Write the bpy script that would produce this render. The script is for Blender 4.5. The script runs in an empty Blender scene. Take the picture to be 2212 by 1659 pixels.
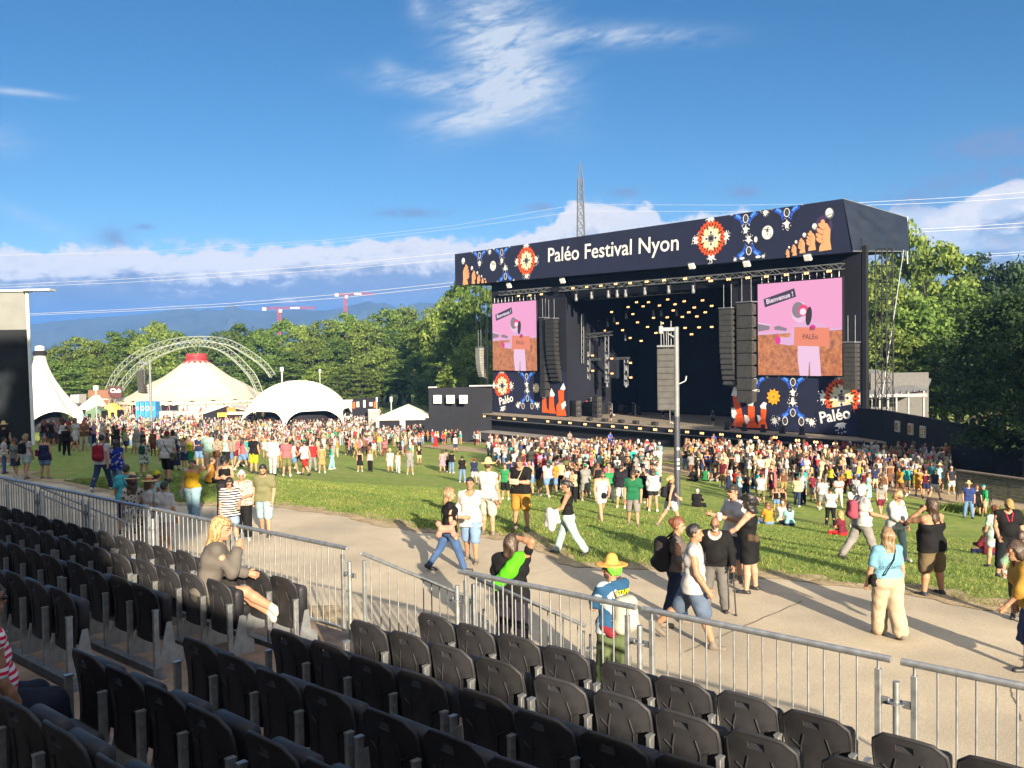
import bpy, math, random
import numpy as np
from mathutils import Vector, Matrix
random.seed(7); rng = np.random.default_rng(7)
sc = bpy.context.scene
COL = sc.collection
R = math.radians
# ---------------------------------------------------------------- camera model (reference points are read from a 2212 px wide view of the place)
F, HC, YC = 2000.0, 4.33, 765.0
ROLL = R(0.8); PIT = math.atan((829.5-YC)/F)
def ray(px, py):
    u = px-1106; v = -(py-829.5)
    u2 = u*math.cos(ROLL)+v*math.sin(ROLL); v2 = -u*math.sin(ROLL)+v*math.cos(ROLL)
    y = F*math.cos(PIT)+v2*math.sin(PIT); z = v2*math.cos(PIT)-F*math.sin(PIT)
    return u2/y, z/y
def at(px, py, d):
    u, w = ray(px, py)
    return Vector((u*d, d, HC+w*d))
def onz(px, py, z):
    u, w = ray(px, py); d = (z-HC)/w
    return Vector((u*d, d, z))
# grandstand frame: e runs along the rows (to the right), n points to the field
TH = R(41.6)
EX = np.array([math.cos(TH), -math.sin(TH)]); NX = np.array([math.sin(TH), math.cos(TH)])
def st(a, o, z=0.0):
    return Vector((a*EX[0]+o*NX[0], a*EX[1]+o*NX[1], z))
def sm(a, b, x):
    t = np.clip((x-a)/(b-a), 0, 1); return t*t*(3-2*t)
SZ_S = [-1e4, 17.6, 20, 23, 26, 34, 44, 52, 60, 1e5]
SZ_Z = [0, 0, -.27, -.85, -1.4, -2.65, -3.9, -4.3, -4.4, -4.4]
def terr(x, y):
    s = x*NX[0]+y*NX[1]
    z = np.interp(s, SZ_S, SZ_Z)
    z = z - .06*np.clip(np.minimum(y, 156)-74, 0, None)
    z = z + .05*np.sin(x*.23+1.3)*np.sin(y*.19)*sm(22, 40, s)
    return z
def ground(px, py):
    u, w = ray(px, py)
    d = np.arange(5, 400, .1)
    hz = HC+w*d-terr(u*d, d)
    i = int(np.argmax(hz <= 0))
    if hz[i] > 0: i = len(d)-1
    dd = d[i]
    return Vector((u*dd, dd, float(terr(u*dd, dd))))
# ---------------------------------------------------------------- materials
MC = {}
def nodes(m):
    m.use_nodes = True
    return m.node_tree.nodes, m.node_tree.links
def pm(name, col, rough=.7, metal=0., var=.12, scale=6., bump=0., spec=.4, emit=None, es=0., trans=0., coord='Object', bscale=None):
    key = (name, tuple(col), rough, metal, var, scale, bump, es, trans)
    if key in MC: return MC[key]
    m = bpy.data.materials.new(name); N, L = nodes(m)
    b = N['Principled BSDF']
    b.inputs['Roughness'].default_value = rough; b.inputs['Metallic'].default_value = metal
    b.inputs['Specular IOR Level'].default_value = spec
    c = (*col, 1)
    b.inputs['Base Color'].default_value = c
    if var > 0 or bump > 0:
        tc = N.new('ShaderNodeTexCoord'); nz = N.new('ShaderNodeTexNoise')
        nz.inputs['Scale'].default_value = scale; nz.inputs['Detail'].default_value = 5
        L.new(tc.outputs[coord], nz.inputs['Vector'])
        if var > 0:
            mp = N.new('ShaderNodeMapRange'); mp.inputs[1].default_value = .3; mp.inputs[2].default_value = .7
            mp.inputs[3].default_value = 1-var; mp.inputs[4].default_value = 1+var
            L.new(nz.outputs['Fac'], mp.inputs[0])
            mx = N.new('ShaderNodeMix'); mx.data_type = 'RGBA'; mx.blend_type = 'MULTIPLY'; mx.inputs[0].default_value = 1
            mx.inputs[6].default_value = c; L.new(mp.outputs[0], mx.inputs[7]); L.new(mx.outputs[2], b.inputs['Base Color'])
        if bump > 0:
            bp = N.new('ShaderNodeBump'); bp.inputs['Strength'].default_value = bump; bp.inputs['Distance'].default_value = .02
            if bscale:
                n2 = N.new('ShaderNodeTexNoise'); n2.inputs['Scale'].default_value = bscale; n2.inputs['Detail'].default_value = 4
                L.new(tc.outputs[coord], n2.inputs['Vector']); L.new(n2.outputs['Fac'], bp.inputs['Height'])
            else: L.new(nz.outputs['Fac'], bp.inputs['Height'])
            L.new(bp.outputs['Normal'], b.inputs['Normal'])
    if es > 0:
        b.inputs['Emission Color'].default_value = (*(emit or col), 1); b.inputs['Emission Strength'].default_value = es
    if trans > 0:
        b.inputs['Transmission Weight'].default_value = trans
    MC[key] = m
    return m
def hexc(h):
    h = h.lstrip('#'); o = []
    for i in (0, 2, 4):
        v = int(h[i:i+2], 16)/255; o.append(v/12.92 if v <= .04045 else ((v+.055)/1.055)**2.4)
    return tuple(o)
# ---------------------------------------------------------------- objects
def tag(o, label=None, cat=None, group=None, kind=None):
    if label: o['label'] = label
    if cat: o['category'] = cat
    if group: o['group'] = group
    if kind: o['kind'] = kind
    return o
def thing(name, label, cat, loc=(0, 0, 0), rz=0., group=None, parent=None):
    o = bpy.data.objects.new(name, None); COL.objects.link(o)
    o.empty_display_size = .2
    o.location = loc; o.rotation_euler = (0, 0, rz)
    return tag(o, label, cat, group)
def link(name, me, parent=None, mat=None):
    o = bpy.data.objects.new(name, me); COL.objects.link(o)
    if parent: o.parent = parent
    if mat is not None:
        for m in (mat if isinstance(mat, (list, tuple)) else [mat]): me.materials.append(m)
    return o
def npmesh(name, V, Fq, smooth=False):
    me = bpy.data.meshes.new(name)
    V = np.asarray(V, dtype=np.float32); Fq = np.asarray(Fq, dtype=np.int32)
    n, k = Fq.shape
    me.vertices.add(len(V)); me.vertices.foreach_set('co', V.ravel())
    me.loops.add(n*k); me.loops.foreach_set('vertex_index', Fq.ravel())
    me.polygons.add(n); me.polygons.foreach_set('loop_start', np.arange(0, n*k, k, dtype=np.int32))
    if smooth: me.polygons.foreach_set('use_smooth', np.ones(n, dtype=bool))
    me.update(calc_edges=True)
    return me
class MB:
    def __init__(s): s.v = []; s.f = []; s.m = []; s.sm = []
    def add(s, vs, fs, mi=0, smooth=False):
        b = len(s.v); s.v += [tuple(v) for v in vs]
        for f in fs: s.f.append(tuple(i+b for i in f)); s.m.append(mi); s.sm.append(smooth)
        return s
    def box(s, c, d, M=None, mi=0, bev=0.):
        x, y, z = d[0]/2, d[1]/2, d[2]/2; c = Vector(c)
        if bev > 0:
            vs = []; b = min(bev, x*.49, y*.49, z*.49)
            idx = {}
            for sx in (-1, 1):
                for sy in (-1, 1):
                    for sz in (-1, 1):
                        for ax in range(3):
                            p = [sx*(x-b), sy*(y-b), sz*(z-b)]; p[ax] += (sx, sy, sz)[ax]*b
                            idx[(sx, sy, sz, ax)] = len(vs); vs.append(Vector(p))
            fs = []
            def q(*k):
                fs.append([idx[i] for i in k])
            for sg in (-1, 1):
                o = [(-1, -1), (1, -1), (1, 1), (-1, 1)]
                q(*[(sg, a, b_, 0) for a, b_ in o]); q(*[(a, sg, b_, 1) for a, b_ in o]); q(*[(a, b_, sg, 2) for a, b_ in o])
            for a in (-1, 1):
                for b_ in (-1, 1):
                    q((a, b_, -1, 0), (a, b_, 1, 0), (a, b_, 1, 1), (a, b_, -1, 1))
                    q((a, -1, b_, 0), (a, 1, b_, 0), (a, 1, b_, 2), (a, -1, b_, 2))
                    q((-1, a, b_, 1), (1, a, b_, 1), (1, a, b_, 2), (-1, a, b_, 2))
                    for c_ in (-1, 1): q((a, b_, c_, 0), (a, b_, c_, 1), (a, b_, c_, 2))
        else:
            vs = [Vector((sx*x, sy*y, sz*z)) for sx in (-1, 1) for sy in (-1, 1) for sz in (-1, 1)]
            fs = [(0, 1, 3, 2), (4, 6, 7, 5), (0, 4, 5, 1), (2, 3, 7, 6), (0, 2, 6, 4), (1, 5, 7, 3)]
        if M is not None: vs = [M @ v for v in vs]
        return s.add([v+c for v in vs], fs, mi)
    def bar(s, p, q, r, n=8, r2=None, mi=0, smooth=True, cap=True):
        p = Vector(p); q = Vector(q); r2 = r if r2 is None else r2
        d = q-p
        if d.length < 1e-6: return s
        d.normalize(); u = d.orthogonal().normalized(); w = d.cross(u)
        vs = []
        for c, rr in ((p, r), (q, r2)):
            for i in range(n):
                a = 2*math.pi*(i+.5)/n; vs.append(c+(u*math.cos(a)+w*math.sin(a))*rr)
        s.add(vs, [(i, (i+1) % n, n+(i+1) % n, n+i) for i in range(n)], mi, smooth and n > 4)
        if cap:
            s.add(vs[:n], [tuple(range(n))[::-1]], mi); s.add(vs[n:], [tuple(range(n))], mi)
        return s
    def path(s, pts, r, n=8, mi=0):
        for a, b in zip(pts, pts[1:]): s.bar(a, b, r, n, mi=mi)
        return s
    def tube(s, pts, r, n=8, mi=0, closed=False):
        P = [Vector(p) for p in pts]; k = len(P); vs = []; prev = None
        for i in range(k):
            a = P[i-1] if (i or closed) else P[i]; b = P[(i+1) % k] if (i < k-1 or closed) else P[i]
            d = (b-a).normalized()
            u = d.orthogonal().normalized() if prev is None else (prev-d*prev.dot(d)).normalized()
            prev = u; w = d.cross(u)
            rr = r[i] if isinstance(r, (list, tuple)) else r
            for j in range(n):
                t = 2*math.pi*j/n; vs.append(P[i]+(u*math.cos(t)+w*math.sin(t))*rr)
        m = k if closed else k-1
        fs = [(i*n+j, i*n+(j+1) % n, ((i+1) % k)*n+(j+1) % n, ((i+1) % k)*n+j) for i in range(m) for j in range(n)]
        s.add(vs, fs, mi, True)
        if not closed: s.add(vs[:n], [tuple(range(n))[::-1]], mi); s.add(vs[-n:], [tuple(range(n))], mi)
        return s
    def quad(s, a, b, c, d, mi=0): return s.add([a, b, c, d], [(0, 1, 2, 3)], mi)
    def lathe(s, prof, c=(0, 0, 0), n=24, mi=0, smooth=True, sx=1., sy=1.):
        vs = []; k = len(prof)
        for r, z in prof:
            for i in range(n):
                a = 2*math.pi*i/n; vs.append((c[0]+sx*r*math.cos(a), c[1]+sy*r*math.sin(a), c[2]+z))
        return s.add(vs, [(j*n+i, j*n+(i+1) % n, (j+1)*n+(i+1) % n, (j+1)*n+i) for j in range(k-1) for i in range(n)], mi, smooth)
    def prism(s, pts, h0, h1, M=None, mi=0):
        """polygon (x, z) extruded along y from h0 to h1"""
        n = len(pts); vs = [Vector((x, h0, z)) for x, z in pts]+[Vector((x, h1, z)) for x, z in pts]
        if M is not None: vs = [M @ v for v in vs]
        return s.add(vs, [tuple(range(n)), tuple(range(2*n-1, n-1, -1))]+[(i, i+n, (i+1) % n+n, (i+1) % n) for i in range(n)], mi)
    def truss(s, p, q, w=.35, r=.03, step=.6, mi=0, n=5, up=None):
        p = Vector(p); q = Vector(q); d = (q-p); L = d.length; d.normalize()
        up = Vector(up) if up else (Vector((0, 0, 1)) if abs(d.z) < .8 else Vector((0, 1, 0)))
        u = d.cross(up).normalized(); v = u.cross(d).normalized()
        cs = [u*w/2+v*w/2, -u*w/2+v*w/2, -u*w/2-v*w/2, u*w/2-v*w/2]
        for c in cs: s.bar(p+c, q+c, r, n, mi=mi)
        k = max(1, int(L/step))
        for j in range(k):
            a = p+d*(L*j/k); b = p+d*(L*(j+1)/k)
            for i in range(4):
                c0, c1 = cs[i], cs[(i+1) % 4]
                if j % 2: c0, c1 = c1, c0
                s.bar(a+c0, b+c1, r*.6, 4, mi=mi, cap=False)
        return s
    def mesh(s, name):
        me = bpy.data.meshes.new(name); me.from_pydata(s.v, [], s.f)
        me.polygons.foreach_set('material_index', s.m); me.polygons.foreach_set('use_smooth', s.sm)
        me.update(); return me
    def build(s, name, mat, parent=None, world=False):
        if world and parent is not None:
            o = parent.location; s.v = [(x-o[0], y-o[1], z-o[2]) for x, y, z in s.v]
        return link(name, s.mesh(name), parent, mat)
def setmat(o, m):
    o.material_slots[0].link = 'OBJECT'; o.material_slots[0].material = m
def copy_tree(o, parent=None):
    kids = list(o.children)
    c = o.copy(); COL.objects.link(c); c.parent = parent
    for ch in kids: copy_tree(ch, c)
    return c
FONT = None
def text_mesh(txt, size, bold=.0, ext=.0, shear=0.):
    cu = bpy.data.curves.new('t', 'FONT'); cu.body = txt; cu.size = size; cu.offset = bold; cu.extrude = ext; cu.shear = shear
    cu.align_x = 'CENTER'; cu.align_y = 'CENTER'; cu.resolution_u = 3
    o = bpy.data.objects.new('t', cu); COL.objects.link(o)
    dg = bpy.context.evaluated_depsgraph_get(); me = bpy.data.meshes.new_from_object(o.evaluated_get(dg))
    bpy.data.objects.remove(o); bpy.data.curves.remove(cu)
    return me
def text_into(mb, txt, size, M, bold=0., mi=0, ext=.004):
    """letters as flat relief added to a mesh builder; M places the text plane"""
    me = text_mesh(txt, size, bold, ext)
    mb.add([M @ v.co for v in me.vertices], [tuple(p.vertices) for p in me.polygons], mi)
    bpy.data.meshes.remove(me)
ORD = ['first', 'second', 'third', 'fourth', 'fifth', 'sixth', 'seventh', 'eighth', 'ninth', 'tenth', 'eleventh', 'twelfth', 'thirteenth', 'fourteenth', 'fifteenth', 'sixteenth', 'seventeenth', 'eighteenth', 'nineteenth', 'twentieth', 'twenty-first', 'twenty-second', 'twenty-third', 'twenty-fourth', 'twenty-fifth']
EXPOSURE = 1.8; SKY_S = .055; CLOUD_S = .265; HAZE = True; FILL_CLOUD_S = 2.1
# ================================================================ camera, light, sky
cam = bpy.data.cameras.new('camera'); co = bpy.data.objects.new('camera', cam); COL.objects.link(co)
cam.lens = 36*F/2212; cam.sensor_width = 36; cam.clip_start = .05; cam.clip_end = 60000
co.location = (0, 0, HC)
co.matrix_world = Matrix.Translation((0, 0, HC)) @ Matrix.Rotation(math.pi/2-PIT, 4, 'X') @ Matrix.Rotation(-ROLL, 4, 'Z')
sc.camera = co
SUN_EL = R(15.5); SUND = Vector((.298*math.cos(SUN_EL), -.954*math.cos(SUN_EL), math.sin(SUN_EL)))   # towards the sun
sl = bpy.data.lights.new('sun', 'SUN'); sl.energy = 4.8; sl.angle = R(.5); sl.color = (1, .84, .63)
so = bpy.data.objects.new('sun', sl); COL.objects.link(so); so.location = (20, -60, 40)
so.rotation_euler = SUND.to_track_quat('Z', 'Y').to_euler()
sc.view_settings.view_transform = 'Standard'; sc.view_settings.look = 'None'; sc.view_settings.gamma = 1
sc.view_settings.exposure = EXPOSURE
w = bpy.data.worlds.new('World'); sc.world = w; w.use_nodes = True
def build_sky():
    N, L = w.node_tree.nodes, w.node_tree.links
    N.clear()
    out = N.new('ShaderNodeOutputWorld')
    sky = N.new('ShaderNodeTexSky'); sky.sky_type = 'NISHITA'; sky.sun_disc = False
    sky.sun_elevation = SUN_EL; sky.sun_rotation = math.atan2(SUND.x, SUND.y)
    sky.altitude = 1800; sky.air_density = 1.0; sky.dust_density = .25; sky.ozone_density = 2.6
    bg = N.new('ShaderNodeBackground'); bg.inputs[1].default_value = SKY_S
    hs = N.new('ShaderNodeHueSaturation'); hs.inputs['Saturation'].default_value = 1.24; hs.inputs['Value'].default_value = .60; L.new(sky.outputs[0], hs.inputs['Color']); L.new(hs.outputs[0], bg.inputs[0])
    tc = N.new('ShaderNodeTexCoord')
    sp = N.new('ShaderNodeSeparateXYZ'); L.new(tc.outputs['Generated'], sp.inputs[0])
    def V(x):
        return x
    def m(op, a, b=None, c=None, cl=False):
        n = N.new('ShaderNodeMath'); n.operation = op; n.use_clamp = cl
        for i, q in enumerate((a, b, c)):
            if q is None: continue
            if isinstance(q, (int, float)): n.inputs[i].default_value = q
            else: L.new(q, n.inputs[i])
        return n.outputs[0]
    # azimuth and elevation of the sky direction, in the same units as the reference view
    az = m('ARCTAN2', sp.outputs[0], sp.outputs[1]); el = m('ARCSINE', sp.outputs[2])
    def noise(su, sv, scale, det=6, rough=.55, off=0., dist=0., rot=0.):
        a, e = az, el
        if rot:
            a = m('ADD', m('MULTIPLY', az, math.cos(rot)), m('MULTIPLY', el, math.sin(rot)))
            e = m('SUBTRACT', m('MULTIPLY', el, math.cos(rot)), m('MULTIPLY', az, math.sin(rot)))
        cx = N.new('ShaderNodeCombineXYZ'); L.new(m('MULTIPLY', a, su), cx.inputs[0]); L.new(m('MULTIPLY', e, sv), cx.inputs[1]); cx.inputs[2].default_value = off
        t = N.new('ShaderNodeTexNoise'); t.inputs['Scale'].default_value = scale; t.inputs['Detail'].default_value = det; t.inputs['Roughness'].default_value = rough; t.inputs['Distortion'].default_value = dist
        L.new(cx.outputs[0], t.inputs[0]); return t.outputs['Fac']
    def pa(px): return math.atan((px-1106)/F)
    def pe(px, py):
        u, z = ray(px, py); return math.atan(z/math.sqrt(1+u*u))
    def blob(px, py, rx, ry, rot=0.):
        a = m('SUBTRACT', az, pa(px)); e = m('SUBTRACT', el, pe(px, py))
        if rot:
            r = R(rot); a2 = m('ADD', m('MULTIPLY', a, math.cos(r)), m('MULTIPLY', e, math.sin(r)))
            e = m('SUBTRACT', m('MULTIPLY', e, math.cos(r)), m('MULTIPLY', a, math.sin(r))); a = a2
        q = m('ADD', m('POWER', m('ABSOLUTE', m('MULTIPLY', a, F/rx)), 2), m('POWER', m('ABSOLUTE', m('MULTIPLY', e, F/ry)), 2))
        return m('EXPONENT', m('MULTIPLY', q, -1))
    def step(x, a, b):
        n = N.new('ShaderNodeMapRange'); n.interpolation_type = 'SMOOTHSTEP'; L.new(x, n.inputs[0])
        n.inputs[1].default_value = a; n.inputs[2].default_value = b; n.inputs[3].default_value = 0; n.inputs[4].default_value = 1
        return n.outputs[0]
    def add(*xs):
        s = xs[0]
        for x in xs[1:]: s = m('ADD', s, x)
        return s
    def rgb(c):
        n = N.new('ShaderNodeRGB'); n.outputs[0].default_value = (*c, 1); return n.outputs[0]
    def mix(f, a, b):
        n = N.new('ShaderNodeMix'); n.data_type = 'RGBA'; n.inputs[0].default_value = 0
        L.new(f, n.inputs[0]) if not isinstance(f, float) else None
        L.new(a, n.inputs[6]); L.new(b, n.inputs[7]); return n.outputs[2]
    cur = bg.outputs[0]
    def layer(mask, col, strength=1.):
        nonlocal cur
        b = N.new('ShaderNodeBackground'); L.new(col, b.inputs[0]); b.inputs[1].default_value = strength*CLOUD_S
        x = N.new('ShaderNodeMixShader'); L.new(mask, x.inputs[0]); L.new(cur, x.inputs[1]); L.new(b.outputs[0], x.inputs[2]); cur = x.outputs[0]
    # thin high cirrus
    ci = add(blob(1085, 60, 105, 90, 75), m('MULTIPLY', blob(1110, 150, 130, 60, -35), 1.1), blob(960, 185, 130, 22, -4), m('MULTIPLY', blob(1300, 78, 190, 20, -3), 1.0), blob(1080, 228, 130, 42, 22), m('MULTIPLY', blob(1000, 262, 90, 18, 2), .6), m('MULTIPLY', blob(920, 15, 20, 22), .6), m('MULTIPLY', blob(50, 200, 70, 6), .8), m('MULTIPLY', blob(850, 150, 26, 20), .45), m('MULTIPLY', blob(60, 465, 110, 14, -22), .35), m('MULTIPLY', blob(20, 300, 60, 30), .3))
    nz = noise(9, 34, 1.6, 9, .62, 1.7, .8, R(18)); nz2 = noise(30, 120, 1.5, 6, .6, 5.1, .5, R(8))
    den = m('MULTIPLY', ci, m('ADD', m('MULTIPLY', step(nz, .24, .78), .95), m('MULTIPLY', step(nz2, .35, .75), .45)))
    layer(m('MINIMUM', m('MULTIPLY', den, .85), .92), rgb((.80, .89, 1.0)), .92)
    # broad pale veil low in the sky
    # cumulus bank
    nb = noise(14, 26, 1.5, 9, .58, 3.3, .25); nf = noise(55, 70, 1.4, 7, .55, 8.2, .2)
    def bank(pxs, tops):
        """height of the top of the bank as a function of azimuth"""
        fc = N.new('ShaderNodeFloatCurve'); c = fc.mapping.curves[0]
        a0, a1 = pa(-300), pa(2600)
        pts = [((pa(x)-a0)/(a1-a0), pe(x, y)/.25) for x, y in zip(pxs, tops)]
        c.points[0].location = (0, pts[0][1]); c.points[1].location = (1, pts[-1][1])
        for p in pts: c.points.new(*p)
        fc.mapping.update(); L.new(m('DIVIDE', m('SUBTRACT', az, a0), a1-a0), fc.inputs[1])
        return m('MULTIPLY', fc.outputs[0], .25)
    top = bank([-280, 0, 120, 250, 400, 600, 800, 980, 1130, 1200, 1270, 1330, 1400, 1450, 1550, 1590, 1650, 1800, 1880, 1960, 2050, 2130, 2212, 2500], [548, 543, 540, 532, 540, 533, 520, 516, 508, 470, 432, 446, 440, 468, 452, 442, 470, 480, 470, 432, 440, 400, 380, 360])
    hh = m('SUBTRACT', m('ADD', top, m('MULTIPLY', m('SUBTRACT', nb, .5), .035)), el)      # >0 inside the bank
    hh = m('ADD', hh, m('MULTIPLY', m('SUBTRACT', nf, .5), .02))
    mask = step(hh, -.001, .006)
    # light tops, blue-grey bodies
    lay = noise(7, 42, 1.6, 8, .62, 2.2, .5)
    depth = m('ADD', step(hh, .006, .052), m('MULTIPLY', m('SUBTRACT', lay, .5), 1.7))
    depth = m('ADD', depth, m('MULTIPLY', m('SUBTRACT', nf, .5), .9))
    # on the right the bank is thinner and greyer
    right = step(az, pa(1100), pa(1900))
    cw = rgb((1.0, .97, .98)); cb = rgb((.30, .385, .58)); cd = rgb((.075, .155, .42))
    base = mix(step(m('SUBTRACT', depth, m('MULTIPLY', step(az, pa(1100), pa(1250)), .35)), .05, .85), cw, cb)
    low = step(m('ADD', m('MULTIPLY', el, -1), m('MULTIPLY', m('SUBTRACT', lay, .5), .06)), -.085, -.022)
    leftm = m('SUBTRACT', 1, right)
    base = mix(m('MULTIPLY', low, m('ADD', m('MULTIPLY', leftm, .85), .1)), base, cd)
    layer(m('MULTIPLY', mask, m('SUBTRACT', 1, m('MULTIPLY', m('MULTIPLY', right, step(nb, .60, .42)), .35))), base, 1.)
    # small grey clouds, streaks inside the bank
    sg = add(blob(890, 460, 75, 9), blob(1172, 446, 30, 8), blob(1352, 416, 30, 9), blob(1612, 414, 34, 11), blob(258, 515, 34, 18), m('MULTIPLY', blob(2170, 312, 90, 24), 1.6), m('MULTIPLY', blob(2000, 405, 60, 20), .7), m('MULTIPLY', blob(1950, 440, 90, 16), .7), m('MULTIPLY', blob(2160, 380, 70, 16), 1.0), m('MULTIPLY', blob(320, 490, 18, 6), .8))
    layer(m('MINIMUM', m('MULTIPLY', m('MULTIPLY', sg, step(nf, .25, .6)), 1.0), .8), rgb((.24, .35, .60)), 1.)
    wh = add(m('MULTIPLY', blob(480, 532, 120, 12), .9), m('MULTIPLY', blob(950, 530, 200, 14), .8), m('MULTIPLY', blob(250, 540, 60, 9), .8), m('MULTIPLY', blob(1300, 470, 90, 26), .8), m('MULTIPLY', blob(2050, 520, 160, 12, -8), .7), m('MULTIPLY', blob(630, 648, 30, 6), .6), m('MULTIPLY', blob(540, 650, 20, 4), .5))
    layer(m('MINIMUM', m('MULTIPLY', wh, step(nf, .4, .62)), .9), rgb((.93, .90, .93)), 1.)
    # bright unseen clouds added behind the camera and overhead to lift the shadow fill
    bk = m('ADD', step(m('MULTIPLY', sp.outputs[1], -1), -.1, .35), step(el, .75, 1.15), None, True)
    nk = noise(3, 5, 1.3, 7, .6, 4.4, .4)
    layer(m('MULTIPLY', m('MULTIPLY', bk, step(nk, .38, .62)), step(el, .02, .12)), rgb((1., .97, .93)), FILL_CLOUD_S)
    L.new(cur, out.inputs[0])
build_sky()
# ================================================================ terrain, paths, grass
def build_ground():
    u = np.linspace(-1, 1, 241); xs = 60*np.sinh(u*5.2)/np.sinh(1.)*.37 ; xs = np.sort(np.concatenate([xs, np.linspace(-40, 40, 81)])); xs = np.unique(np.round(xs, 2))
    v = np.linspace(-.35, 1, 200); ys = 20+60*np.sinh(v*5.6)*.5; ys = np.unique(np.round(np.sort(np.concatenate([ys, np.linspace(10, 90, 90)])), 2))
    X, Y = np.meshgrid(xs, ys); Z = terr(X, Y)
    V = np.stack([X, Y, Z], -1).reshape(-1, 3); nx, ny = len(xs), len(ys)
    i = (np.arange(ny-1)[:, None]*nx+np.arange(nx-1)[None]).ravel()
    me = npmesh('ground', V, np.stack([i, i+1, i+nx+1, i+nx], -1), True)
    m = bpy.data.materials.new('lawn'); N, L = nodes(m); b = N['Principled BSDF']; b.inputs['Roughness'].default_value = .95; b.inputs['Specular IOR Level'].default_value = .1
    tc = N.new('ShaderNodeTexCoord')
    def nz(s, d=5, st=None):
        n = N.new('ShaderNodeTexNoise'); n.inputs['Scale'].default_value = s; n.inputs['Detail'].default_value = d; n.inputs['Roughness'].default_value = .65
        L.new(tc.outputs['Object'], n.inputs['Vector']); return n.outputs['Fac']
    r = N.new('ShaderNodeValToRGB'); L.new(nz(2.6, 8), r.inputs[0])
    e = r.color_ramp.elements; e[0].position = .3; e[0].color = (.105, .17, .034, 1); e[1].position = .72; e[1].color = (.28, .33, .085, 1)
    r2 = N.new('ShaderNodeValToRGB'); L.new(nz(.30, 7), r2.inputs[0]); e = r2.color_ramp.elements; e[0].position = .50; e[0].color = (0, 0, 0, 1); e[1].position = .72; e[1].color = (.75, .75, .75, 1)
    mx = N.new('ShaderNodeMix'); mx.data_type = 'RGBA'; L.new(r2.outputs[0], mx.inputs[0]); L.new(r.outputs[0], mx.inputs[6]); mx.inputs[7].default_value = (.30, .27, .10, 1)
    L.new(mx.outputs[2], b.inputs['Base Color'])
    bp = N.new('ShaderNodeBump'); bp.inputs['Strength'].default_value = .5; bp.inputs['Distance'].default_value = .05; L.new(nz(9, 6), bp.inputs['Height']); L.new(bp.outputs[0], b.inputs['Normal'])
    tag(link('ground', me, None, m), kind='structure')
build_ground()
EDGE = [(-60, 1000), (90, 1037), (180, 1050), (300, 1077), (420, 1090), (560, 1093), (640, 1097), (740, 1112), (840, 1134), (930, 1150), (1040, 1158), (1130, 1166), (1190, 1195), (1260, 1222), (1380, 1228), (1480, 1232), (1600, 1236), (1700, 1248), (1800, 1262), (1900, 1272), (1980, 1280), (2080, 1302), (2212, 1330), (2400, 1380)]
def so_of(p): return p.x*EX[0]+p.y*EX[1], p.x*NX[0]+p.y*NX[1]
EDGE_AO = [so_of(onz(x, y, 0.)) for x, y in EDGE]
EDGE_AO = [(-90, EDGE_AO[0][1]+1.)]+EDGE_AO+[(60, EDGE_AO[-1][1])]
_ea = np.array(EDGE_AO)
def edge_o(a): return np.interp(a, _ea[:, 0], _ea[:, 1])
def strip(name, o0f, o1f, a0, a1, n, k, lift, mat):
    A = np.linspace(a0, a1, n); T = np.linspace(0, 1, k)
    V = []
    for t in T:
        o = o0f(A)*(1-t)+o1f(A)*t
        x = A*EX[0]+o*NX[0]; y = A*EX[1]+o*NX[1]
        V.append(np.stack([x, y, terr(x, y)+lift], -1))
    V = np.concatenate(V); i = (np.arange(k-1)[:, None]*n+np.arange(n-1)[None]).ravel()
    return tag(link(name, npmesh(name, V, np.stack([i, i+1, i+n+1, i+n], -1), True), None, mat), kind='structure')
def asphalt_mat():
    m = bpy.data.materials.new('dusty_asphalt'); N, L = nodes(m); b = N['Principled BSDF']; b.inputs['Roughness'].default_value = .9; b.inputs['Specular IOR Level'].default_value = .25
    tc = N.new('ShaderNodeTexCoord')
    def nz(s, d=5):
        n = N.new('ShaderNodeTexNoise'); n.inputs['Scale'].default_value = s; n.inputs['Detail'].default_value = d; L.new(tc.outputs['Object'], n.inputs['Vector']); return n.outputs['Fac']
    r = N.new('ShaderNodeValToRGB'); L.new(nz(.55, 7), r.inputs[0]); e = r.color_ramp.elements
    e[0].position = .34; e[0].color = (.33, .285, .215, 1); e[1].position = .66; e[1].color = (.47, .40, .29, 1)
    r2 = N.new('ShaderNodeMapRange'); L.new(nz(60, 3), r2.inputs[0]); r2.inputs[1].default_value = .3; r2.inputs[2].default_value = .7; r2.inputs[3].default_value = .8; r2.inputs[4].default_value = 1.2
    mx = N.new('ShaderNodeMix'); mx.data_type = 'RGBA'; mx.blend_type = 'MULTIPLY'; mx.inputs[0].default_value = 1; L.new(r.outputs[0], mx.inputs[6]); L.new(r2.outputs[0], mx.inputs[7])
    L.new(mx.outputs[2], b.inputs['Base Color'])
    bp = N.new('ShaderNodeBump'); bp.inputs['Strength'].default_value = .35; bp.inputs['Distance'].default_value = .01; L.new(nz(45, 5), bp.inputs['Height']); L.new(bp.outputs[0], b.inputs['Normal'])
    return m
ASPH = asphalt_mat()
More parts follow.
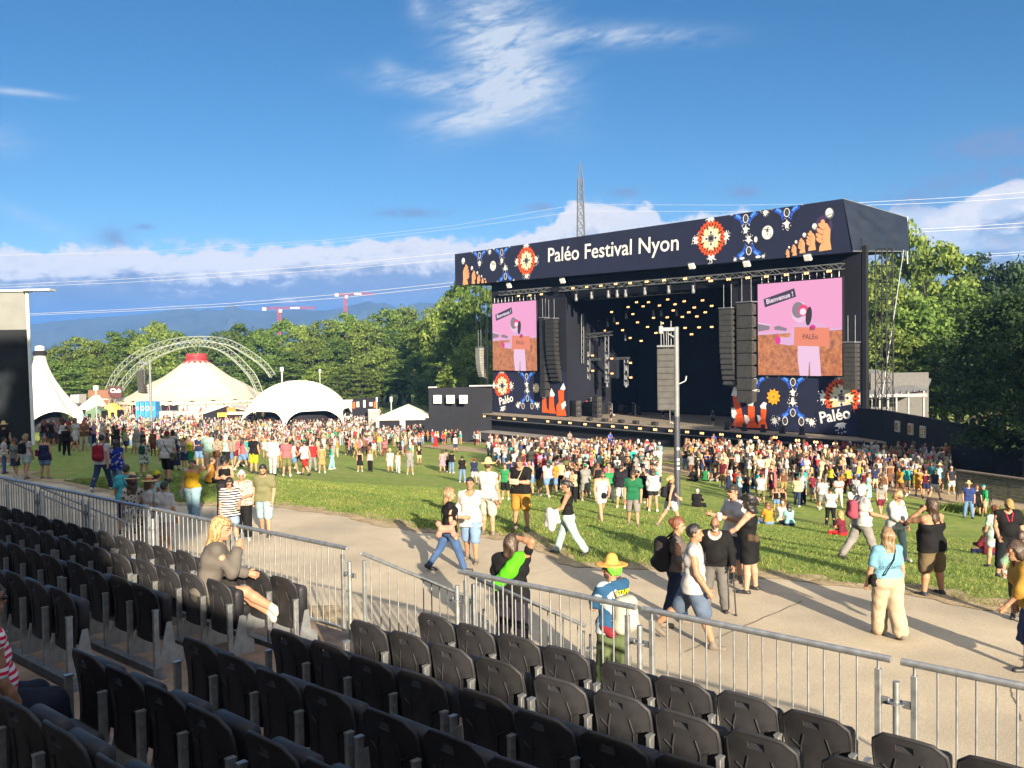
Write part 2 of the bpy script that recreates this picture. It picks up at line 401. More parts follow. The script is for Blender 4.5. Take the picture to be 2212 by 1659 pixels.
def dirt_mat():
    m = bpy.data.materials.new('sandy_dirt'); N, L = nodes(m); b = N['Principled BSDF']; b.inputs['Roughness'].default_value = 1; b.inputs['Specular IOR Level'].default_value = .1
    tc = N.new('ShaderNodeTexCoord')
    def nz(s, d=5):
        n = N.new('ShaderNodeTexNoise'); n.inputs['Scale'].default_value = s; n.inputs['Detail'].default_value = d; n.inputs['Roughness'].default_value = .65; L.new(tc.outputs['Object'], n.inputs['Vector']); return n.outputs['Fac']
    r = N.new('ShaderNodeValToRGB'); L.new(nz(3, 9), r.inputs[0]); e = r.color_ramp.elements
    e[0].position = .35; e[0].color = (.25, .19, .115, 1); e[1].position = .68; e[1].color = (.44, .35, .22, 1)
    L.new(r.outputs[0], b.inputs['Base Color'])
    bp = N.new('ShaderNodeBump'); bp.inputs['Strength'].default_value = .8; bp.inputs['Distance'].default_value = .04; L.new(nz(11, 8), bp.inputs['Height']); L.new(bp.outputs[0], b.inputs['Normal'])
    return m
DIRT = dirt_mat()
def wob(A, s, a, ph=0): return a*(np.sin(A*s+ph)+.6*np.sin(A*s*2.7+1+ph)+.4*np.sin(A*s*6.1+2+ph))
strip('footpath', lambda A: A*0+3.0, lambda A: edge_o(A)+wob(A, 1.7, .06), -80, 50, 1400, 8, .012, ASPH)
strip('dirt_verge', lambda A: A*0+2.0, lambda A: 9.1+wob(A, .9, .28)+np.clip((-6-A)*.05, -.3, .6), -80, 50, 900, 5, .022, DIRT)
strip('worn_verge', lambda A: edge_o(A)-.25+wob(A, 1.9, .08, 2), lambda A: edge_o(A)+.45+wob(A, 1.3, .22, 1), -80, 50, 1600, 3, .024, DIRT)
# gravel in front of the stage and the far path on the right
def ground_strip(name, pts, wid, lift, mat):
    P = [ground(*p) for p in pts]; mb = MB(); V = []; 
    fine = []
    for a, b in zip(P, P[1:]):
        for t in np.linspace(0, 1, 12, endpoint=False): fine.append((a.x+(b.x-a.x)*t, a.y+(b.y-a.y)*t))
    fine.append((P[-1].x, P[-1].y)); Q = np.array(fine); k = len(Q)
    T = np.gradient(Q, axis=0); T /= np.linalg.norm(T, axis=1)[:, None]; Nn = np.stack([-T[:, 1], T[:, 0]], 1)
    rows = []
    for s in np.linspace(-.5, .5, 7):
        q = Q+Nn*(wid*s+np.sin(np.arange(k)*.9)[:, None]*.15*abs(s)); rows.append(np.stack([q[:, 0], q[:, 1], terr(q[:, 0], q[:, 1])+lift], -1))
    V = np.concatenate(rows); i = (np.arange(6)[:, None]*k+np.arange(k-1)[None]).ravel()
    return tag(link(name, npmesh(name, V, np.stack([i, i+1, i+k+1, i+k], -1), True), None, mat), kind='structure')
ground_strip('gravel_path', [(930, 962), (1040, 974), (1200, 985), (1400, 1008), (1560, 1028), (1700, 1034), (1850, 1044), (1960, 1058), (2060, 1077), (2212, 1103), (2300, 1120)], 4.2, .02, DIRT)
ground_strip('gravel_apron', [(1000, 950), (1150, 960), (1300, 972), (1500, 990), (1700, 1003), (1900, 1012), (2100, 1020)], 9, .012, DIRT)
def grass():
    n = 210000
    a = rng.uniform(-34, 16, n*2); o = 14+26*rng.random(n*2)**1.7
    eo = edge_o(a); keep = (o > eo-.05+.25*rng.random(n*2)); a, o = a[keep][:n], o[keep][:n]; eo = eo[keep][:n]; n = len(a)
    x = a*EX[0]+o*NX[0]; y = a*EX[1]+o*NX[1]; z = terr(x, y)
    vis = (y > 10) & (np.abs(x) < y*.60+1); x, y, z, o, eo = x[vis], y[vis], z[vis], o[vis], eo[vis]; n = len(x)
    near = np.exp(-((o-eo)/1.6)**2)
    clump = .5+.5*np.sin(x*2.1+np.sin(y*1.3)*2)*np.sin(y*1.9+np.cos(x*1.7))
    h = (.028+.038*rng.random(n))*(1+1.5*near*clump); ang = rng.uniform(0, 2*np.pi, n); wd = .006+.0035*(y/18)
    lx, ly = rng.normal(0, .7, n)*h, rng.normal(0, .7, n)*h
    dx, dy = np.cos(ang)*wd, np.sin(ang)*wd
    V = np.empty((n, 3, 3)); V[:, 0] = np.stack([x-dx, y-dy, z], -1); V[:, 1] = np.stack([x+dx, y+dy, z], -1); V[:, 2] = np.stack([x+lx, y+ly, z+h], -1)
    me = npmesh('grass', V.reshape(-1, 3), np.arange(n*3).reshape(-1, 3))
    m = bpy.data.materials.new('grass_blade'); N, L = nodes(m); b = N['Principled BSDF']; b.inputs['Roughness'].default_value = .7; b.inputs['Specular IOR Level'].default_value = .2
    g = N.new('ShaderNodeNewGeometry'); r = N.new('ShaderNodeValToRGB'); L.new(g.outputs['Random Per Island'], r.inputs[0])
    e = r.color_ramp.elements; e[0].color = (.095, .155, .028, 1); e[1].color = (.38, .36, .14, 1); x2 = e.new(.8); x2.color = (.22, .28, .07, 1)
    tc = N.new('ShaderNodeTexCoord'); nz = N.new('ShaderNodeTexNoise'); nz.inputs['Scale'].default_value = .7; nz.inputs['Detail'].default_value = 6; nz.inputs['Roughness'].default_value = .7; L.new(tc.outputs['Object'], nz.inputs[0])
    r2 = N.new('ShaderNodeValToRGB'); L.new(nz.outputs[0], r2.inputs[0]); e = r2.color_ramp.elements; e[0].position = .42; e[0].color = (.72, .86, .8, 1); e[1].position = .66; e[1].color = (1.35, 1.12, 1.15, 1)
    mx = N.new('ShaderNodeMix'); mx.data_type = 'RGBA'; mx.blend_type = 'MULTIPLY'; mx.inputs[0].default_value = 1; L.new(r.outputs[0], mx.inputs[6]); L.new(r2.outputs[0], mx.inputs[7]); r = mx; r_o = mx.outputs[2]
    L.new(r_o, b.inputs['Base Color'])
    tr = N.new('ShaderNodeBsdfTranslucent'); L.new(r_o, tr.inputs[0]); ms = N.new('ShaderNodeMixShader'); ms.inputs[0].default_value = .35
    L.new(b.outputs[0], ms.inputs[1]); L.new(tr.outputs[0], ms.inputs[2]); L.new(ms.outputs[0], N['Material Output'].inputs[0])
    tag(link('grass', me, None, m), 'short green grass with dry tufts along the path edge', 'grass', kind='stuff')
grass()

def joint(pts, w, lift=.017):
    P = [onz(x, y, lift) for x, y in pts]; V = []
    for i, p in enumerate(P):
        d = (P[min(i+1, len(P)-1)]-P[max(i-1, 0)]).normalized(); n = Vector((-d.y, d.x, 0)); V += [p+n*w*(.6+.8*random.random()), p-n*w*(.6+.8*random.random())]
    tag(link('path_joint', npmesh('path_joint', V, [(2*i, 2*i+1, 2*i+3, 2*i+2) for i in range(len(P)-1)]), None, pm('joint_dirt', (.16, .13, .10), .95, 0, .3, 8)), kind='structure')
joint([(1480+12*i, 1408-5.2*i+random.uniform(-1, 1)) for i in range(22)], .012)
joint([(2180+random.uniform(-3, 3)+i*2.2, 1480+i*6) for i in range(14)], .007)
joint([(1040+14*i, 1262-3*i+random.uniform(-1, 1)) for i in range(12)], .008)
# ================================================================ grandstand, seats, crowd barriers
STEEL = pm('galvanised_steel', (.36, .38, .39), .42, .75, .22, 14, .05)
STEELD = pm('dull_steel', (.20, .215, .23), .5, .6, .25, 10, .05)
PLAST = pm('black_plastic', (.022, .022, .025), .55, 0, .35, 7, .12, .3, bscale=220)
PLAST2 = pm('black_seat_plastic', (.019, .019, .023), .55, 0, .3, 9, .05, .3)
PLY = pm('brown_plywood', (.20, .145, .105), .8, 0, .35, 3.5, .15)
BLACKT = pm('black_scrim', (.008, .009, .012), .8, 0, .3, .6)
def vary(m, lo=.7, hi=1.35):
    N, L = nodes(m); oi = N.new('ShaderNodeObjectInfo'); mp = N.new('ShaderNodeMapRange'); L.new(oi.outputs['Random'], mp.inputs[0]); mp.inputs[3].default_value = lo; mp.inputs[4].default_value = hi
    b = N['Principled BSDF']; src = b.inputs['Base Color'].links[0].from_socket; mx = N.new('ShaderNodeMix'); mx.data_type = 'RGBA'; mx.blend_type = 'MULTIPLY'; mx.inputs[0].default_value = 1; L.new(src, mx.inputs[6]); L.new(mp.outputs[0], mx.inputs[7]); L.new(mx.outputs[2], b.inputs['Base Color'])
vary(PLAST); vary(PLAST2)
ROWS = [5.8-.785*k for k in range(9)]
TOPZ = [1.95+.113*k+(.03*max(0, k-4)) for k in range(9)]
FLZ = [t-.86 for t in TOPZ]
def seat_mesh():
    """backrest: x across, y forward, origin on the step"""
    mb = MB(); nx, nz = 12, 11; z0, z1 = .33, .86; W = .222
    def pt(i, j, back):
        v = j/nz; z = z0+(z1-z0)*v; rc = .075
        w = W*(.86+.14*min(1, v*1.6))
        dz = z-(z1-rc)
        if dz > 0: w = W-rc+math.sqrt(max(0, rc*rc-dz*dz))*1.0
        if v < .12: w *= .93+.07*v/.12
        u = (i/nx)*2-1; x = u*w
        y = -.05*v**1.3+.03*(x/W)**2+.02*math.sin(v*3.1)
        zz = z-.022*(max(0, v-.5)*2)*(x/W)**2
        return (x, y-(.011 if back else -.011), zz)
    for back in (0, 1):
        vs = [pt(i, j, back) for j in range(nz+1) for i in range(nx+1)]; fs = []
        for j in range(nz):
            for i in range(nx):
                if j == nz-2 and 4 <= i <= 6: continue
                q = (j*(nx+1)+i, j*(nx+1)+i+1, (j+1)*(nx+1)+i+1, (j+1)*(nx+1)+i); fs.append(q if back else q[::-1])
        mb.add(vs, fs, 0, True)
    rim = [(i, 0) for i in range(nx+1)]+[(nx, j) for j in range(1, nz+1)]+[(i, nz) for i in range(nx-1, -1, -1)]+[(0, j) for j in range(nz-1, 0, -1)]
    pr = [tuple((Vector(pt(i, j, 0))+Vector(pt(i, j, 1)))/2) for i, j in rim]; mb.tube(pr, .0135, 8, closed=True)
    a, b = (4, 7), (nz-2, nz-1); sl = [(4, b[0]), (5, b[0]), (6, b[0]), (7, b[0]), (7, b[1]), (6, b[1]), (5, b[1]), (4, b[1])]
    vs = [pt(i, j, 0) for i, j in sl]+[pt(i, j, 1) for i, j in sl]; mb.add(vs, [(k, (k+1) % 8, (k+1) % 8+8, k+8) for k in range(8)])
    a_, b_, c_, d_ = [Vector(pt(*q)) for q in ((4, nz-2, 1), (7, nz-2, 1), (7, nz-1, 0), (4, nz-1, 0))]
    u_ = Vector((0, .012, 0)); mb.add([a_+u_*.3, b_+u_*.3, c_+u_*3.2, d_+u_*3.2], [(0, 1, 2, 3)])
    def bp(x, z):
        v = (z-z0)/(z1-z0); return (x, -.05*v**1.3+.03*(x/W)**2+.02*math.sin(v*3.1)-.014, z)
    for sx in (-1, 1):
        mb.path([bp(sx*.075, .71), bp(sx*.10, .62), bp(sx*.10, .44), bp(sx*.13, .39)], .0065, 5)
        mb.path([bp(sx*.165, .645), bp(sx*.10, .605)], .0065, 5)
    mb.path([bp(-.13, .39), bp(.13, .39)], .005, 5)
    return mb.mesh('backrest')
def pan_mesh():
    mb = MB(); prof = []
    for k in range(9):
        a = math.pi*k/8; prof.append((.055*math.cos(a), .055*math.sin(a)))
    W = .19; rows = []
    outline = [(-.055, 0)]+[(-p[0], .40+p[1]*.9) for p in reversed(prof[::-1])]+[(.055, 0)]
    outline = [(-.06, .0)]+[(-.055*math.cos(math.pi*k/8), .345+.05*math.sin(math.pi*k/8)) for k in range(9)]+[(.04, .02)]
    n = len(outline); vs = []
    for i, x in enumerate((-W, -W+.02, W-.02, W)):
        sc_ = .82 if i in (0, 3) else 1.
        for y, z in outline: vs.append((x, .135+y*sc_, .37+.02*(1-sc_)+z*(1 if sc_ == 1 else .965)))
    fs = [(r*n+k, r*n+(k+1) % n, (r+1)*n+(k+1) % n, (r+1)*n+k) for r in range(3) for k in range(n)]+[tuple(range(n))[::-1], tuple(range(3*n, 4*n))]
    mb.add(vs, fs, 0, True); return mb.mesh('seat_pan')
def post_mesh(x):
    mb = MB(); mb.box((x, -.03, .375), (.034, .052, .55), bev=.004); mb.box((x, -.03, .655), (.038, .056, .012))
    mb.add([(x-.004, .0, .12), (x-.004, .24, .12), (x-.004, .24, .25), (x-.004, .16, .30), (x-.004, .13, .52), (x-.004, .08, .52), (x-.004, .0, .20), (x+.004, .0, .12), (x+.004, .24, .12), (x+.004, .24, .25), (x+.004, .16, .30), (x+.004, .13, .52), (x+.004, .08, .52), (x+.004, .0, .20)],
           [(0, 1, 2, 3, 4, 5, 6), (13, 12, 11, 10, 9, 8, 7)]+[(i, i+7, (i+1) % 7+7, (i+1) % 7) for i in range(7)])
    for z in (.28, .44, .58): mb.bar((x-.024, -.03, z), (x+.024, -.03, z), .008, 6)
    return mb.mesh('post')
SEAT_ME, PAN_ME = seat_mesh(), pan_mesh(); SEAT_ME.materials.append(PLAST); PAN_ME.materials.append(PLAST2)
POST_R, POST_L = post_mesh(.25), post_mesh(-.25); POST_R.materials.append(STEEL); POST_L.materials.append(STEEL)
RN = ['front', 'second', 'third', 'fourth', 'fifth', 'sixth', 'seventh', 'eighth', 'ninth']
gs = thing('grandstand', 'stepped grandstand platform with brown plywood treads and steel seat beams', 'grandstand', st(-4, 2, 0))
def gpart(mb, name, mat): return mb.build(name, mat, gs, world=True)
RZ = -TH
MR = Matrix.Rotation(RZ, 3, 'Z')
def stbox(mb, a0, a1, o0, o1, z0, z1, mi=0):
    c = st((a0+a1)/2, (o0+o1)/2, (z0+z1)/2); return mb.box(c, (a1-a0, o1-o0, z1-z0), MR, mi)
ext = [6.74]+[ROWS[k]-.13 for k in range(0, 9)]
for k in range(9):
    mb = MB(); o1 = 6.74 if k == 0 else ROWS[k-1]-.20; o0 = ROWS[k]-.20 if k < 8 else -1.2
    stbox(mb, -34, 22, o0, o1, FLZ[k]-.05, FLZ[k]); 
    if k: stbox(mb, -34, 22, o1-.004, o1+.03, FLZ[k-1]+.002, FLZ[k]-.006)
    gpart(mb, 'tread', PLY)
mb = MB(); stbox(mb, -34, 22, 6.60, 6.70, 0, FLZ[0]-.055); gpart(mb, 'skirt', BLACKT)
# beams under the rows
def chair(a, k, first, label):
    t = thing('tip_up_seat', label, 'seat', st(a, ROWS[k], FLZ[k]), RZ+R(random.uniform(-1.2, 1.2)), 'seats of the grandstand')
    b = link('backrest', SEAT_ME, t); p = link('seat_pan', PAN_ME, t); p.rotation_euler.x = R(random.uniform(-1.5, 1.5))
    b.rotation_euler.x = R(random.uniform(-1.6, 1.2))
    link('post', POST_R, t)
    if first: link('post', POST_L, t)
    return t
def inview(a, k, pad=120):
    p = st(a, ROWS[k], TOPZ[k])
    if p.y < .6: return False
    d = p.y; px = 1106+F*p.x/d; py = YC-F*(p.z-HC)/d
    return -pad < px < 2212+pad and py < 1659+60
def block_right(i): b, j = divmod(i, 4); return -6.14+b*2.11+j*.505
def block_left(i): b, j = divmod(i, 4); return -8.5-b*2.11-j*.505
SEATS = {}
for side, fn in (('right', block_right), ('left', block_left)):
    for k in range(8):
        cnt = 0; a_lo = a_hi = None
        for i in range(44):
            a = fn(i)
            if inview(a, k):
                lab = f'black tip-up seat, {ORD[i] if i < 25 else "last"} from the aisle in {RN[k]} row {side} of the aisle'
                SEATS[side, k, i] = chair(a, k, (i % 4 == 0) if side == 'right' else (i % 4 == 3), lab)
                if side == 'right' and k == 0 and i > 24: pass
        mb = MB()
        for b in range(10):
            lo, hi = sorted((fn(4*b), fn(4*b+3)))
            if inview(lo, k, 900) or inview(hi, k, 900):
                stbox(mb, lo-.30, hi+.30, ROWS[k]-.085, ROWS[k]+.005, FLZ[k]+.06, FLZ[k]+.12)
                for aa in (lo-.22, hi+.22):
                    stbox(mb, aa-.03, aa+.03, ROWS[k]-.07, ROWS[k]-.01, FLZ[k]+.004, FLZ[k]+.058); stbox(mb, aa-.07, aa+.07, ROWS[k]-.11, ROWS[k]+.05, FLZ[k]+.001, FLZ[k]+.016)
                    stbox(mb, aa+.13*(1 if aa > lo+.5 else -1)-.003, aa+.13*(1 if aa > lo+.5 else -1)+.003, ROWS[k]-.03, ROWS[k]+.26, FLZ[k]+.02, FLZ[k]+.12) if False else None
        if mb.v: gpart(mb, 'seat_beam', STEELD)
# back wall and roof of the stand, behind the photographer: they shade the upper rows
mb = MB(); stbox(mb, -34, 34, -4.35, -4.2, -.2, 6.72); gpart(mb, 'back_wall', BLACKT)
mb = MB()
for a in range(-30, 34, 6): stbox(mb, a-.08, a+.08, -4.2, -4.04, 0, 6.0)
gpart(mb, 'rear_frame', STEELD)
mb = MB(); stbox(mb, -34, 34, -4.2, -1.2, FLZ[8]-.05, FLZ[8]); gpart(mb, 'tread', PLY)
# small printed slip on the tread and the pale edge strip of the aisle step
mb = MB(); stbox(mb, -8.2, -6.5, ROWS[4]-.235, ROWS[4]-.195, FLZ[4]+.002, FLZ[4]+.008); stbox(mb, -8.2, -8.16, ROWS[4]-.195, ROWS[4]+.5, FLZ[4]+.002, FLZ[4]+.008); gpart(mb, 'step_edging', STEEL)
# ---------------- barriers along the front edge
def barrier(a0, a1, label, o=6.62, zb=1.14, zt=2.13, start_post=True, cap=True):
    t = thing('crowd_barrier', label, 'barrier', st((a0+a1)/2, o, zb), 0, 'grey barrier panels along the stand front')
    P = lambda a, z: st(a, o, z)-t.location
    mb = MB(); mb.bar(P(a0, zt), P(a1, zt), .026, 12); mb.build('top_rail', STEEL, t)
    mb = MB(); mb.bar(P(a0+.06, zb+.05), P(a1-.06, zb+.05), .02, 8); mb.build('bottom_rail', STEEL, t)
    n = max(2, int(round((a1-a0-.24)/.122)))
    mb = MB()
    for i in range(1, n): 
        a = a0+.12+(a1-a0-.24)*i/n; mb.bar(P(a, zb+.05), P(a, zt-.015), .0085, 6)
    mb.build('bars', STEEL, t)
    for a in (a0+.09, a1-.09):
        mb = MB(); mb.box(P(a, (zb+zt)/2-.03), (.042, .042, zt-zb-.10), MR, bev=.004); mb.bar(P(a, zt-.09), P(a, zt-.01), .012, 6); mb.build('end_post', STEEL, t)
    return t
def standard(a, label, o=6.62, z0=.85, z1=1.98):
    t = thing('scaffold_post', label, 'post', st(a, o, z0), 0, 'scaffold posts between the barrier panels')
    b = t.location
    mb = MB(); mb.bar(st(a, o, z0)-b, st(a, o, z1)-b, .0245, 12); mb.build('tube', STEEL, t)
    mb = MB(); c = st(a, o, 1.83)-b; mb.bar(c-Vector((0, 0, .005)), c+Vector((0, 0, .005)), .062, 12)
    for s in (-1, 1):
        e = Vector((EX[0], EX[1], 0)); mb.box(c+e*s*.075, (.06, .03, .05), MR, bev=.005)
    mb.build('rosette', STEELD, t)
def rail_a(px, py):
    u, w = ray(px, py); h = (2.13-HC)/w; return u*h*EX[0]+h*EX[1]
J = [rail_a(*p) for p in [(85, 1047.5), (211, 1066), (362, 1094), (548, 1129.5), (780, 1180)]]
K = [rail_a(*p) for p in [(1002, 1229), (1388, 1311), (1940, 1424)]]
print('joints', J, K)
left = [J[0]-4.4, J[0]-2.2]+J
for i in range(len(left)-1):
    barrier(left[i]+.03, left[i+1]-.03, 'galvanised barrier panel, ' + ['leftmost of the row by the frame edge', 'by the left photo edge over the two railings', 'below the walkers at the far left', 'in front of the straw hat group', 'in front of the woman in striped top', 'beside the seated blonde woman'][min(i, 5)])
for i, a in enumerate(left[1:]): standard(a if i < len(left)-2 else a+.0, 'scaffold post ' + ['at the left photo edge', 'below the woman in navy', 'below the man with red backpack', 'below the straw hat group', 'below the woman in floral blouse', 'at the left side of the stair opening'][i])
right = [K[0], K[1], K[2], K[2]+(K[2]-K[1]), K[2]+2*(K[2]-K[1])]
for i in range(4):
    barrier(right[i]+.035, right[i+1]-.035, 'galvanised barrier panel, ' + ['in front of the man in straw hat and green hair', 'below the couple in grey sweater and white shirt', 'rightmost of the row at the frame edge', 'beyond the right frame edge'][i])
for i, a in enumerate(right[:-1]): standard(a, 'scaffold post ' + ['at the right side of the stair opening', 'just right of the man with green hair', 'between the two rightmost barrier panels', 'outside the frame on the right'][i])
def stair_rail(a, label, o0=6.7, o1=8.6, drop=.95):
    t = thing('stair_railing', label, 'railing', st(a, o0, 1.1), 0, 'sloping railings of the stand stairs')
    b = t.location; f = lambda s: st(a, o0+(o1-o0)*s, 2.08-drop*s)-b
    mb = MB(); mb.bar(f(0), f(1), .022, 10); mb.build('hand_rail', STEEL, t)
    g = lambda s: st(a, o0+(o1-o0)*s, 1.18-drop*s)-b
    mb = MB(); mb.bar(g(0), g(1), .018, 8)
    for i in range(1, 14): s = i/14; mb.bar(f(s), g(s), .008, 6)
    mb.build('bars', STEEL, t)
    mb = MB()
    for s in (.02, .98): mb.box((f(s)+g(s))/2-Vector((0, 0, .05)), (.04, .04, .86), MR, bev=.004)
    mb.build('end_post', STEEL, t)
    mb = MB(); c = st(a, o1+.12, 0)-b; mb.bar(c+Vector((0, 0, .02)), c+Vector((0, 0, 1.0)), .0245, 10); mb.bar(c+Vector((0, 0, .83)), c+Vector((0, 0, .84)), .06, 10); mb.build('foot_post', STEELD, t)
stair_rail(J[4]+.12, 'sloping railing going down from the left side of the stair opening')
stair_rail(K[0]+.12, 'sloping railing behind the barrier, by the man with green jacket')
stair_rail(J[0]-.1, 'blue grey sloping railing seen through the left barrier, upper one', 6.7, 8.4)
stair_rail(J[0]-1.75, 'blue grey sloping railing at the far left photo edge', 6.7, 8.4)
mb = MB()
for (a0, a1) in ((J[4]+.1, K[0]-.1), (J[0]-1.7, J[0]-.2)):
    for i in range(5): stbox(mb, a0, a1, 6.76+i*.36, 6.76+i*.36+.36, .96-i*.2-.04, .96-i*.2)
gpart(mb, 'stair_steps', PLY)
# ================================================================ the main stage
PHI = R(38); SD = Vector((-math.sin(PHI), math.cos(PHI), 0)); SW = Vector((-math.cos(PHI), -math.sin(PHI), 0))
_u, _w = ray(1728, 712); SP0 = Vector((_u*91, 91, 0))
def S(t, w, z): return SP0+SD*t+SW*w+Vector((0, 0, z))
MS = Matrix((( -SD.x, -SW.x, 0), (-SD.y, -SW.y, 0), (0, 0, 1)))      # stage axes: x to the right, y into the stage
def fac(px, py, w=0.):
    """(t, z) where the sight line meets the plane w"""
    u, v = ray(px, py); d = Vector((u, 1, 0)); nrm = SW
    k = (S(0, w, 0)).dot(nrm)/d.dot(nrm); p = d*k
    return (p-S(0, w, 0)).dot(SD), HC+v*k
def onT(px, py, t):
    u, v = ray(px, py); d = Vector((u, 1, 0)); k = S(t, 0, 0).dot(SD)/d.dot(SD); p = d*k
    return (p-S(t, 0, 0)).dot(SW), HC+v*k
def sbox(mb, t0, t1, w0, w1, z0, z1, mi=0):
    return mb.box(S((t0+t1)/2, (w0+w1)/2, (z0+z1)/2), (abs(t1-t0), abs(w1-w0), abs(z1-z0)), MS, mi)
NAVY = pm('navy_banner', (.007, .011, .036), .85, 0, .15, .5)
SBLACK = pm('black_drape', (.0028, .0042, .011), .95, 0, .35, .35)
SBLACK2 = pm('black_stage_paint', (.004, .0052, .010), .85, 0, .3, .8)
SFLOOR = pm('worn_stage_floor', (.235, .20, .155), .75, 0, .25, .8)
def flat(name, hx, rough=.8, k=1.): c = hexc(hx); return pm(name, tuple(x*k for x in c), rough, 0, .0)
PRW = flat('print_white', 'dedcd6'); PRO = flat('print_orange', 'd9541c'); PRR = flat('print_red', 'c23a1e'); PRC = flat('print_cream', 'cdbf98'); PRB = flat('print_blue', '2050b8')
PRD = flat('print_dark', '1a1a24'); PRG = flat('print_grey', '6a6c70'); PRS = flat('print_skin', 'd19468'); PRS2 = flat('print_shade', '9c5a38'); PRY = flat('print_yellow', 'e6a01e'); PRP = flat('print_plum', '3a2a4e'); PRLB = flat('print_lightblue', '4f8bd8')
PMATS = [NAVY, PRW, PRO, PRR, PRC, PRB, PRD, PRG, PRS, PRS2, PRY, PRP, PRLB]
(iN, iW, iO, iR, iC, iB, iD, iG, iS, iS2, iY, iP, iL) = range(13)
class Print:
    """flat printed motifs on a plane: coordinates are metres on the plane, x to the right"""
    def __init__(s, place): s.mb = MB(); s.place = place; s.k = 0
    def poly(s, pts, mi):
        s.k += 1; s.mb.add([s.place(x, z, .004+.0004*s.k) for x, z in pts], [tuple(range(len(pts)))], mi)
    def ell(s, c, rx, rz, mi, n=22, rot=0.):
        cr, sr = math.cos(rot), math.sin(rot)
        s.poly([(c[0]+rx*math.cos(a)*cr-rz*math.sin(a)*sr, c[1]+rx*math.cos(a)*sr+rz*math.sin(a)*cr) for a in [2*math.pi*i/n for i in range(n)]], mi)
    def star(s, c, r0, r1, n, mi, ph=0., jit=0.):
        s.poly([(c[0]+(r0 if i % 2 else r1)*(1+jit*random.uniform(-1, 1))*math.cos(math.pi*i/n+ph), c[1]+(r0 if i % 2 else r1)*(1+jit*random.uniform(-1, 1))*math.sin(math.pi*i/n+ph)) for i in range(2*n)], mi)
    def splash(s, c, r, mi=iW):
        s.star(c, r*.45, r*.85, 9, mi, random.random(), .25)
        for i in range(10):
            a = random.uniform(0, 6.28); q = r*random.uniform(.8, 1.15); s.ell((c[0]+q*math.cos(a), c[1]+q*math.sin(a)), r*.07, r*.09, mi, 7)
    def mandala(s, c, r):
        s.k = 0
        for a in (0, 1.571, 3.1416, 4.712): s.splash((c[0]+r*.98*math.cos(a), c[1]+r*.98*math.sin(a)), r*.36)
        s.star(c, r*.86, r, 24, iR); s.star(c, r*.80, r*.95, 24, iO, .06); s.star(c, r*.70, r*.84, 24, iD, .1); s.star(c, r*.66, r*.78, 24, iO, .0)
        s.star(c, r*.58, r*.69, 12, iC, .2)
        for i in range(8):
            a = i*math.pi/4+.39; s.ell((c[0]+r*.60*math.cos(a), c[1]+r*.60*math.sin(a)), r*.05, r*.10, iD, 8, a+1.57)
        s.star(c, r*.30, r*.56, 4, iW, .0); s.star(c, r*.22, r*.50, 4, iC, .785); s.star(c, r*.20, r*.26, 8, iG)
        for i in range(4):
            a = i*math.pi/2; s.star((c[0]+r*.32*math.cos(a), c[1]+r*.32*math.sin(a)), r*.06, r*.10, 8, iP)
        s.poly([(c[0]+r*.13*x, c[1]+r*.13*z) for x, z in ((-1, -.8), (1, -.8), (1, .8), (-1, .8))], iD)
    def ringspk(s, c, r):
        s.ell(c, r*.78, r, iW); s.ell(c, r*.62, r*.84, iD); s.ell(c, r*.45, r*.62, iG, 16); s.ell(c, r*.38, r*.54, iD, 16); s.ell(c, r*.15, r*.2, iG, 10)
    def blue(s, c, k, up=1, white=True):
        s.k = 3
        for sg in (-1, 1):
            f = lambda x, z: (c[0]+sg*x*k, c[1]+up*z*k)
            s.poly([f(*p) for p in ((.18, -.62), (.50, -.85), (.72, -.25), (1.05, .02), (1.5, .22), (1.62, .60), (1.25, .78), (.80, .52), (.45, .12), (.33, -.28))], iB)
            s.poly([f(*p) for p in ((.62, -.1), (.95, .22), (1.35, .42), (1.2, .60), (.85, .40), (.58, .12))], iL)
            for q in ((.42, -.5), (1.42, .5), (.62, .0)): s.ell(f(*q), .10*k, .13*k, iD, 9)
            s.ell(f(1.35, -.15), .24*k, .26*k, iD, 12); s.ell(f(.85, -.5), .2*k, .2*k, iD, 12)
            s.splash(f(1.85, .75), .28*k)
        s.ringspk((c[0], c[1]), .46*k)
        if white:
            s.splash((c[0], c[1]-up*1.15*k), .62*k); s.ell((c[0], c[1]-up*1.15*k), .28*k, .42*k, iW)
            for sg in (-1, 1):
                s.ell((c[0]+sg*.22*k, c[1]-up*.78*k), .17*k, .18*k, iD, 10); s.ell((c[0]+sg*.30*k, c[1]-up*1.3*k), .10*k, .12*k, iD, 9)
    def disco(s, c, r):
        s.k = 0
        s.ell(c, r, r*1.02, iG); s.ell(c, r*.93, r*.95, iW, 20)
        for i in range(14):
            a, q = random.uniform(0, 6.28), r*math.sqrt(random.random())*.8; s.poly([(c[0]+q*math.cos(a)+x*r*.1, c[1]+q*math.sin(a)+z*r*.07) for x, z in ((-1, -1), (1, -1), (1, 1), (-1, 1))], random.choice([iG, iG, iC, iD]))
        s.star((c[0], c[1]+r*.35), r*.12, r*.5, 5, iD, .3, .3)
    def mic(s, c, k, m=1):
        """a fist on a hand-held microphone; m = 1 or -1 mirrors it"""
        f = lambda x, z: (c[0]+m*x*k, c[1]+z*k)
        s.poly([f(*p) for p in ((.02, -.05), (.62, 1.35), (1.0, 1.2), (.30, -.3), (-.4, -1.6), (-.75, -1.5))], iD)
        s.ell(f(.95, 1.75), .46*k, .52*k, iG, 18, m*.3); s.ell(f(.92, 1.80), .36*k, .40*k, iW, 16, m*.3); s.poly([f(*p) for p in ((.55, 1.55), (1.3, 1.72), (1.28, 1.62), (.58, 1.45))], iG)
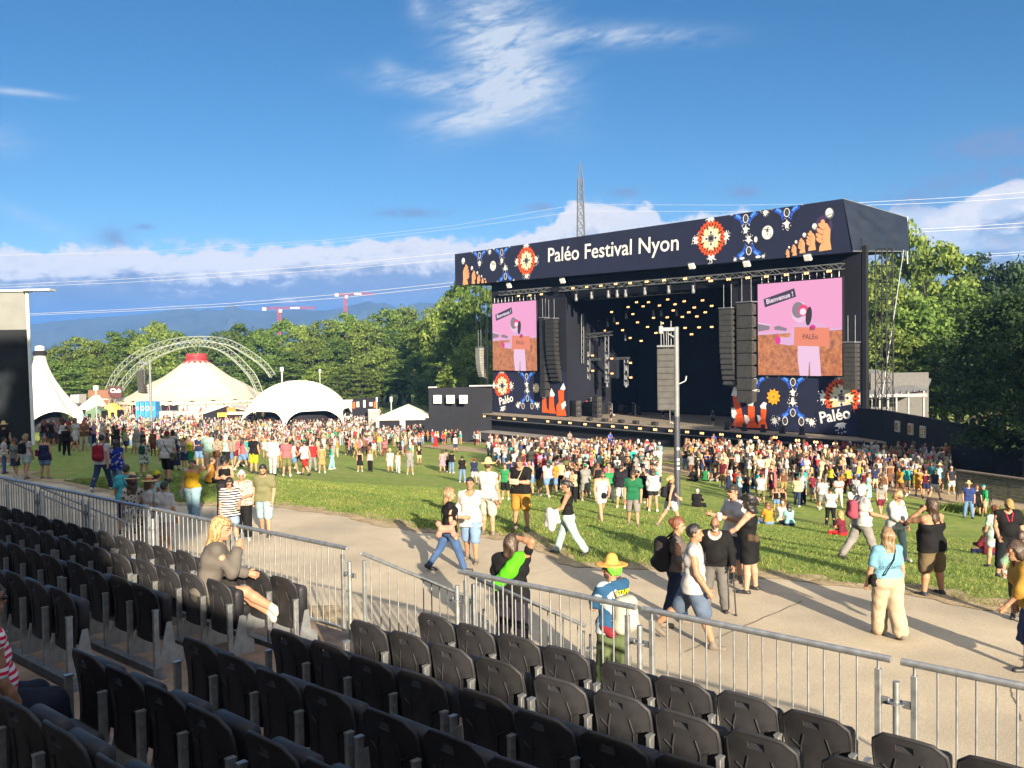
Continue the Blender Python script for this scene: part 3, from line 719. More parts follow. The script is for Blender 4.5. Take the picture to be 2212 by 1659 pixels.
        s.poly([f(*p) for p in ((.35, .95), (.7, .85), (1.05, .25), (1.0, -.75), (1.15, -1.6), (-.15, -1.65), (-.1, -1.2), (.25, -.7), (.15, .1))], iS)
        for i, (x, z, a) in enumerate(((.12, .62, -.75), (-.02, .18, -.65), (-.12, -.25, -.6), (-.08, -.65, -.55))):
            s.ell(f(x, z), .47*k, .21*k, iS2, 14, m*a); s.ell(f(x, z+.03), .43*k, .17*k, iS, 14, m*a)
        s.ell(f(.25, 1.0), .22*k, .26*k, iS, 12)
    def words(s, txt, c, size, rot=0., mi=iW, bold=.02, sx=1.):
        s.k = 90
        M = Matrix.Rotation(rot, 4, 'Z'); me = text_mesh(txt, size, bold)
        s.mb.add([s.place(*(lambda v: (c[0]+v.x*sx, c[1]+v.y))(M @ q.co), .004+.0004*s.k) for q in me.vertices], [tuple(p.vertices) for p in me.polygons], mi)
        bpy.data.meshes.remove(me)
stage = thing('festival_stage', 'huge black open air stage with printed roof banner and two printed side walls', 'stage', S(21, -6, -6.5))
def spart(mb, name, mat): return mb.build(name, mat, stage, world=True)
FLOOR_Z = -3.85
# roof banner: plane between the four corners read from the photograph
BAN_W = 1.2
bTL, bTR, bBL, bBR = [fac(*p, w=BAN_W) for p in ((975, 550), (1820, 429), (983, 617), (1842, 545))]
print('banner', bTL, bTR, bBL, bBR)
bz = lambda t, v: (bBL[1]+(bBR[1]-bBL[1])*(bBL[0]-t)/(bBL[0]-bBR[0]))*(1-v)+(bTL[1]+(bTR[1]-bTL[1])*(bTL[0]-t)/(bTL[0]-bTR[0]))*v
def banpt(px, py): t, z = fac(px, py, BAN_W); return (-t, z)
pr = Print(lambda x, z, h: S(-x, BAN_W+h, z))
pr.mb.add([S(bTL[0], BAN_W, bTL[1]), S(bTR[0], BAN_W, bTR[1]), S(bBR[0], BAN_W, bBR[1]), S(bBL[0], BAN_W, bBL[1])], [(0, 1, 2, 3)], iN)
A_ = lambda x, y: banpt((1120+x/7.9)*.864, (560+y/7.9)*.864)
B_ = lambda x, y: banpt((1700+x/5.267)*.864, (500+y/5.267)*.864)
kA = 1.0
pr.mandala(B_(410, 505), 1.95); pr.mandala(A_(1550, 725), 1.95)
pr.blue(B_(867, 245), .95, 1); pr.blue(B_(1408, 165), .95, 1); pr.blue(B_(908, 668), .95, -1)
pr.ell(B_(1000, 520), .2, .3, iW); pr.disco(B_(1153, 428), .70); pr.splash(B_(1125, 165), .45)
for q in ((820, 768), (1030, 748)): pr.ell(B_(*q), .32, .13, iW, 12)
pr.blue(A_(625, 618), .95, 1); pr.blue(A_(1062, 560), .95, 1); pr.blue(A_(1138, 1035), .95, -1); pr.disco(A_(890, 828), .70); pr.splash(A_(825, 545), .45)
pr.k = 0; pr.ell(B_(1890, 350), .95, 1.05, iP)
for (x, y, k) in ((1850, 440, 1.02), (1700, 520, .66), (1585, 590, .50), (1490, 650, .38), (1410, 695, .28)): pr.mic(B_(x, y), k, 1)
for (x, y, k) in ((385, 970, 1.02), (530, 1030, .66), (625, 1085, .50), (700, 1125, .38), (760, 1160, .28)): pr.mic(A_(x, y), k, -1)
ta = banpt(1184, 552); tb = banpt(1467, 526)
me = text_mesh('Paléo Festival Nyon', 1, .02); wx = [v.co.x for v in me.vertices]; tw = max(wx)-min(wx); bpy.data.meshes.remove(me)
tsz = 2.55; pr.words('Paléo Festival Nyon', ((ta[0]+tb[0])/2, (ta[1]+tb[1])/2), tsz, math.atan2(tb[1]-ta[1], tb[0]-ta[0])*.9, iW, .022, (tb[0]-ta[0])/(tw*tsz))
# the motifs are trimmed to the sheet
def clip_banner(mb):
    o = mb.v
    for i, v in enumerate(o):
        p = Vector(v)-SP0; t = p.dot(SD); lo, hi = bz(t, .004), bz(t, .996); tl = bBL[0]-.05; tr = bBR[0]+.1
        z = min(max(v[2], lo), hi); tt = min(max(t, tr), tl)
        if tt != t: p2 = Vector(v)+SD*(tt-t); o[i] = (p2.x, p2.y, z)
        elif z != v[2]: o[i] = (v[0], v[1], z)
clip_banner(pr.mb); spart(pr.mb, 'roof_banner', PMATS)
# roof slab behind the banner, right hand side sheet
sR = onT(1960, 464, bTR[0]); sRb = onT(1960, 543, bBR[0]); print('side', sR, sRb)
WB = -11.5
wv = Vector((0, 0, 0))
mb = MB()
ta_, tb_ = bBL[0]-.3, bBR[0]+1.6
mb.add([S(ta_, BAN_W-.15, bTL[1]-.2), S(tb_, BAN_W-.15, bTR[1]-.15), S(tb_, WB, sR[1]-.3), S(ta_, WB, bTL[1]-.6), S(ta_, BAN_W-.15, bBL[1]+.25), S(tb_, BAN_W-.15, bBR[1]+.35), S(tb_, WB, sRb[1]+.9), S(ta_, WB, bBL[1]+.5)],
       [(0, 1, 2, 3), (7, 6, 5, 4), (0, 4, 5, 1), (1, 5, 6, 2), (2, 6, 7, 3), (3, 7, 4, 0)])
spart(mb, 'roof', SBLACK)
# creased side sheet of the roof, drawn as a real cloth surface with folds
def sheet(p00, p10, p11, p01, n, m, amp, name, mat, off, th=0.05):
    V = []; 
    for j in range(m+1):
        for i in range(n+1):
            a, b = i/n, j/m
            p = (p00*(1-a)+p10*a)*(1-b)+(p01*(1-a)+p11*a)*b
            h = amp*(abs(math.sin(a*7+b*5+math.sin(b*9)))*.6+abs(math.sin(a*3-b*11+1))*.5+.5*math.sin(a*19+b*4)*math.sin(b*13))*min(1, 6*a*(1-a)+.1)*min(1, 5*b*(1-b)+.1)
            V.append(p+off*(h+.02))
    f = [(j*(n+1)+i, j*(n+1)+i+1, (j+1)*(n+1)+i+1, (j+1)*(n+1)+i) for j in range(m) for i in range(n)]
    mb = MB().add(V, f, 0, True); mb.add([v-off*th for v in V], [q[::-1] for q in f], 0, True); return mb
TARP = pm('black_tarpaulin', (.012, .016, .026), .4, 0, .25, .5, .0, .5)
tR = bTR[0]-.25; tRb = bBR[0]-.25
wR = onT(1960, 470, tR); wRb = onT(1962, 543, tRb)
print('side2', wR, wRb, onT(1843, 540, tRb))
pTF, pTB = S(bTR[0]-.02, BAN_W, bTR[1]), S(tR, wR[0], wR[1]); pBF, pBB = S(bBR[0]-.02, BAN_W, bBR[1]+.1), S(tRb, wRb[0], wRb[1])
spart(sheet(pBF, pBB, pTB, pTF, 22, 14, .16, 'x', None, -SD), 'side_sheet', TARP)
mb = MB(); mb.bar(pTB-Vector((0, 0, 4.6)), pTB+Vector((0, 0, .1)), .08, 6); mb.bar(pTF, pTB, .05, 6); mb.bar(pBF, pBB, .05, 6); spart(mb, 'corner_frame', STEEL)
mb = MB(); mb.add([pBF, pBB, S(ta_, wRb[0], bBL[1]+.3), S(ta_, BAN_W-.2, bBL[1]+.1)], [(0, 1, 2, 3)]); mb.add([p-Vector((0, 0, .06)) for p in (pBF, pBB, S(ta_, wRb[0], bBL[1]+.3), S(ta_, BAN_W-.2, bBL[1]+.1))], [(3, 2, 1, 0)]); spart(mb, 'roof_lining', SBLACK)
# wings with prints below and the screens above, opening between
tLo = fac(1062, 800)[0]; tLi = fac(1222, 800)[0]; tRi = fac(1577, 880)[0]; tRo = fac(1857, 900)[0]
print('wings', tLo, tLi, tRi, tRo)
def opening(px, py, w=0.): return fac(px, py, w)
for (a, b) in ((tLo, tLi), (tRi, tRo)):
    mb = MB(); sbox(mb, a, b, -.5, -.2, FLOOR_Z, 14.6); spart(mb, 'wing_wall', SBLACK)
mb = MB(); sbox(mb, tLi-.02, tRi+.02, -1.2, -1.0, 11.2, 14.6); spart(mb, 'header_drape', SBLACK)
mb = MB(); sbox(mb, tLi+1, tRi-1, -14.2, -14, FLOOR_Z, 14.4); spart(mb, 'back_drape', SBLACK)
for a in (tLi+.8, tRi-1): mb = MB(); sbox(mb, a, a+.2, -14, -.6, FLOOR_Z, 14.4); spart(mb, 'side_drape', SBLACK)
mb = MB(); sbox(mb, tLi+1, tRi-1, -14, -.3, 13.6, 13.8); spart(mb, 'ceiling_drape', SBLACK)
# deck
zz = [opening(*p) for p in ((1016, 890), (1452, 923), (1911, 952))]; print('deck on w0', zz)
DW = 2.6; dL = fac(1016, 890, DW)[0]; dR = fac(1911, 952, DW)[0]; print('deck', dL, dR, fac(1452, 923, DW), fac(1016, 890, DW), fac(1911, 952, DW))
mb = MB(); sbox(mb, dL, dR, -.8, DW, FLOOR_Z-.12, FLOOR_Z-.004); sbox(mb, tLo, tRo+.2, -14.5, -.805, FLOOR_Z-.12, FLOOR_Z-.004); spart(mb, 'deck', SFLOOR)
mb = MB(); sbox(mb, dL, dR, -.9, DW-.02, -7.6, FLOOR_Z-.125); spart(mb, 'deck_front', SBLACK2)
mb = MB()
mb.prism([(0, 0), (1.0, -.05), (1.0, -.13), (0, -.5)], 0, dL-dR-3, Matrix(((SW.x, -SD.x, 0), (SW.y, -SD.y, 0), (0, 0, 1))).to_3x3(), 0)
mb.v = [tuple(Vector(v)+S(dL-1.5, DW-.02, FLOOR_Z-.62)) for v in mb.v]; spart(mb, 'light_shelf', SBLACK2)
mb = MB(); sbox(mb, dL-1.5, dR+1.5, DW+.93, DW+.99, FLOOR_Z-.68, FLOOR_Z-.62); spart(mb, 'shelf_edge', STEELD)
# printed lower walls
def wall_print(cornersL, cornersR, zb, zt, motifs, name):
    p = Print(lambda x, z, h: S(-x, -.2+.02+h, z)); p.mb.add([S(cornersL, -.18, zb), S(cornersR, -.18, zb), S(cornersR, -.18, zt), S(cornersL, -.18, zt)], [(0, 1, 2, 3)], iN)
    motifs(p)
    for i, v in enumerate(p.mb.v):
        q = Vector(v)-SP0; t = q.dot(SD); tt = min(max(t, cornersR+.05), cornersL-.05); z = min(max(v[2], zb+.02), zt-.02); r = Vector(v)+SD*(tt-t); p.mb.v[i] = (r.x, r.y, z)
    spart(p.mb, name, PMATS)
def wp(px, py): t, z = fac(px, py, -.15); return (-t, z)
C_ = lambda x, y: wp((1640+x/5.53)*.864, (900+y/5.53)*.864)
G2 = lambda x, y: wp((1680+x/3.456)*.864, (840+y/3.456)*.864)
G1 = lambda x, y: wp((1040+x/3.456)*.864, (840+y/3.456)*.864)
def legs(p, f, sets):
    for pts, mi in sets: p.poly([f(*q) for q in pts], mi)
def right_motifs(p):
    p.mandala(G2(1465, 535), 1.95); p.splash(G2(1460, 760), .8)
    for x, y, up in ((1892, 305, 1), (1892, 728, -1)): p.blue(C_(x, y), .88, up)
    p.blue(C_(1370, 300), .8, 1); p.ringspk(C_(1785, 842), .42); p.ringspk(C_(2010, 850), .42); p.splash(C_(1640, 840), .5); p.splash(C_(2150, 860), .5)
    p.star(C_(1625, 510), .62, .86, 10, iY, .16); p.star(C_(1625, 510), .48, .62, 10, iO, .0); p.star(C_(1625, 510), .42, .56, 10, iY, .0); p.ell(C_(1625, 510), .13, .15, iO, 12)
    legs(p, C_, [(((1062, 500), (1128, 505), (1165, 600), (1195, 740), (1250, 935), (1040, 912), (1100, 800), (1085, 700)), iO), (((1020, 490), (1075, 375), (1110, 360), (1128, 490), (1100, 505)), iW), (((1030, 660), (1090, 660), (1120, 740), (1080, 810), (1050, 780)), iW),
      (((1275, 640), (1365, 640), (1368, 850), (1400, 890), (1410, 940), (1250, 935), (1270, 860)), iO), (((1250, 595), (1350, 585), (1345, 640), (1275, 630)), iW), (((1220, 755), (1270, 770), (1300, 830), (1250, 900), (1225, 830)), iW),
      (((1450, 680), (1530, 680), (1515, 840), (1545, 950), (1400, 935), (1425, 850), (1450, 820)), iO), (((1440, 635), (1490, 580), (1535, 595), (1520, 640), (1525, 680), (1450, 670)), iW), (((1400, 760), (1440, 770), (1455, 820), (1415, 860)), iW),
      (((1110, 760), (1190, 730), (1200, 760), (1115, 790)), iR), (((1290, 850), (1365, 840), (1380, 870), (1290, 880)), iR)])
    c = G2(1405, 690); ra = .2; p.k = 80
    p.poly([(c[0]+x*math.cos(ra)-z*math.sin(ra), c[1]+x*math.sin(ra)+z*math.cos(ra)) for x, z in ((-1.95, -.75), (2.1, -.75), (2.1, .8), (-1.95, .8))], iN); p.words('Paléo', c, 1.55, ra, iW, .03)
def left_motifs(p):
    p.mandala(G1(745, 430), 1.95); p.splash(G1(750, 620), .8)
    p.blue(G1(955, 350), .9, 1); p.blue(G1(962, 540), .9, -1); p.ringspk(G1(925, 605), .42); p.ringspk(G1(1002, 605), .42); p.splash(G1(880, 600), .5); p.splash(G1(1050, 600), .5)
    p.star(G1(1040, 450), .5, .75, 10, iC)
    legs(p, G1, [(((1093, 540), (1125, 540), (1130, 620), (1160, 665), (1090, 660)), iO), (((1090, 535), (1105, 500), (1128, 520), (1125, 540)), iW), (((1152, 525), (1190, 525), (1195, 610), (1210, 670), (1150, 668)), iO), (((1150, 520), (1170, 450), (1200, 505), (1192, 525)), iW), (((1228, 470), (1278, 470), (1280, 580), (1300, 690), (1215, 690), (1215, 600), (1235, 570)), iO), (((1245, 460), (1275, 405), (1293, 455), (1280, 470)), iW), (((1255, 590), (1290, 560), (1298, 600), (1265, 640)), iW)])
    c = G1(778, 553); ra = .22; p.k = 80
    p.poly([(c[0]+x*math.cos(ra)-z*math.sin(ra), c[1]+x*math.sin(ra)+z*math.cos(ra)) for x, z in ((-2.0, -.75), (2.1, -.75), (2.1, .8), (-2.0, .8))], iN); p.words('Paléo', c, 1.5, ra, iW, .03)
wall_print(tRi-.0, tRo, FLOOR_Z+.1, 1.75, right_motifs, 'printed_wall')
wall_print(tLo, tLi, FLOOR_Z+.1, 1.95, left_motifs, 'printed_wall')
# scaffold tower and guy at the right end, truss legs at the left end
def tower(mb, t, w, z0, z1, s=1.1):
    c = [S(t-s/2, w-s/2, 0), S(t+s/2, w-s/2, 0), S(t+s/2, w+s/2, 0), S(t-s/2, w+s/2, 0)]; up = Vector((0, 0, 1))
    for p in c: mb.bar(p+up*z0, p+up*z1, .06, 6)
    k = int((z1-z0)/1.5)
    for j in range(k+1):
        z = z0+(z1-z0)*j/k
        for i in range(4):
            mb.bar(c[i]+up*z, c[(i+1) % 4]+up*z, .035, 5)
            if j < k: a, b = (c[i], c[(i+1) % 4]) if j % 2 else (c[(i+1) % 4], c[i]); mb.bar(a+up*z, b+up*(z+(z1-z0)/k), .03, 5)
mb = MB(); tower(mb, tRo-1.3, -2.0, -6.6, 13.6); spart(mb, 'scaffold_tower', pm('dark_tower_steel', (.022, .024, .027), .6, .3, .2))
mb = MB(); sbox(mb, tRo-.55, tRo-.15, -.6, -.2, FLOOR_Z-2, 13.9); spart(mb, 'corner_post', SBLACK2)
g0 = onT(1945, 548, bBR[0]-1.); mb = MB(); mb.bar(S(bBR[0]-.6, wRb[0]+1.5, wRb[1]), S(tRo-1.7, -1.0, .2), .05, 5); spart(mb, 'guy_wire', STEEL)
mb = MB()
for t_ in (tLo+.6, tLo+2.2, tLo+3.4): mb.bar(S(t_, .2, 1.2), S(t_, .2, bBL[1]+.1), .04, 5)
mb.tube([S(tLo+.9, .3, 8), S(tLo+.8, .4, 3), S(tLo+.5, .5, -1), S(tLo-.2, .5, -3.2)], .07, 6); mb.tube([S(tLo+.5, .3, 10), S(tLo+.45, .4, 3), S(tLo+.3, .5, 0), S(tLo-.6, .5, -2.0)], .07, 6); spart(mb, 'cable', SBLACK2)
# ---------------- video screens (things)
def emi(name, hx, k=1.): c = hexc(hx); return pm(name, (0.01, .01, .01), .6, 0, 0, emit=tuple(x*k for x in c), es=2**-EXPOSURE)
def field_emit():
    m = bpy.data.materials.new('screen_field'); N, L = nodes(m); b = N['Principled BSDF']; b.inputs['Base Color'].default_value = (.01, .01, .01, 1)
    tc = N.new('ShaderNodeTexCoord'); n = N.new('ShaderNodeTexNoise'); n.inputs['Scale'].default_value = 2.2; n.inputs['Detail'].default_value = 8; n.inputs['Roughness'].default_value = .75; L.new(tc.outputs['Object'], n.inputs['Vector'])
    r = N.new('ShaderNodeValToRGB'); L.new(n.outputs[0], r.inputs[0]); e = r.color_ramp.elements; e[0].position = .36; e[0].color = (*hexc('8a5a48'), 1); e[1].position = .62; e[1].color = (*hexc('e59a66'), 1); q = e.new(.5); q.color = (*hexc('cf7b50'), 1)
    L.new(r.outputs[0], b.inputs['Emission Color']); b.inputs['Emission Strength'].default_value = 2**-EXPOSURE
    return m
SCM = [emi('screen_pink', 'f5a6d0'), field_emit(), emi('screen_white', 'f2c8e4'), emi('screen_slate', '3d3350'), emi('screen_orange', 'f08a6c'), emi('screen_magenta', 'ec2d96'), emi('screen_grey', '8d7f8a'), emi('screen_lilac', 'e6b4da'), emi('screen_text', 'ffe9f6'), emi('screen_red', 'f0427c'), emi('screen_dark', '2c2630')]
def screen(tl, tr, zb, zt, label):
    o = thing('video_screen', label, 'screen', S((tl+tr)/2, .1, (zb+zt)/2), 0, 'video screens of the stage')
    W, H = tl-tr, zt-zb; k = 0
    mb = MB(); sbox(mb, tl+.12, tr-.12, -.15, .02, zb-.1, zt+.1); mb.build('frame', SBLACK2, o, world=True)
    p = Print(lambda x, z, h: S(tl-x*W, .03+h, zt-z*H))
    D = lambda x, y: ((x-205)/1250.0, (y-(182-90*(x-205)/1250.0))/(1520-182+90*(x-205)/1250.0-0))     # measured on the right screen
    P = lambda pts, mi: p.poly([D(*q) for q in pts], mi)
    p.poly([(0, 0), (1, 0), (1, .54), (0, .54)], 0); p.poly([(0, .535), (.35, .53), (.7, .50), (1, .515), (1, 1), (0, 1)], 1); p.poly([(0, .53), (1, .505), (1, .53), (0, .56)], 7)
    P(((295, 400), (772, 240), (800, 365), (318, 522)), 3)
    p.k += 1; me = text_mesh('Bienvenue !', 1, .02); xs = [v.co.x for v in me.vertices]; cx, cz = D(548, 384); a = .2; s_ = .335*W/(max(xs)-min(xs))
    p.mb.add([p.place(cx+(v.co.x*math.cos(a)*s_-v.co.y*math.sin(a)*s_)/W, cz-(v.co.x*math.sin(a)*s_+v.co.y*math.cos(a)*s_)/H, .004+.0004*p.k) for v in me.vertices], [tuple(q.vertices) for q in me.polygons], 8)
    P(((205, 745), (400, 780), (385, 850), (210, 880)), 6); P(((205, 740), (410, 775), (400, 795), (205, 765)), 2); P(((460, 810), (530, 790), (660, 830), (650, 870), (470, 850)), 6)
    P(((760, 780), (930, 720), (1190, 760), (1260, 860), (1240, 1000), (700, 1080), (540, 1060), (560, 960), (700, 960)), 7)
    P(((820, 1080), (1130, 1080), (1160, 1525), (1000, 1525), (985, 1320), (975, 1525), (850, 1525), (820, 1300)), 2); P(((990, 1320), (1000, 1320), (1004, 1525), (992, 1525)), 6)
    cc = D(850, 590); p.ell(cc, .098, .112, 2); p.ell(D(830, 560), .075, .085, 6); p.ell(D(905, 565), .060, .062, 9, 18); p.ell(D(900, 585), .038, .036, 8, 14); p.ell(D(985, 650), .036, .10, 10, 18, .12)
    P(((770, 810), (1280, 820), (1275, 1095), (765, 1085)), 4)
    for q in ((520, 1010, .033, .042), (512, 950, .012, .035), (1040, 810, .036, .026)): p.ell(D(q[0], q[1]), q[2], q[3], 5, 14)
    for x in (1000, 1025, 1055): P(((x, 810), (x+14, 810), (x+10, 860), (x-4, 860)), 3)
    p.k += 1; me2 = text_mesh('PALEo', 1, .0); xs = [v.co.x for v in me2.vertices]; cx, cz = D(1005, 955); s_ = .175*W/(max(xs)-min(xs))
    p.mb.add([p.place(cx+v.co.x*s_/W, cz-v.co.y*s_*1.15/H, .004+.0004*p.k) for v in me2.vertices], [tuple(q.vertices) for q in me2.polygons], 10)
    p.mb.build('picture', SCM, o, world=True)
    mb = MB()
    for i in range(12):
        t_ = tl-W*(i+.5)/12; mb.bar(S(t_, -.1, zt+.1), S(t_, -.1, zt+.75), .05, 5)
    mb.build('hanger', STEEL, o, world=True)
zR0, zR1 = fac(2001*.864, 938.5*.864)[1], (fac(1894*.864, 709.4*.864)[1]+fac(2105*.864, 695.8*.864)[1])/2
tl, tr = fac(1895.5*.864, 820*.864)[0], fac(2106*.864, 820*.864)[0]; screen(tl, tr, zR0, zR1, 'large pink video screen with person in white helmet, nearer right one of the stage')
tl2, tr2 = fac(1232*.864, 840*.864)[0], fac(1342*.864, 840*.864)[0]; screen(tl2, tr2, fac(1289*.864, 926.4*.864)[1], fac(1289*.864, 755*.864)[1], 'smaller looking pink video screen at the far left side of the stage')
# ---------------- lamps
def lamp_proto():
    t = thing('stage_light', 'two eye blinder lamp', 'stage light', (0, 0, -200), 0, 'lit warm lamps of the stage')
    mb = MB(); mb.box((0, .10, 0), (.62, .18, .34), bev=.03); mb.box((0, .1, .26), (.08, .08, .2)); mb.build('housing', SBLACK2, t)
    LM = pm('warm_lamp', (.2, .12, .06), .4, 0, 0, emit=(1, .45, .16), es=LAMP_S)
    for sx in (-1, 1): mb = MB(); mb.lathe([(0, -.05), (.10, -.03), (.125, 0)], n=12); mb.v = [(x+sx*.15, z-.0, y) for x, y, z in mb.v]; mb.build('lens', LM, t)
    return t
LAMP_S = 1.2
def lamp_at(px, py, w, label, first=[None], sc_=1.):
    t, z = fac(px, py, w)
    if first[0] is None: first[0] = o = lamp_proto()
    else: o = copy_tree(first[0])
    o.location = S(t, w, z); o.rotation_euler = (R(-8), 0, math.atan2(-SD.y, -SD.x)); o.scale = (sc_,)*3; o['label'] = label; return o
Q4 = lambda x, y: ((1280+x/4.366)*.864, (680+y/4.366)*.864)          # crop of the stage opening
TRUSSL = [(665, 178), (815, 163), (970, 150), (1132, 131), (1290, 122), (1470, 106), (1660, 90), (1890, 73), (2140, 68)]
for i, q in enumerate(TRUSSL): lamp_at(*Q4(*q), 0.6, f'warm twin lamp on the front truss, {ORD[i]} from the left over the stage opening')
for i, q in enumerate([(70, 262), (195, 255), (320, 243)]): lamp_at(*Q4(*q), 0.6, f'warm twin lamp above the left video screen, {ORD[i]} of the three')
BQ = lambda x, y: ((1700+x/5.267)*.864, (500+y/5.267)*.864)
for i, q in enumerate([(405, 1065), (640, 1045), (893, 1025), (1137, 1008), (1400, 985), (1665, 965), (1962, 938)]): lamp_at(*BQ(*q), 0.6, f'warm twin lamp on the truss over the right screen, {ORD[i]} from the left')
HANG = [(1088, 437), (1268, 383), (1432, 375), (1610, 366), (1780, 353), (1990, 388), (925, 530), (1370, 550), (1545, 500), (1695, 495), (1860, 490), (2018, 485), (1207, 635), (1572, 665), (1890, 610), (2042, 605), (1410, 752), (2180, 600), (2180, 370), (1150, 560), (1320, 460), (1480, 600), (1640, 560), (1760, 420), (1930, 440), (1010, 640), (1290, 720), (1490, 330), (1360, 330), (1700, 300), (1880, 320), (2080, 310), (2110, 440), (1960, 680)]
for i, q in enumerate(HANG): lamp_at(*Q4(*q), -6.5-(i % 3)*1.1, f'glowing warm lamp hanging in the dark stage, ' + (ORD[i] if i < 25 else 'low extra ' + ORD[i-25]) + f' of the overhead cloud', sc_=.9)
for i, q in enumerate([(880, 912), (882, 1078), (1090, 945), (1092, 1108), (1293, 992), (1297, 1152)]): lamp_at(*Q4(*q), -4.5, f'glowing warm lamp on the hanging light ladder, {ORD[i]} of six over the backline', sc_=.9)
C4 = lambda x, y: ((1640+x/5.53)*.864, (900+y/5.53)*.864)
FR = [C4(*q) for q in ((-10, 965), (200, 980), (430, 996), (635, 1013), (905, 1031), (1145, 1053), (1385, 1073), (1648, 1071), (1957, 1112), (2210, 1135))]+[((1680+1410/3.456)*.864, (840+932/3.456)*.864)]+[((1040+x/3.456)*.864, (840+y/3.456)*.864) for x, y in ((590, 695), (718, 708), (848, 715), (945, 722), (1138, 738), (1240, 746), (1330, 752), (1460, 763), (1578, 772), (1700, 782), (1815, 790), (1935, 800), (2065, 808))]
FR.sort()
for i, q in enumerate(FR): lamp_at(*q, DW+.55, f'warm twin lamp on the shelf under the stage edge, {ORD[i]} from the left')
# moving heads, floods and unlit cans
def head_proto():
    t = thing('moving_head', 'grey moving head spotlight', 'stage light', (0, 0, -200), 0, 'grey spotlights of the stage')
    mb = MB(); mb.box((0, 0, 0), (.42, .34, .18), bev=.03); mb.build('base', SBLACK2, t)
    mb = MB(); mb.box((-.2, 0, -.3), (.06, .14, .5), bev=.02); mb.box((.2, 0, -.3), (.06, .14, .5), bev=.02); mb.build('yoke', SBLACK2, t)
    mb = MB(); mb.lathe([(0, -.95), (.15, -.95), (.17, -.8), (.13, -.35), (.15, -.25), (.0, -.22)], n=14); mb.build('barrel', pm('grey_shell', (.16, .17, .19), .4, .2, .1), t)
    return t
H0 = head_proto(); used = [False]
def head_at(px, py, w, label, sc_=1., tilt=0.):
    o = H0 if not used[0] else copy_tree(H0); used[0] = True
    t, z = fac(px, py, w); o.location = S(t, w, z); o.rotation_euler = (tilt, 0, math.atan2(-SD.y, -SD.x)); o.scale = (sc_,)*3; o['label'] = label
for i, q in enumerate([(700, 215), (868, 190), (1052, 175), (1148, 170), (1240, 165), (1450, 140), (1710, 120), (1978, 115)]): head_at(*Q4(*q), .4, f'grey moving head hanging under the front truss, {ORD[i]} from the left', 1.25)
for i, q in enumerate([(955, 570), (1115, 470), (1248, 430), (1545, 400), (1630, 400), (1800, 395), (1240, 670), (1045, 520)]): head_at(*Q4(*q), -7, f'dark moving head in the overhead lamp cloud, {ORD[i]} of eight', 1.0)
for i, (x, y) in enumerate(((830, 870), (830, 960), (828, 1040), (825, 1110), (1035, 900), (1035, 1000), (1033, 1085), (1035, 1140), (1038, 1200), (1245, 1020), (1245, 1130), (1245, 1200))): head_at(*Q4(x, y-18), -4.6, f'grey moving head on a hanging ladder over the backline, {ORD[i]} of twelve', .95)
def flood_proto():
    t = thing('floodlight', 'white floodlight', 'floodlight', (0, 0, -200), 0, 'white floodlights under the roof banner')
    mb = MB(); mb.box((0, 0, -.25), (.75, .3, .6), bev=.05); mb.build('housing', pm('white_shell', (.6, .6, .58), .5), t)
    mb = MB(); mb.box((0, -.16, -.27), (.62, .03, .46)); mb.build('glass', pm('lamp_glass', (.75, .75, .7), .2), t)
    mb = MB(); mb.path([(-.4, 0, -.25), (-.4, 0, .15), (.4, 0, .15), (.4, 0, -.25)], .03, 6); mb.build('bracket', STEELD, t)
    return t
fl = None
for i, q in enumerate([(871, 838), (1675, 755), (148, 868)]+[((1280+545/4.366-1700)*5.267, (680+95/4.366-500)*5.267)]+[((1120+1195/7.9-1700)*5.267, (560+1215/7.9-500)*5.267)]):
    o = flood_proto() if fl is None else copy_tree(fl); fl = fl or o
    t, z = fac(*BQ(*q), 1.5); o.location = S(t, 1.5, z+.2); o.rotation_euler = (R(25), 0, math.atan2(-SD.y, -SD.x)); o['label'] = f'white floodlight under the banner edge, {["above the right screen left side", "above the right screen right side", "small, over the right of the opening", "over the left of the stage opening", "above the left screen"][i]}'
# trusses (things)
def truss_thing(pa, pb, w, label, wd=.5):
    a, b = fac(*pa, w), fac(*pb, w); A, B = S(a[0], w, a[1]), S(b[0], w, b[1])
    t = thing('lighting_truss', label, 'truss', (A+B)/2, 0, 'lighting trusses of the stage')
    mb = MB(); mb.truss(A, B, wd, .045, .8); mb.build('lattice', STEELD if w < 0 else STEEL, t, world=True); return t
truss_thing(Q4(530, 190), BQ(330, 1030), .3, 'long lit aluminium truss along the top of the stage opening')
truss_thing(BQ(330, 1030), BQ(2150, 870), .3, 'dark truss with lamps over the right video screen')
truss_thing(Q4(-130, 235), Q4(410, 190), .3, 'dark truss with lamps over the left video screen')
truss_thing(Q4(810, 285), Q4(1930, 200), -4, 'second dark truss behind the lit front truss')
truss_thing(Q4(810, 700), Q4(1085, 670), -4.5, 'short grey truss over the backline at the left of the stage', .45)
truss_thing(Q4(630, 965), Q4(1280, 940), -5, 'horizontal pipe truss across the hanging light ladders', .2)
for i, (x, y0, y1) in enumerate(((830, 700, 1180), (1035, 700, 1210), (1245, 960, 1240), (560, 330, 1020), (610, 330, 1240), (690, 400, 960), (770, 450, 1000))):
    truss_thing(Q4(x, y0), Q4(x, y1), -4.8 if i < 3 else -3.4, 'vertical ' + ['light ladder, left of three over the backline', 'light ladder, middle of three over the backline', 'light ladder, right of three over the backline', 'dark pole frame beside the left line array', 'scaffold pole frame at left inside the stage', 'third pole frame at left inside the stage', 'fourth thin pole frame at left inside the stage'][i], .45 if i < 3 else .3)
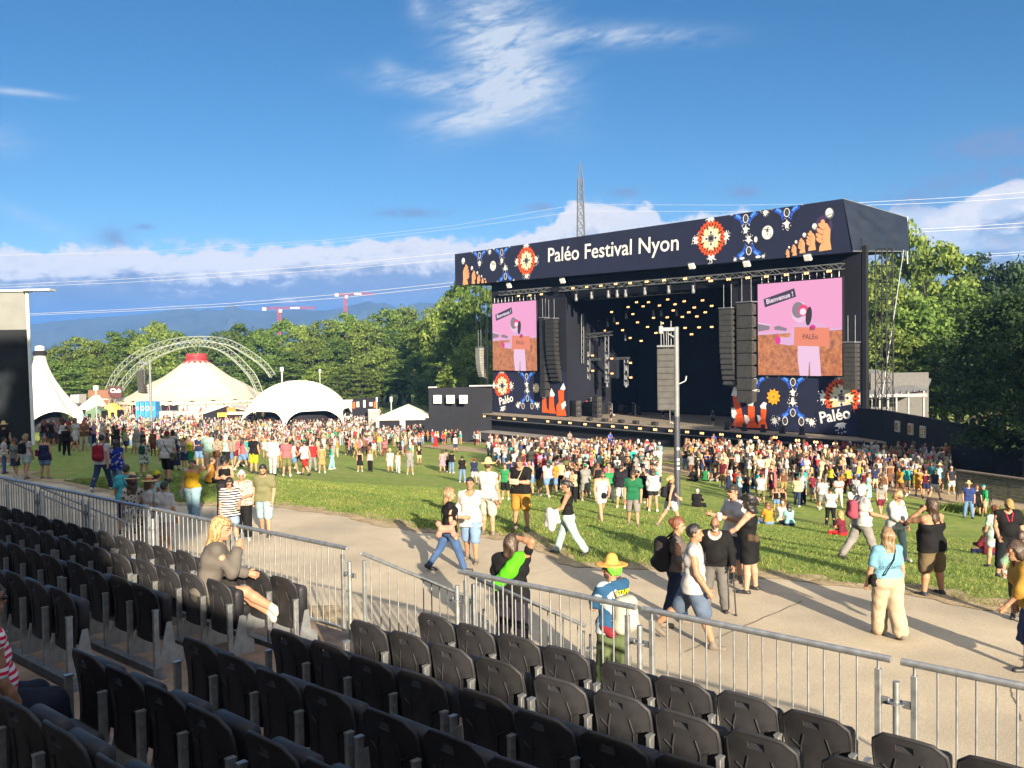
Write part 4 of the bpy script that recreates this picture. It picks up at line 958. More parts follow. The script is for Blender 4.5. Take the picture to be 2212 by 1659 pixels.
# side scaffold at the left inside of the opening
t = thing('scaffold_rack', 'dense steel scaffold rack at the left inside of the stage opening', 'scaffold', S(*(lambda q: (q[0], -3.0, FLOOR_Z))(fac(*Q4(640, 1500), -3.0))))
mb = MB()
for a in np.linspace(-1.6, 1.6, 5):
    for b in (-1, 0.3): mb.bar(t.location+SD*a+SW*b, t.location+SD*a+SW*b+Vector((0, 0, 9.5)), .05, 6)
for z in np.arange(1, 9.6, 1.1):
    for b in (-1, .3): mb.bar(t.location+SD*-1.6+SW*b+Vector((0, 0, z)), t.location+SD*1.6+SW*b+Vector((0, 0, z)), .04, 5)
    mb.bar(t.location+SD*(-1.6)+SW*.3+Vector((0, 0, z)), t.location+SD*1.6*(1 if int(z) % 2 else -.2)+SW*.3+Vector((0, 0, z+1.1)), .03, 5)
mb.build('tubes', STEELD, t, world=True)
# ---------------- line arrays
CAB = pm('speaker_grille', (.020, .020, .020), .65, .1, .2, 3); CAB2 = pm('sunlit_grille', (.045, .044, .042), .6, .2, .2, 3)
def line_array(px, y0, y1, wpx, n, w, label, curve=.0, dep=.9, mat=None, rot=0., free=None, xoff=0.):
    """n cabinets hung one under the other; the lowest ones tilt"""
    if free: base = at(px, y0, free); top = base; d = free; H = (y1-y0)/F*d; Wd = wpx/F*d
    else:
        t, z0 = fac(px, y0, w); _, z1 = fac(px, y1, w); base = S(t, w, z0); d = base.y; H = z0-z1; Wd = wpx/F*d
    o = thing('line_array', label, 'loudspeaker', base, math.atan2(-SD.y, -SD.x)+rot if not free else rot, 'line array loudspeakers')
    h = H/n; y = 0; z = 0; a = 0
    mb = MB(); mb.box((0, dep*.3, .12), (Wd*1.05, dep*1.1, .12), bev=.03)
    for sx in (-1, 1): mb.bar((sx*Wd*.3, dep*.3, .1), (sx*Wd*.3, dep*.3, 2.6 if not free else 1.4), .03, 5)
    mb.build('bumper', STEELD, o)
    for i in range(n):
        a = -curve*(i/n)**2
        M = Matrix.Rotation(a, 3, 'X'); c = Vector((0, y+dep*.35, z-h/2))
        mb = MB(); 
        mb.add([M @ Vector(v)+c for v in ((-Wd/2, -dep/2, -h*.47), (Wd/2, -dep/2, -h*.47), (Wd/2, -dep/2, h*.47), (-Wd/2, -dep/2, h*.47), (-Wd*.42, dep/2, -h*.40), (Wd*.42, dep/2, -h*.40), (Wd*.42, dep/2, h*.40), (-Wd*.42, dep/2, h*.40))], [(0, 1, 2, 3), (5, 4, 7, 6), (1, 5, 6, 2), (4, 0, 3, 7), (3, 2, 6, 7), (4, 5, 1, 0)])
        mb.box(c+M @ Vector((0, -dep/2-.01, 0)), (Wd*.9, .02, h*.72), M); 
        for sx in (-1, 1): mb.box(c+M @ Vector((sx*Wd*.5, -.1, 0)), (.05, dep*.3, h*.5), M)
        mb.build('cabinet', mat or CAB, o)
        y += math.sin(-a)*h*.9; z -= math.cos(a)*h
    return o
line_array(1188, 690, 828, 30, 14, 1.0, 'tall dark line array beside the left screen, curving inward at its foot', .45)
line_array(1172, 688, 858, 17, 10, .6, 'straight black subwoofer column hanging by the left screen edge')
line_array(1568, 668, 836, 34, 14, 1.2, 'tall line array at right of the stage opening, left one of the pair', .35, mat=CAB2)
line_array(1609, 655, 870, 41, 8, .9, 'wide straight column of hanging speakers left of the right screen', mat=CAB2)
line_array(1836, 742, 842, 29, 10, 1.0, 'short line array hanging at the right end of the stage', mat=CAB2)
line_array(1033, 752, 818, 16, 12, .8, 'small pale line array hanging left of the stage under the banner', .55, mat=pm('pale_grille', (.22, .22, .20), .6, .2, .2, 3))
# ---------------- backline and gear
def boxgear(name, label, cat, px, py, w, sz, parts, rot=0., group=None):
    t, z = fac(px, py, w); o = thing(name, label, cat, S(t, w, FLOOR_Z+.002), math.atan2(-SD.y, -SD.x)+rot, group)
    for nm, c, d, mt, bv in parts: mb = MB(); mb.box(c, d, bev=bv); mb.build(nm, mt, o)
    return o
GEAR = pm('black_case', (.018, .018, .02), .6, 0, .2, 4); CHROME = pm('case_edge', (.45, .45, .45), .35, .8, .1)
def case(px, py, label, w=-2.0, s=1., n=2, name='amplifier_stack'):
    P = []
    for i in range(n): P += [('cabinet', (0, 0, (.62*i+.31)*s), (1.1*s, .7*s, .6*s), GEAR, .03), ('grille', (0, -.36*s, (.62*i+.31)*s), (1.0*s, .02, .5*s), CAB, 0), ('handle', (.56*s, 0, (.62*i+.4)*s), (.03, .2, .05), CHROME, 0)]
    return boxgear(name, label, 'amplifier', px, py, w, s, P, random.uniform(-.2, .2), 'amplifier stacks of the backline')
case(1245, 893, 'black amplifier stack at the left front of the stage', -1.5, 1.15, 3); case(1290, 892, 'tall black amplifier stack in the middle of the backline', -2.2, 1.1, 4); case(1272, 890, 'black amplifier stack between the two front stacks', -3.5, 1.0, 3); case(1312, 880, 'low amplifier stack at the dark rear of the stage', -8, 1., 2); case(1345, 876, 'second low amplifier stack at the dark rear of the stage', -9, 1., 2); case(1375, 874, 'rightmost low amplifier stack at the rear of the stage', -9, 1., 2)
def drums():
    t, _ = fac(1262, 880, -4.0); o = thing('drum_kit', 'drum kit with red shells and cymbals at the left of the stage', 'drum kit', S(t, -4.0, FLOOR_Z+1.0), math.atan2(-SD.y, -SD.x))
    RS = pm('red_shell', (.25, .03, .03), .35); CY = pm('brass', (.5, .36, .12), .3, .9)
    mb = MB(); mb.box((0, .3, -.5), (3.2, 2.4, .98), bev=.02); mb.build('riser', GEAR, o)
    for x, y, z, r, h in ((0, 0, .3, .3, .4), (-.5, .3, .75, .2, .25), (.1, .3, .8, .2, .25), (.7, .3, .5, .24, .4)):
        mb = MB(); mb.lathe([(0, -h/2), (r, -h/2), (r, h/2), (0, h/2)], n=16); mb.v = [(x+a, y+b, z+c) for a, b, c in mb.v]; mb.build('drum', RS, o)
    for x, y, z in ((-1, .2, 1.2), (-.3, .6, 1.4), (.9, .4, 1.3)):
        mb = MB(); mb.lathe([(0, .05), (.28, 0), (0, .03)], n=16); mb.v = [(x+a, y+b, z+c) for a, b, c in mb.v]; mb.build('cymbal', CY, o)
        mb = MB(); mb.bar((x, y, 0), (x, y, z), .02, 5); mb.build('stand', CHROME, o)
drums()
for i, (px, py, w) in enumerate(((1322, 845, -6), (1372, 835, -7), (1447, 878, -.5), (1588, 905, .6), (1240, 800, -2.5))):
    t, z = fac(px, py, w); o = thing('microphone_stand', 'thin ' + ['stand in the dark stage by the rear amplifiers', 'angled white stand frame at the rear of the stage', 'microphone stand on the bright stage floor', 'low stand near the right printed wall', 'tall white stand by the scaffold rack'][i], 'stand', S(t, w, FLOOR_Z))
    mb = MB(); mb.bar((0, 0, 0.02), (0, 0, 1.6), .03, 6); mb.build('pole', CHROME, o)
    mb = MB()
    for a in range(3): mb.bar((0, 0, .25), (.4*math.cos(a*2.1), .4*math.sin(a*2.1), .02), .02, 5)
    mb.build('tripod', CHROME, o)
    mb = MB(); mb.bar((0, 0, 1.55), SD*.6+Vector((0, 0, 1.75)), .025, 5); mb.build('boom', CHROME, o)
for i, (x, y) in enumerate(((850, 1605), (1015, 1618), (1195, 1630), (1355, 1642), (1560, 1655))):
    t, z = fac(*Q4(x, y), 2.2); boxgear('stage_monitor', f'black wedge monitor on the stage edge, {ORD[i]} from the left', 'monitor', *Q4(x, y), 2.2, 1, [('cabinet', (0, 0, .2), (.8, .5, .4), GEAR, .1), ('grille', (0, -.26, .22), (.7, .02, .3), CAB, 0)], 0, 'wedge monitors on the stage edge')
for i, (x, y) in enumerate(((1222, 960), (1480, 985), (1745, 1000), (2015, 1020), (980, 945))):
    boxgear('floor_spotlight', f'black floor spotlight before the right printed wall, {["second", "third", "fourth", "last", "first"][i]} from the left', 'stage light', *C4(x, y), 1.6, 1, [('base', (0, 0, .1), (.5, .45, .2), GEAR, .04), ('barrel', (0, 0, .5), (.36, .42, .6), GEAR, .12)], 0, 'floor spotlights on the deck')
# low platforms between stage and audience
def platform(t0, t1, w0, w1, z, label):
    o = thing('front_platform', label, 'platform', S((t0+t1)/2, (w0+w1)/2, z-1), 0)
    mb = MB(); sbox(mb, t0, t1, w0, w1, z-.14, z); mb.build('top', pm('grey_platform', (.20, .19, .175), .8, 0, .25, 1.5), o, world=True)
    for a in np.linspace(t0-.1, t1+.1, 9):
        mb = MB(); mb.bar(S(a, w1-.1, z-1.4), S(a, w1-.1, z-.1), .06, 6); mb.build('leg', STEEL, o, world=True)
platform(42, 15, 6.5, 8.6, -5.5, 'long low grey platform on legs in front of the stage left')
platform(14.5, 2, 7.0, 8.8, -5.55, 'shorter low grey platform in front of the stage right half')
# ================================================================ trees
def leaf_mat(name, c0, c1, c2, tr=.38):
    m = bpy.data.materials.new(name); N, L = nodes(m); b = N['Principled BSDF']; b.inputs['Roughness'].default_value = .65; b.inputs['Specular IOR Level'].default_value = .25
    g = N.new('ShaderNodeNewGeometry'); r = N.new('ShaderNodeValToRGB'); L.new(g.outputs['Random Per Island'], r.inputs[0])
    e = r.color_ramp.elements; e[0].color = (*c0, 1); e[1].color = (*c2, 1); x = e.new(.55); x.color = (*c1, 1)
    oi = N.new('ShaderNodeObjectInfo'); mp = N.new('ShaderNodeMapRange'); L.new(oi.outputs['Random'], mp.inputs[0]); mp.inputs[3].default_value = .72; mp.inputs[4].default_value = 1.25
    mx = N.new('ShaderNodeMix'); mx.data_type = 'RGBA'; mx.blend_type = 'MULTIPLY'; mx.inputs[0].default_value = 1; L.new(r.outputs[0], mx.inputs[6]); L.new(mp.outputs[0], mx.inputs[7])
    L.new(mx.outputs[2], b.inputs['Base Color'])
    t = N.new('ShaderNodeBsdfTranslucent'); L.new(mx.outputs[2], t.inputs[0]); s = N.new('ShaderNodeMixShader'); s.inputs[0].default_value = tr
    L.new(b.outputs[0], s.inputs[1]); L.new(t.outputs[0], s.inputs[2]); L.new(s.outputs[0], N['Material Output'].inputs[0]); return m
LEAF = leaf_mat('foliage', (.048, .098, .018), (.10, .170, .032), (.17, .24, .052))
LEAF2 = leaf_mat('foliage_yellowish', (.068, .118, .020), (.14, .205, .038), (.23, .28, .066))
LEAF3 = leaf_mat('foliage_shade_dark', (.014, .034, .013), (.028, .058, .019), (.05, .085, .024), .25)  # darker leaves: shade on the near right tree is put into their colour
BARK = pm('bark', (.065, .048, .035), .9, 0, .3, 4, .5)
def crown(seed, w, h, nl, n, ls, rag=.35):
    """leaf cards on many lobes; unit crown of width w, height h, bottom at z = 0"""
    g = np.random.default_rng(seed)
    th = g.uniform(0, 2*np.pi, nl); u = g.uniform(-.75, 1, nl); rr = np.sqrt(np.clip(1-u*u, 0, 1))*g.uniform(.62, 1.0, nl)
    C = np.stack([rr*np.cos(th)*w/2*.78, rr*np.sin(th)*w/2*.78, h*.48+u*h*.42], -1)
    C += g.normal(0, rag*.12, C.shape)*np.array([w, w, h])*.5
    lr = g.uniform(.11, .22, nl)*min(w, h)*.62
    k = g.choice(nl, n, p=lr**2/np.sum(lr**2))
    d = g.normal(0, 1, (n, 3)); d /= np.linalg.norm(d, axis=1)[:, None]; d[:, 2] = np.where(d[:, 2] < -.25, -d[:, 2]*.6, d[:, 2])
    q = g.uniform(.55, 1.12, n)**.8
    P = C[k]+d*(lr[k]*q)[:, None]*np.array([1.0, 1.0, .95])
    nin = n//9                                                        # inner leaves keep the crown opaque in its middle
    P[:nin] = g.normal(0, 1, (nin, 3))*np.array([w*.15, w*.15, h*.17])+np.array([0, 0, h*.46])
    nr = d+g.normal(0, .55, (n, 3)); nr /= np.linalg.norm(nr, axis=1)[:, None]
    a = np.cross(nr, g.normal(0, 1, (n, 3))); a /= np.linalg.norm(a, axis=1)[:, None]; b = np.cross(nr, a)
    s = (ls*g.uniform(.6, 1.3, n))[:, None]
    V = np.stack([P-a*s*.5, P+b*s*.32-a*s*.05, P+a*s*.6, P-b*s*.32], 1).reshape(-1, 3)
    return npmesh('crown', V, np.arange(4*n).reshape(-1, 4)), C
def trunk_mesh(C, h, zc, w, seed):
    g = random.Random(seed); mb = MB(); r = .022*h
    top = Vector((g.uniform(-.3, .3), g.uniform(-.3, .3), zc+h*.35))
    mb.tube([(0, 0, -1.), (0, 0, zc*.35), (top.x*.5, top.y*.5, zc), tuple(top)], [r*1.35, r, r*.8, r*.35], 9)
    for i in g.sample(range(len(C)), min(9, len(C))):
        c = Vector(C[i])+Vector((0, 0, zc)); s = Vector((top.x*.4, top.y*.4, zc*.8+g.random()*h*.2)); mdl = (s+c)/2+Vector((0, 0, -.03*h))
        mb.tube([tuple(s), tuple(mdl), tuple(c)], [r*.42, r*.26, r*.1], 6)
    return mb.mesh('trunk')
def tree_proto(seed, w, h, zc, nl, n, ls, leaf, rag=.35):
    me, C = crown(seed, w, h-zc, nl, n, ls, rag); me.transform(Matrix.Translation((0, 0, zc))); me.materials.append(leaf)
    tm = trunk_mesh(C, h, zc, w, seed); tm.materials.append(BARK); return me, tm, w, h
PROTO = [tree_proto(11, 11, 18, 1.2, 100, 7600, .50, LEAF), tree_proto(12, 12, 17, 1.0, 110, 7600, .50, LEAF2), tree_proto(13, 9.5, 19, 1.5, 90, 7000, .48, LEAF), tree_proto(14, 13, 16, 1.0, 115, 8000, .50, LEAF2, .45), tree_proto(15, 10, 21, 2.0, 95, 7600, .48, LEAF, .5)]
def tree(pr, loc, ht, wd, label, group='trees behind the festival ground', leaf=None, name='tree', rot=None):
    me, tm, w, h = pr
    t = thing(name, label, 'tree', loc, random.uniform(0, 6.28) if rot is None else rot, group); t.scale = (wd/w, wd/w, ht/h)
    c = link('crown', me, t)
    if leaf: setmat(c, leaf)
    link('trunk', tm, t); return t
FOREST = [(95, 770, 267, 14.9), (125, 748, 287, 14.7), (165, 728, 297, 15.8), (205, 735, 280, 14.7), (248, 716, 288, 15.9), (292, 712, 298, 15.7), (335, 693, 284, 15.9), (382, 716, 292, 15.8), (430, 728, 302, 15.7), (478, 714, 292, 15.8), (525, 698, 288, 17.1), (568, 710, 278, 16.0), (612, 690, 294, 17.0), (655, 702, 282, 15.9), (700, 690, 278, 16.0), (745, 674, 288, 17.1), (790, 690, 270, 16.1), (835, 666, 276, 17.2), (872, 660, 294, 17.0), (905, 692, 265, 15.9), (938, 662, 244, 15.0), (965, 636, 224, 14.1), (1003, 596, 176, 13.0), (1044, 618, 168, 12.0), (985, 704, 189, 13.5), (928, 745, 229, 14.3), (1030, 722, 160, 12.0), (150, 800, 257, 13.8), (230, 792, 262, 13.7), (622, 758, 258, 15.0), (562, 772, 264, 14.9), (700, 788, 248, 15.2), (762, 792, 242, 15.3), (822, 752, 248, 15.2), (880, 776, 240, 15.3), (942, 800, 208, 12.9), (1005, 762, 156, 11.0), (505, 770, 268, 14.9), (668, 742, 264, 14.9), (860, 716, 257, 15.0), (735, 730, 266, 14.9), (312, 800, 274, 13.6), (180, 775, 270, 13.6)]
PLACEW = ['at the far left edge of the forest', 'behind the white peaked tent', 'left behind the circus tent arches', 'behind the circus tent', 'right of the circus tent', 'behind the white dome tent', 'behind the small white marquee', 'just left of the big stage']
KINDW = ['tall green tree', 'pale green bushy tree', 'slender dark green tree', 'broad yellowish tree', 'high rounded tree', 'leafy mid green tree']
def zone_of(px): return PLACEW[0 if px < 115 else 1 if px < 190 else 2 if px < 320 else 3 if px < 480 else 4 if px < 590 else 5 if px < 760 else 6 if px < 900 else 7]
seen = {}
DEG = ['', 'rearmost ', 'lower ', 'second ', 'third ', 'small ', 'lowest ', 'other ', 'fourth ', 'fifth ']
for i, (px, py, d, wd) in enumerate(FOREST):
    top = at(px, py, d); zb = float(terr(top.x, d)); k = i % 5
    key = (KINDW[k], zone_of(px)); seen[key] = seen.get(key, 0)+1
    tree(PROTO[k], (top.x, d, zb-.2), top.z-zb+.8, wd*1.05, f'{DEG[seen[key]-1]}{key[0]} {key[1]}', leaf=[None, None, LEAF2, None, None, LEAF][i % 6])
BACK = [(1895, 560, 150, 13), (1962, 478, 158, 14), (1935, 600, 128, 12), (2040, 522, 140, 14), (2105, 545, 145, 14), (2168, 562, 150, 13), (2235, 552, 140, 14), (1985, 640, 122, 12), (2070, 618, 128, 13), (2150, 610, 130, 13), (1915, 700, 120, 11), (1990, 730, 116, 12), (2240, 640, 118, 13), (2075, 720, 112, 12), (2150, 705, 105, 12)]
for i, (px, py, d, wd) in enumerate(BACK):
    top = at(px, py, d); zb = float(terr(top.x, d)); k = (i*2+1) % 5
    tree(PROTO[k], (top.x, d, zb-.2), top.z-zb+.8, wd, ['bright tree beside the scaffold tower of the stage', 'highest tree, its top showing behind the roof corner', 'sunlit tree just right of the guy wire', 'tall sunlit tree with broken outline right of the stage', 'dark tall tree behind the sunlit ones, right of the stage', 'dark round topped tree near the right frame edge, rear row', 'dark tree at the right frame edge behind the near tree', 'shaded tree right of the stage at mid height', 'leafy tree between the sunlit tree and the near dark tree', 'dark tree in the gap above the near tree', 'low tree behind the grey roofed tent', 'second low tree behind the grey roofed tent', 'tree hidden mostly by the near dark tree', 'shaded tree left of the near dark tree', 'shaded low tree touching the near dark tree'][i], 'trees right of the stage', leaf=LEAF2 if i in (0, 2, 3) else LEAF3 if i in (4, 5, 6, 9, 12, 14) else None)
# near dark tree at the right
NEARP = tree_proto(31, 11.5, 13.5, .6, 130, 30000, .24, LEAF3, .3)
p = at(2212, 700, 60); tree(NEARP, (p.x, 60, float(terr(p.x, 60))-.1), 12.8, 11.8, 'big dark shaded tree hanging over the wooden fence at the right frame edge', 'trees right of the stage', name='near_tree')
# trees behind the photographer (their shade lies over the left of the stand and lawn)
OCC = tree_proto(41, 15, 30, .5, 130, 17000, .8, LEAF)
for i, (q, r, h) in enumerate(((-6.6, 13, 28), (-13, 19, 30), (-21, 14, 29), (-30, 17, 29), (-40, 18, 30), (-52, 20, 30))):
    tree(OCC, (q*.954+r*.298, q*.298-r*.954, 0), h, 15 if i else 14, f'tall tree standing behind the grandstand, {ORD[i]} from its middle', 'trees behind the grandstand')
for i, (q, r, h) in enumerate(((47, 14, 24), (58, 16, 24))):  # unseen trees added to shade the near dark tree on the right
    tree(OCC, (q*.954+r*.298, q*.298-r*.954, 0), h, 12, f'added lower shade tree beyond the right end of the grandstand, {ORD[i]} one', 'trees behind the grandstand')
# ================================================================ tents and stalls far left
CANVW = pm('white_canvas', (.62, .60, .54), .6, 0, .06, .6); CANVC = pm('cream_canvas', (.50, .45, .35), .7, 0, .08, .35); CANVR = pm('red_canvas', (.50, .035, .045), .6); DARKIN = pm('dark_opening', (.008, .008, .014), .9, 0, 0); MINT = pm('pale_green_steel', (.33, .37, .32), .5, .3, .1)
RED = pm('red_paint', (.45, .05, .07), .5)
def gz(px, d): u, v = ray(px, 765); return float(terr(u*d, d))
def G(px, d): u, v = ray(px, 765); return Vector((u*d, d, float(terr(u*d, d))))
# circus tent
def circus():
    d = 236.; c = G(424, d); top = at(424, 765, d).z-c.z; eave = at(424, 861, d).z-c.z; Rr = 161/F*d
    t = thing('circus_tent', 'cream circus tent with red crown cap and red pennant wall', 'tent', c)
    n, m = 96, 14; V = []; 
    for j in range(m+1):
        v = j/m; r = Rr*(1-v)+2.4*v; z = eave+(top-1.3-eave)*(v**1.75*.55+v*.45)
        for i in range(n):
            a = 2*math.pi*i/n; bump = .75*max(0, math.cos(a*9))**10*math.exp(-((v-.42)/.16)**2)+.35*max(0, math.cos(a*24))**4*math.exp(-((v-.02)/.1)**2); V.append((r*math.cos(a)*(1+.02*math.cos(9*a)*(1-v)), r*math.sin(a), z+bump))
    fs = [(j*n+i, j*n+(i+1) % n, (j+1)*n+(i+1) % n, (j+1)*n+i) for j in range(m) for i in range(n)]
    MB().add(V, fs, 0, True).build('roof', CANVC, t)
    mb = MB(); mb.lathe([(2.9, top-1.75), (2.45, top-.9), (2.6, top-.1), (2.4, top+.1), (0, top+.15)], n=32)
    for i in range(16): a = 2*math.pi*i/16; b = 2*math.pi*(i+1)/16; mb.add([(2.9*math.cos(a), 2.9*math.sin(a), top-1.7), (2.9*math.cos(b), 2.9*math.sin(b), top-1.7), (4.3*math.cos((a+b)/2), 4.3*math.sin((a+b)/2), top-2.35)], [(0, 1, 2)])
    mb.build('crown_cap', CANVR, t)
    mb = MB()
    for i in range(72):
        a = 2*math.pi*i/72; b = 2*math.pi*(i+1)/72; q = (a+b)/2; r = Rr*1.005
        mb.add([(r*math.cos(a), r*math.sin(a), eave+.02), (r*math.cos(b), r*math.sin(b), eave+.02), (r*math.cos(b), r*math.sin(b), eave-.5), (r*math.cos(q), r*math.sin(q), eave-.75), (r*math.cos(a), r*math.sin(a), eave-.5)], [(0, 1, 2, 3, 4)])
    mb.build('valance', CANVC, t)
    mb = MB(); fl = MB(); dk = MB(); r = Rr*.97
    for i in range(60):
        a = 2*math.pi*i/60; b = 2*math.pi*(i+1)/60; A = (r*math.cos(a), r*math.sin(a)); B = (r*math.cos(b), r*math.sin(b))
        tgt = dk if math.radians(232) < a < math.radians(274) else mb
        tgt.add([(*A, eave), (*B, eave), (*B, 0), (*A, 0)], [(0, 1, 2, 3)])
        if tgt is mb and i % 2 == 0:
            q = (a+b)/2; e = 1.012*r; fl.add([(e*math.cos(a), e*math.sin(a), eave-3.6), (e*math.cos(b), e*math.sin(b), eave-3.6), (e*math.cos(q), e*math.sin(q), eave-1.0)], [(0, 1, 2)])
    mb.build('wall', CANVC, t); dk.build('shaded_opening', DARKIN, t); fl.build('pennants', CANVR, t)  # near black faces stand in for the shade inside the tent opening
    mb = MB(); 
    for i in range(60):
        a = 2*math.pi*i/60; e = Rr*1.02; mb.bar((e*math.cos(a), e*math.sin(a), eave), (e*math.cos(a), e*math.sin(a), 0), .06, 5); 
        if i % 2: mb.bar((e*math.cos(a), e*math.sin(a), eave-.2), (e*1.22*math.cos(a+.02), e*1.22*math.sin(a+.02), 0), .06, 4, mi=1)
    mb.build('side_poles', [MINT, RED], t)
circus()
def arch(pts, d, label):
    t = thing('truss_arch', label, 'arch', at(pts[0][0], pts[0][1], d), 0, 'truss arches over the circus tent')
    P = [at(x, y, d) for x, y in pts]
    Q = []
    for a, b, c, e in zip([P[0]]+P[:-2], P[:-1], P[1:], P[2:]+[P[-1]]):
        for s in np.linspace(0, 1, 4, endpoint=False): Q.append(.5*((2*b)+(c-a)*s+(2*a-5*b+4*c-e)*s*s+(3*b-a-3*c+e)*s**3))
    Q.append(P[-1]); mb = MB()
    off = []
    for i, q in enumerate(Q):
        tg = (Q[min(i+1, len(Q)-1)]-Q[max(i-1, 0)]).normalized(); nrm = Vector((-tg.z, 0, tg.x)); off.append([q+nrm*.75, q-nrm*.75+Vector((0, .8, 0)), q-nrm*.75-Vector((0, .8, 0))])
    for k in range(3): mb.tube([o[k] for o in off], .075, 6)
    for i in range(len(off)-1):
        for k in range(3): mb.bar(off[i][k], off[i+1][(k+1) % 3], .045, 4)
    mb.build('lattice', MINT, t, world=True)
arch([(212, 892), (222, 868), (231.8, 845), (252, 805), (292, 768), (336, 748), (386, 736), (436.7, 732.7), (487, 737.7), (524, 754.5), (567.7, 784.7), (590, 812)], 246, 'outer pale truss arch curving over the circus tent')
arch([(236, 892), (248.6, 855), (278.8, 811.6), (312, 781), (352.7, 758), (396, 744.4), (433, 741), (470, 747.8), (504, 768), (537.5, 801.5), (551, 821.7), (562, 850)], 224, 'inner pale truss arch curving over the circus tent')
t = thing('arch_cable', 'thin cables holding the red tent crown from the arches', 'cable', at(424, 765, 234)); mb = MB()
for a, b in (((428, 765), (411, 738)), ((428, 765), (432, 738)), ((445, 765), (462, 742)), ((408, 767), (395, 744))): mb.bar(at(*a, 234), at(*b, 230), .07, 4)
mb.build('cables', MINT, t, world=True)
t = thing('club_sign', 'dark red shaped sign between the feet of the two arches', 'sign', at(252, 845, 222)); mb = MB(); c0 = at(252, 845, 222)
mb.prism([(-1.7, 1.2), (1.2, 1.0), (1.4, -.2), (.9, -1.9), (-1.2, -1.3), (-2.1, -.6)], -.1, .1); mb.build('board', pm('maroon_board', (.07, .018, .022), .6), t)
mb = MB(); text_into(mb, 'Club', 1.35, Matrix.Translation((-.2, -.16, .1)) @ Matrix.Rotation(math.pi/2, 4, 'X'), .03); mb.build('letters', PRW, t)
# white dome tent with arched openings
def dome():
    d = 184.; c = G(642, d); Rr = 116/F*d; H = at(642, 823, d).z-c.z; t = thing('dome_tent', 'white six legged dome tent with arched openings, left of the stage', 'tent', c)
    n, m = 144, 18; V = []; ph = R(30)
    for j in range(m+1):
        v = j/m
        for i in range(n):
            a = 2*math.pi*i/n; s = abs(math.sin(3*(a-ph))); lo = .36*H*(s**.55 if s > .0 else 0)*1.0
            lo = .40*H*math.sqrt(max(0, 1-(1-min(1, s*1.12))**2)) if s > .12 else .40*H*math.sqrt(max(0, 1-(1-s*1.12)**2))*(s/.12)
            el0 = math.asin(min(1, lo/H)); el = el0+(math.pi/2-el0)*v; leg = 1+.10*(1-s)**3*(1-v)**3
            V.append((Rr*math.cos(el)**.92*math.cos(a)*leg if el < 1.57 else 0, Rr*math.cos(el)**.92*math.sin(a)*leg if el < 1.57 else 0, H*math.sin(el)**1.06-.10*(1-abs(math.cos(3*(a-ph))))*0))
    fs = [(j*n+i, j*n+(i+1) % n, (j+1)*n+(i+1) % n, (j+1)*n+i) for j in range(m) for i in range(n)]
    MB().add(V, fs, 0, True).build('canopy', CANVW, t)
    mb = MB(); mb.lathe([(Rr*.62, 0), (Rr*.62, H*.42), (0, H*.5)], n=30); mb.build('dark_interior', DARKIN, t)
    mb = MB()
    for k in range(6):
        a = ph+k*math.pi/3; pts = []
        for e in np.linspace(0, math.pi/2, 12): pts.append((Rr*1.005*math.cos(e)**.92*math.cos(a)*(1+.1*(1-e/1.57)**3), Rr*1.005*math.cos(e)**.92*math.sin(a)*(1+.1*(1-e/1.57)**3), H*math.sin(e)**1.06+.02))
        mb.tube(pts, .10, 6)
    mb.build('seams', CANVW, t)
dome()
def peaked():
    d = 180.; c = G(86, d); H = at(86, 748, d).z-c.z; Rb = 84/F*d; t = thing('peaked_tent', 'tall white peaked tent half hidden by the black side structure', 'tent', c)
    n, m = 72, 16; V = []
    for j in range(m+1):
        v = j/m
        for i in range(n):
            a = 2*math.pi*i/n+.25; s = abs(math.sin(2*a)); lo = 4.0*s**.7; z = lo+(H*.93-lo)*v; r = .95+(Rb-.95)*(1-v)**1.75*(1-.05*s*(1-v)); V.append((r*math.cos(a), r*math.sin(a), z))
    MB().add(V, [(j*n+i, j*n+(i+1) % n, (j+1)*n+(i+1) % n, (j+1)*n+i) for j in range(m) for i in range(n)], 0, True).build('canopy', CANVW, t)
    mb = MB(); mb.lathe([(1.25, H*.89), (1.3, H*.93), (.9, H*.95)], n=24); mb.build('black_band', DARKIN, t)
    mb = MB(); mb.lathe([(.9, H*.94), (.8, H*1.0), (0, H*1.01)], n=24); mb.build('cap', CANVW, t)
    mb = MB(); mb.lathe([(Rb*.5, 0), (Rb*.45, 4.2), (0, 5.2)], n=24); mb.build('dark_interior', DARKIN, t)
peaked()
def gable_tent(px0, px1, d, ytop, yeave, label, ridge_frac=.5, depth=6., opening=True, mat=CANVW, name='marquee'):
    a, b = G(px0, d), G(px1, d); zb = min(a.z, b.z); W = b.x-a.x; t = thing(name, label, 'tent', ((a.x+b.x)/2, d, zb)); ht = at(px0, ytop, d).z-zb; he = at(px0, yeave, d).z-zb
    mb = MB(); x0, x1 = -W/2, W/2; xr = x0+W*ridge_frac
    mb.add([(x0, 0, he), (xr, W*.25, ht), (x1, 0, he), (x0, depth, he), (xr, depth*.8, ht), (x1, depth, he)], [(0, 2, 1), (0, 1, 4, 3), (1, 2, 5, 4), (3, 4, 5)]); mb.build('roof', mat, t)
    mb = MB(); mb.box((0, -.02, he-.25), (W, .06, .5)); mb.build('valance', mat, t)
    for x in (x0+.15, 0, x1-.15): mb = MB(); mb.box((x, 0, he/2), (.5 if x else .9, .2, he)); mb.build('leg', mat, t)
    mb = MB(); mb.box((0, depth*.5, he/2-.1), (W*.96, depth*.9, he-.3)); mb.build('dark_interior', DARKIN, t); return t
gable_tent(811, 923, 160, 877, 902, 'white marquee with two dark openings beside the black wall', .55, 7)
gable_tent(505, 568, 160, 869, 889, 'small white tent roof left of the white dome', .5, 5) if False else None
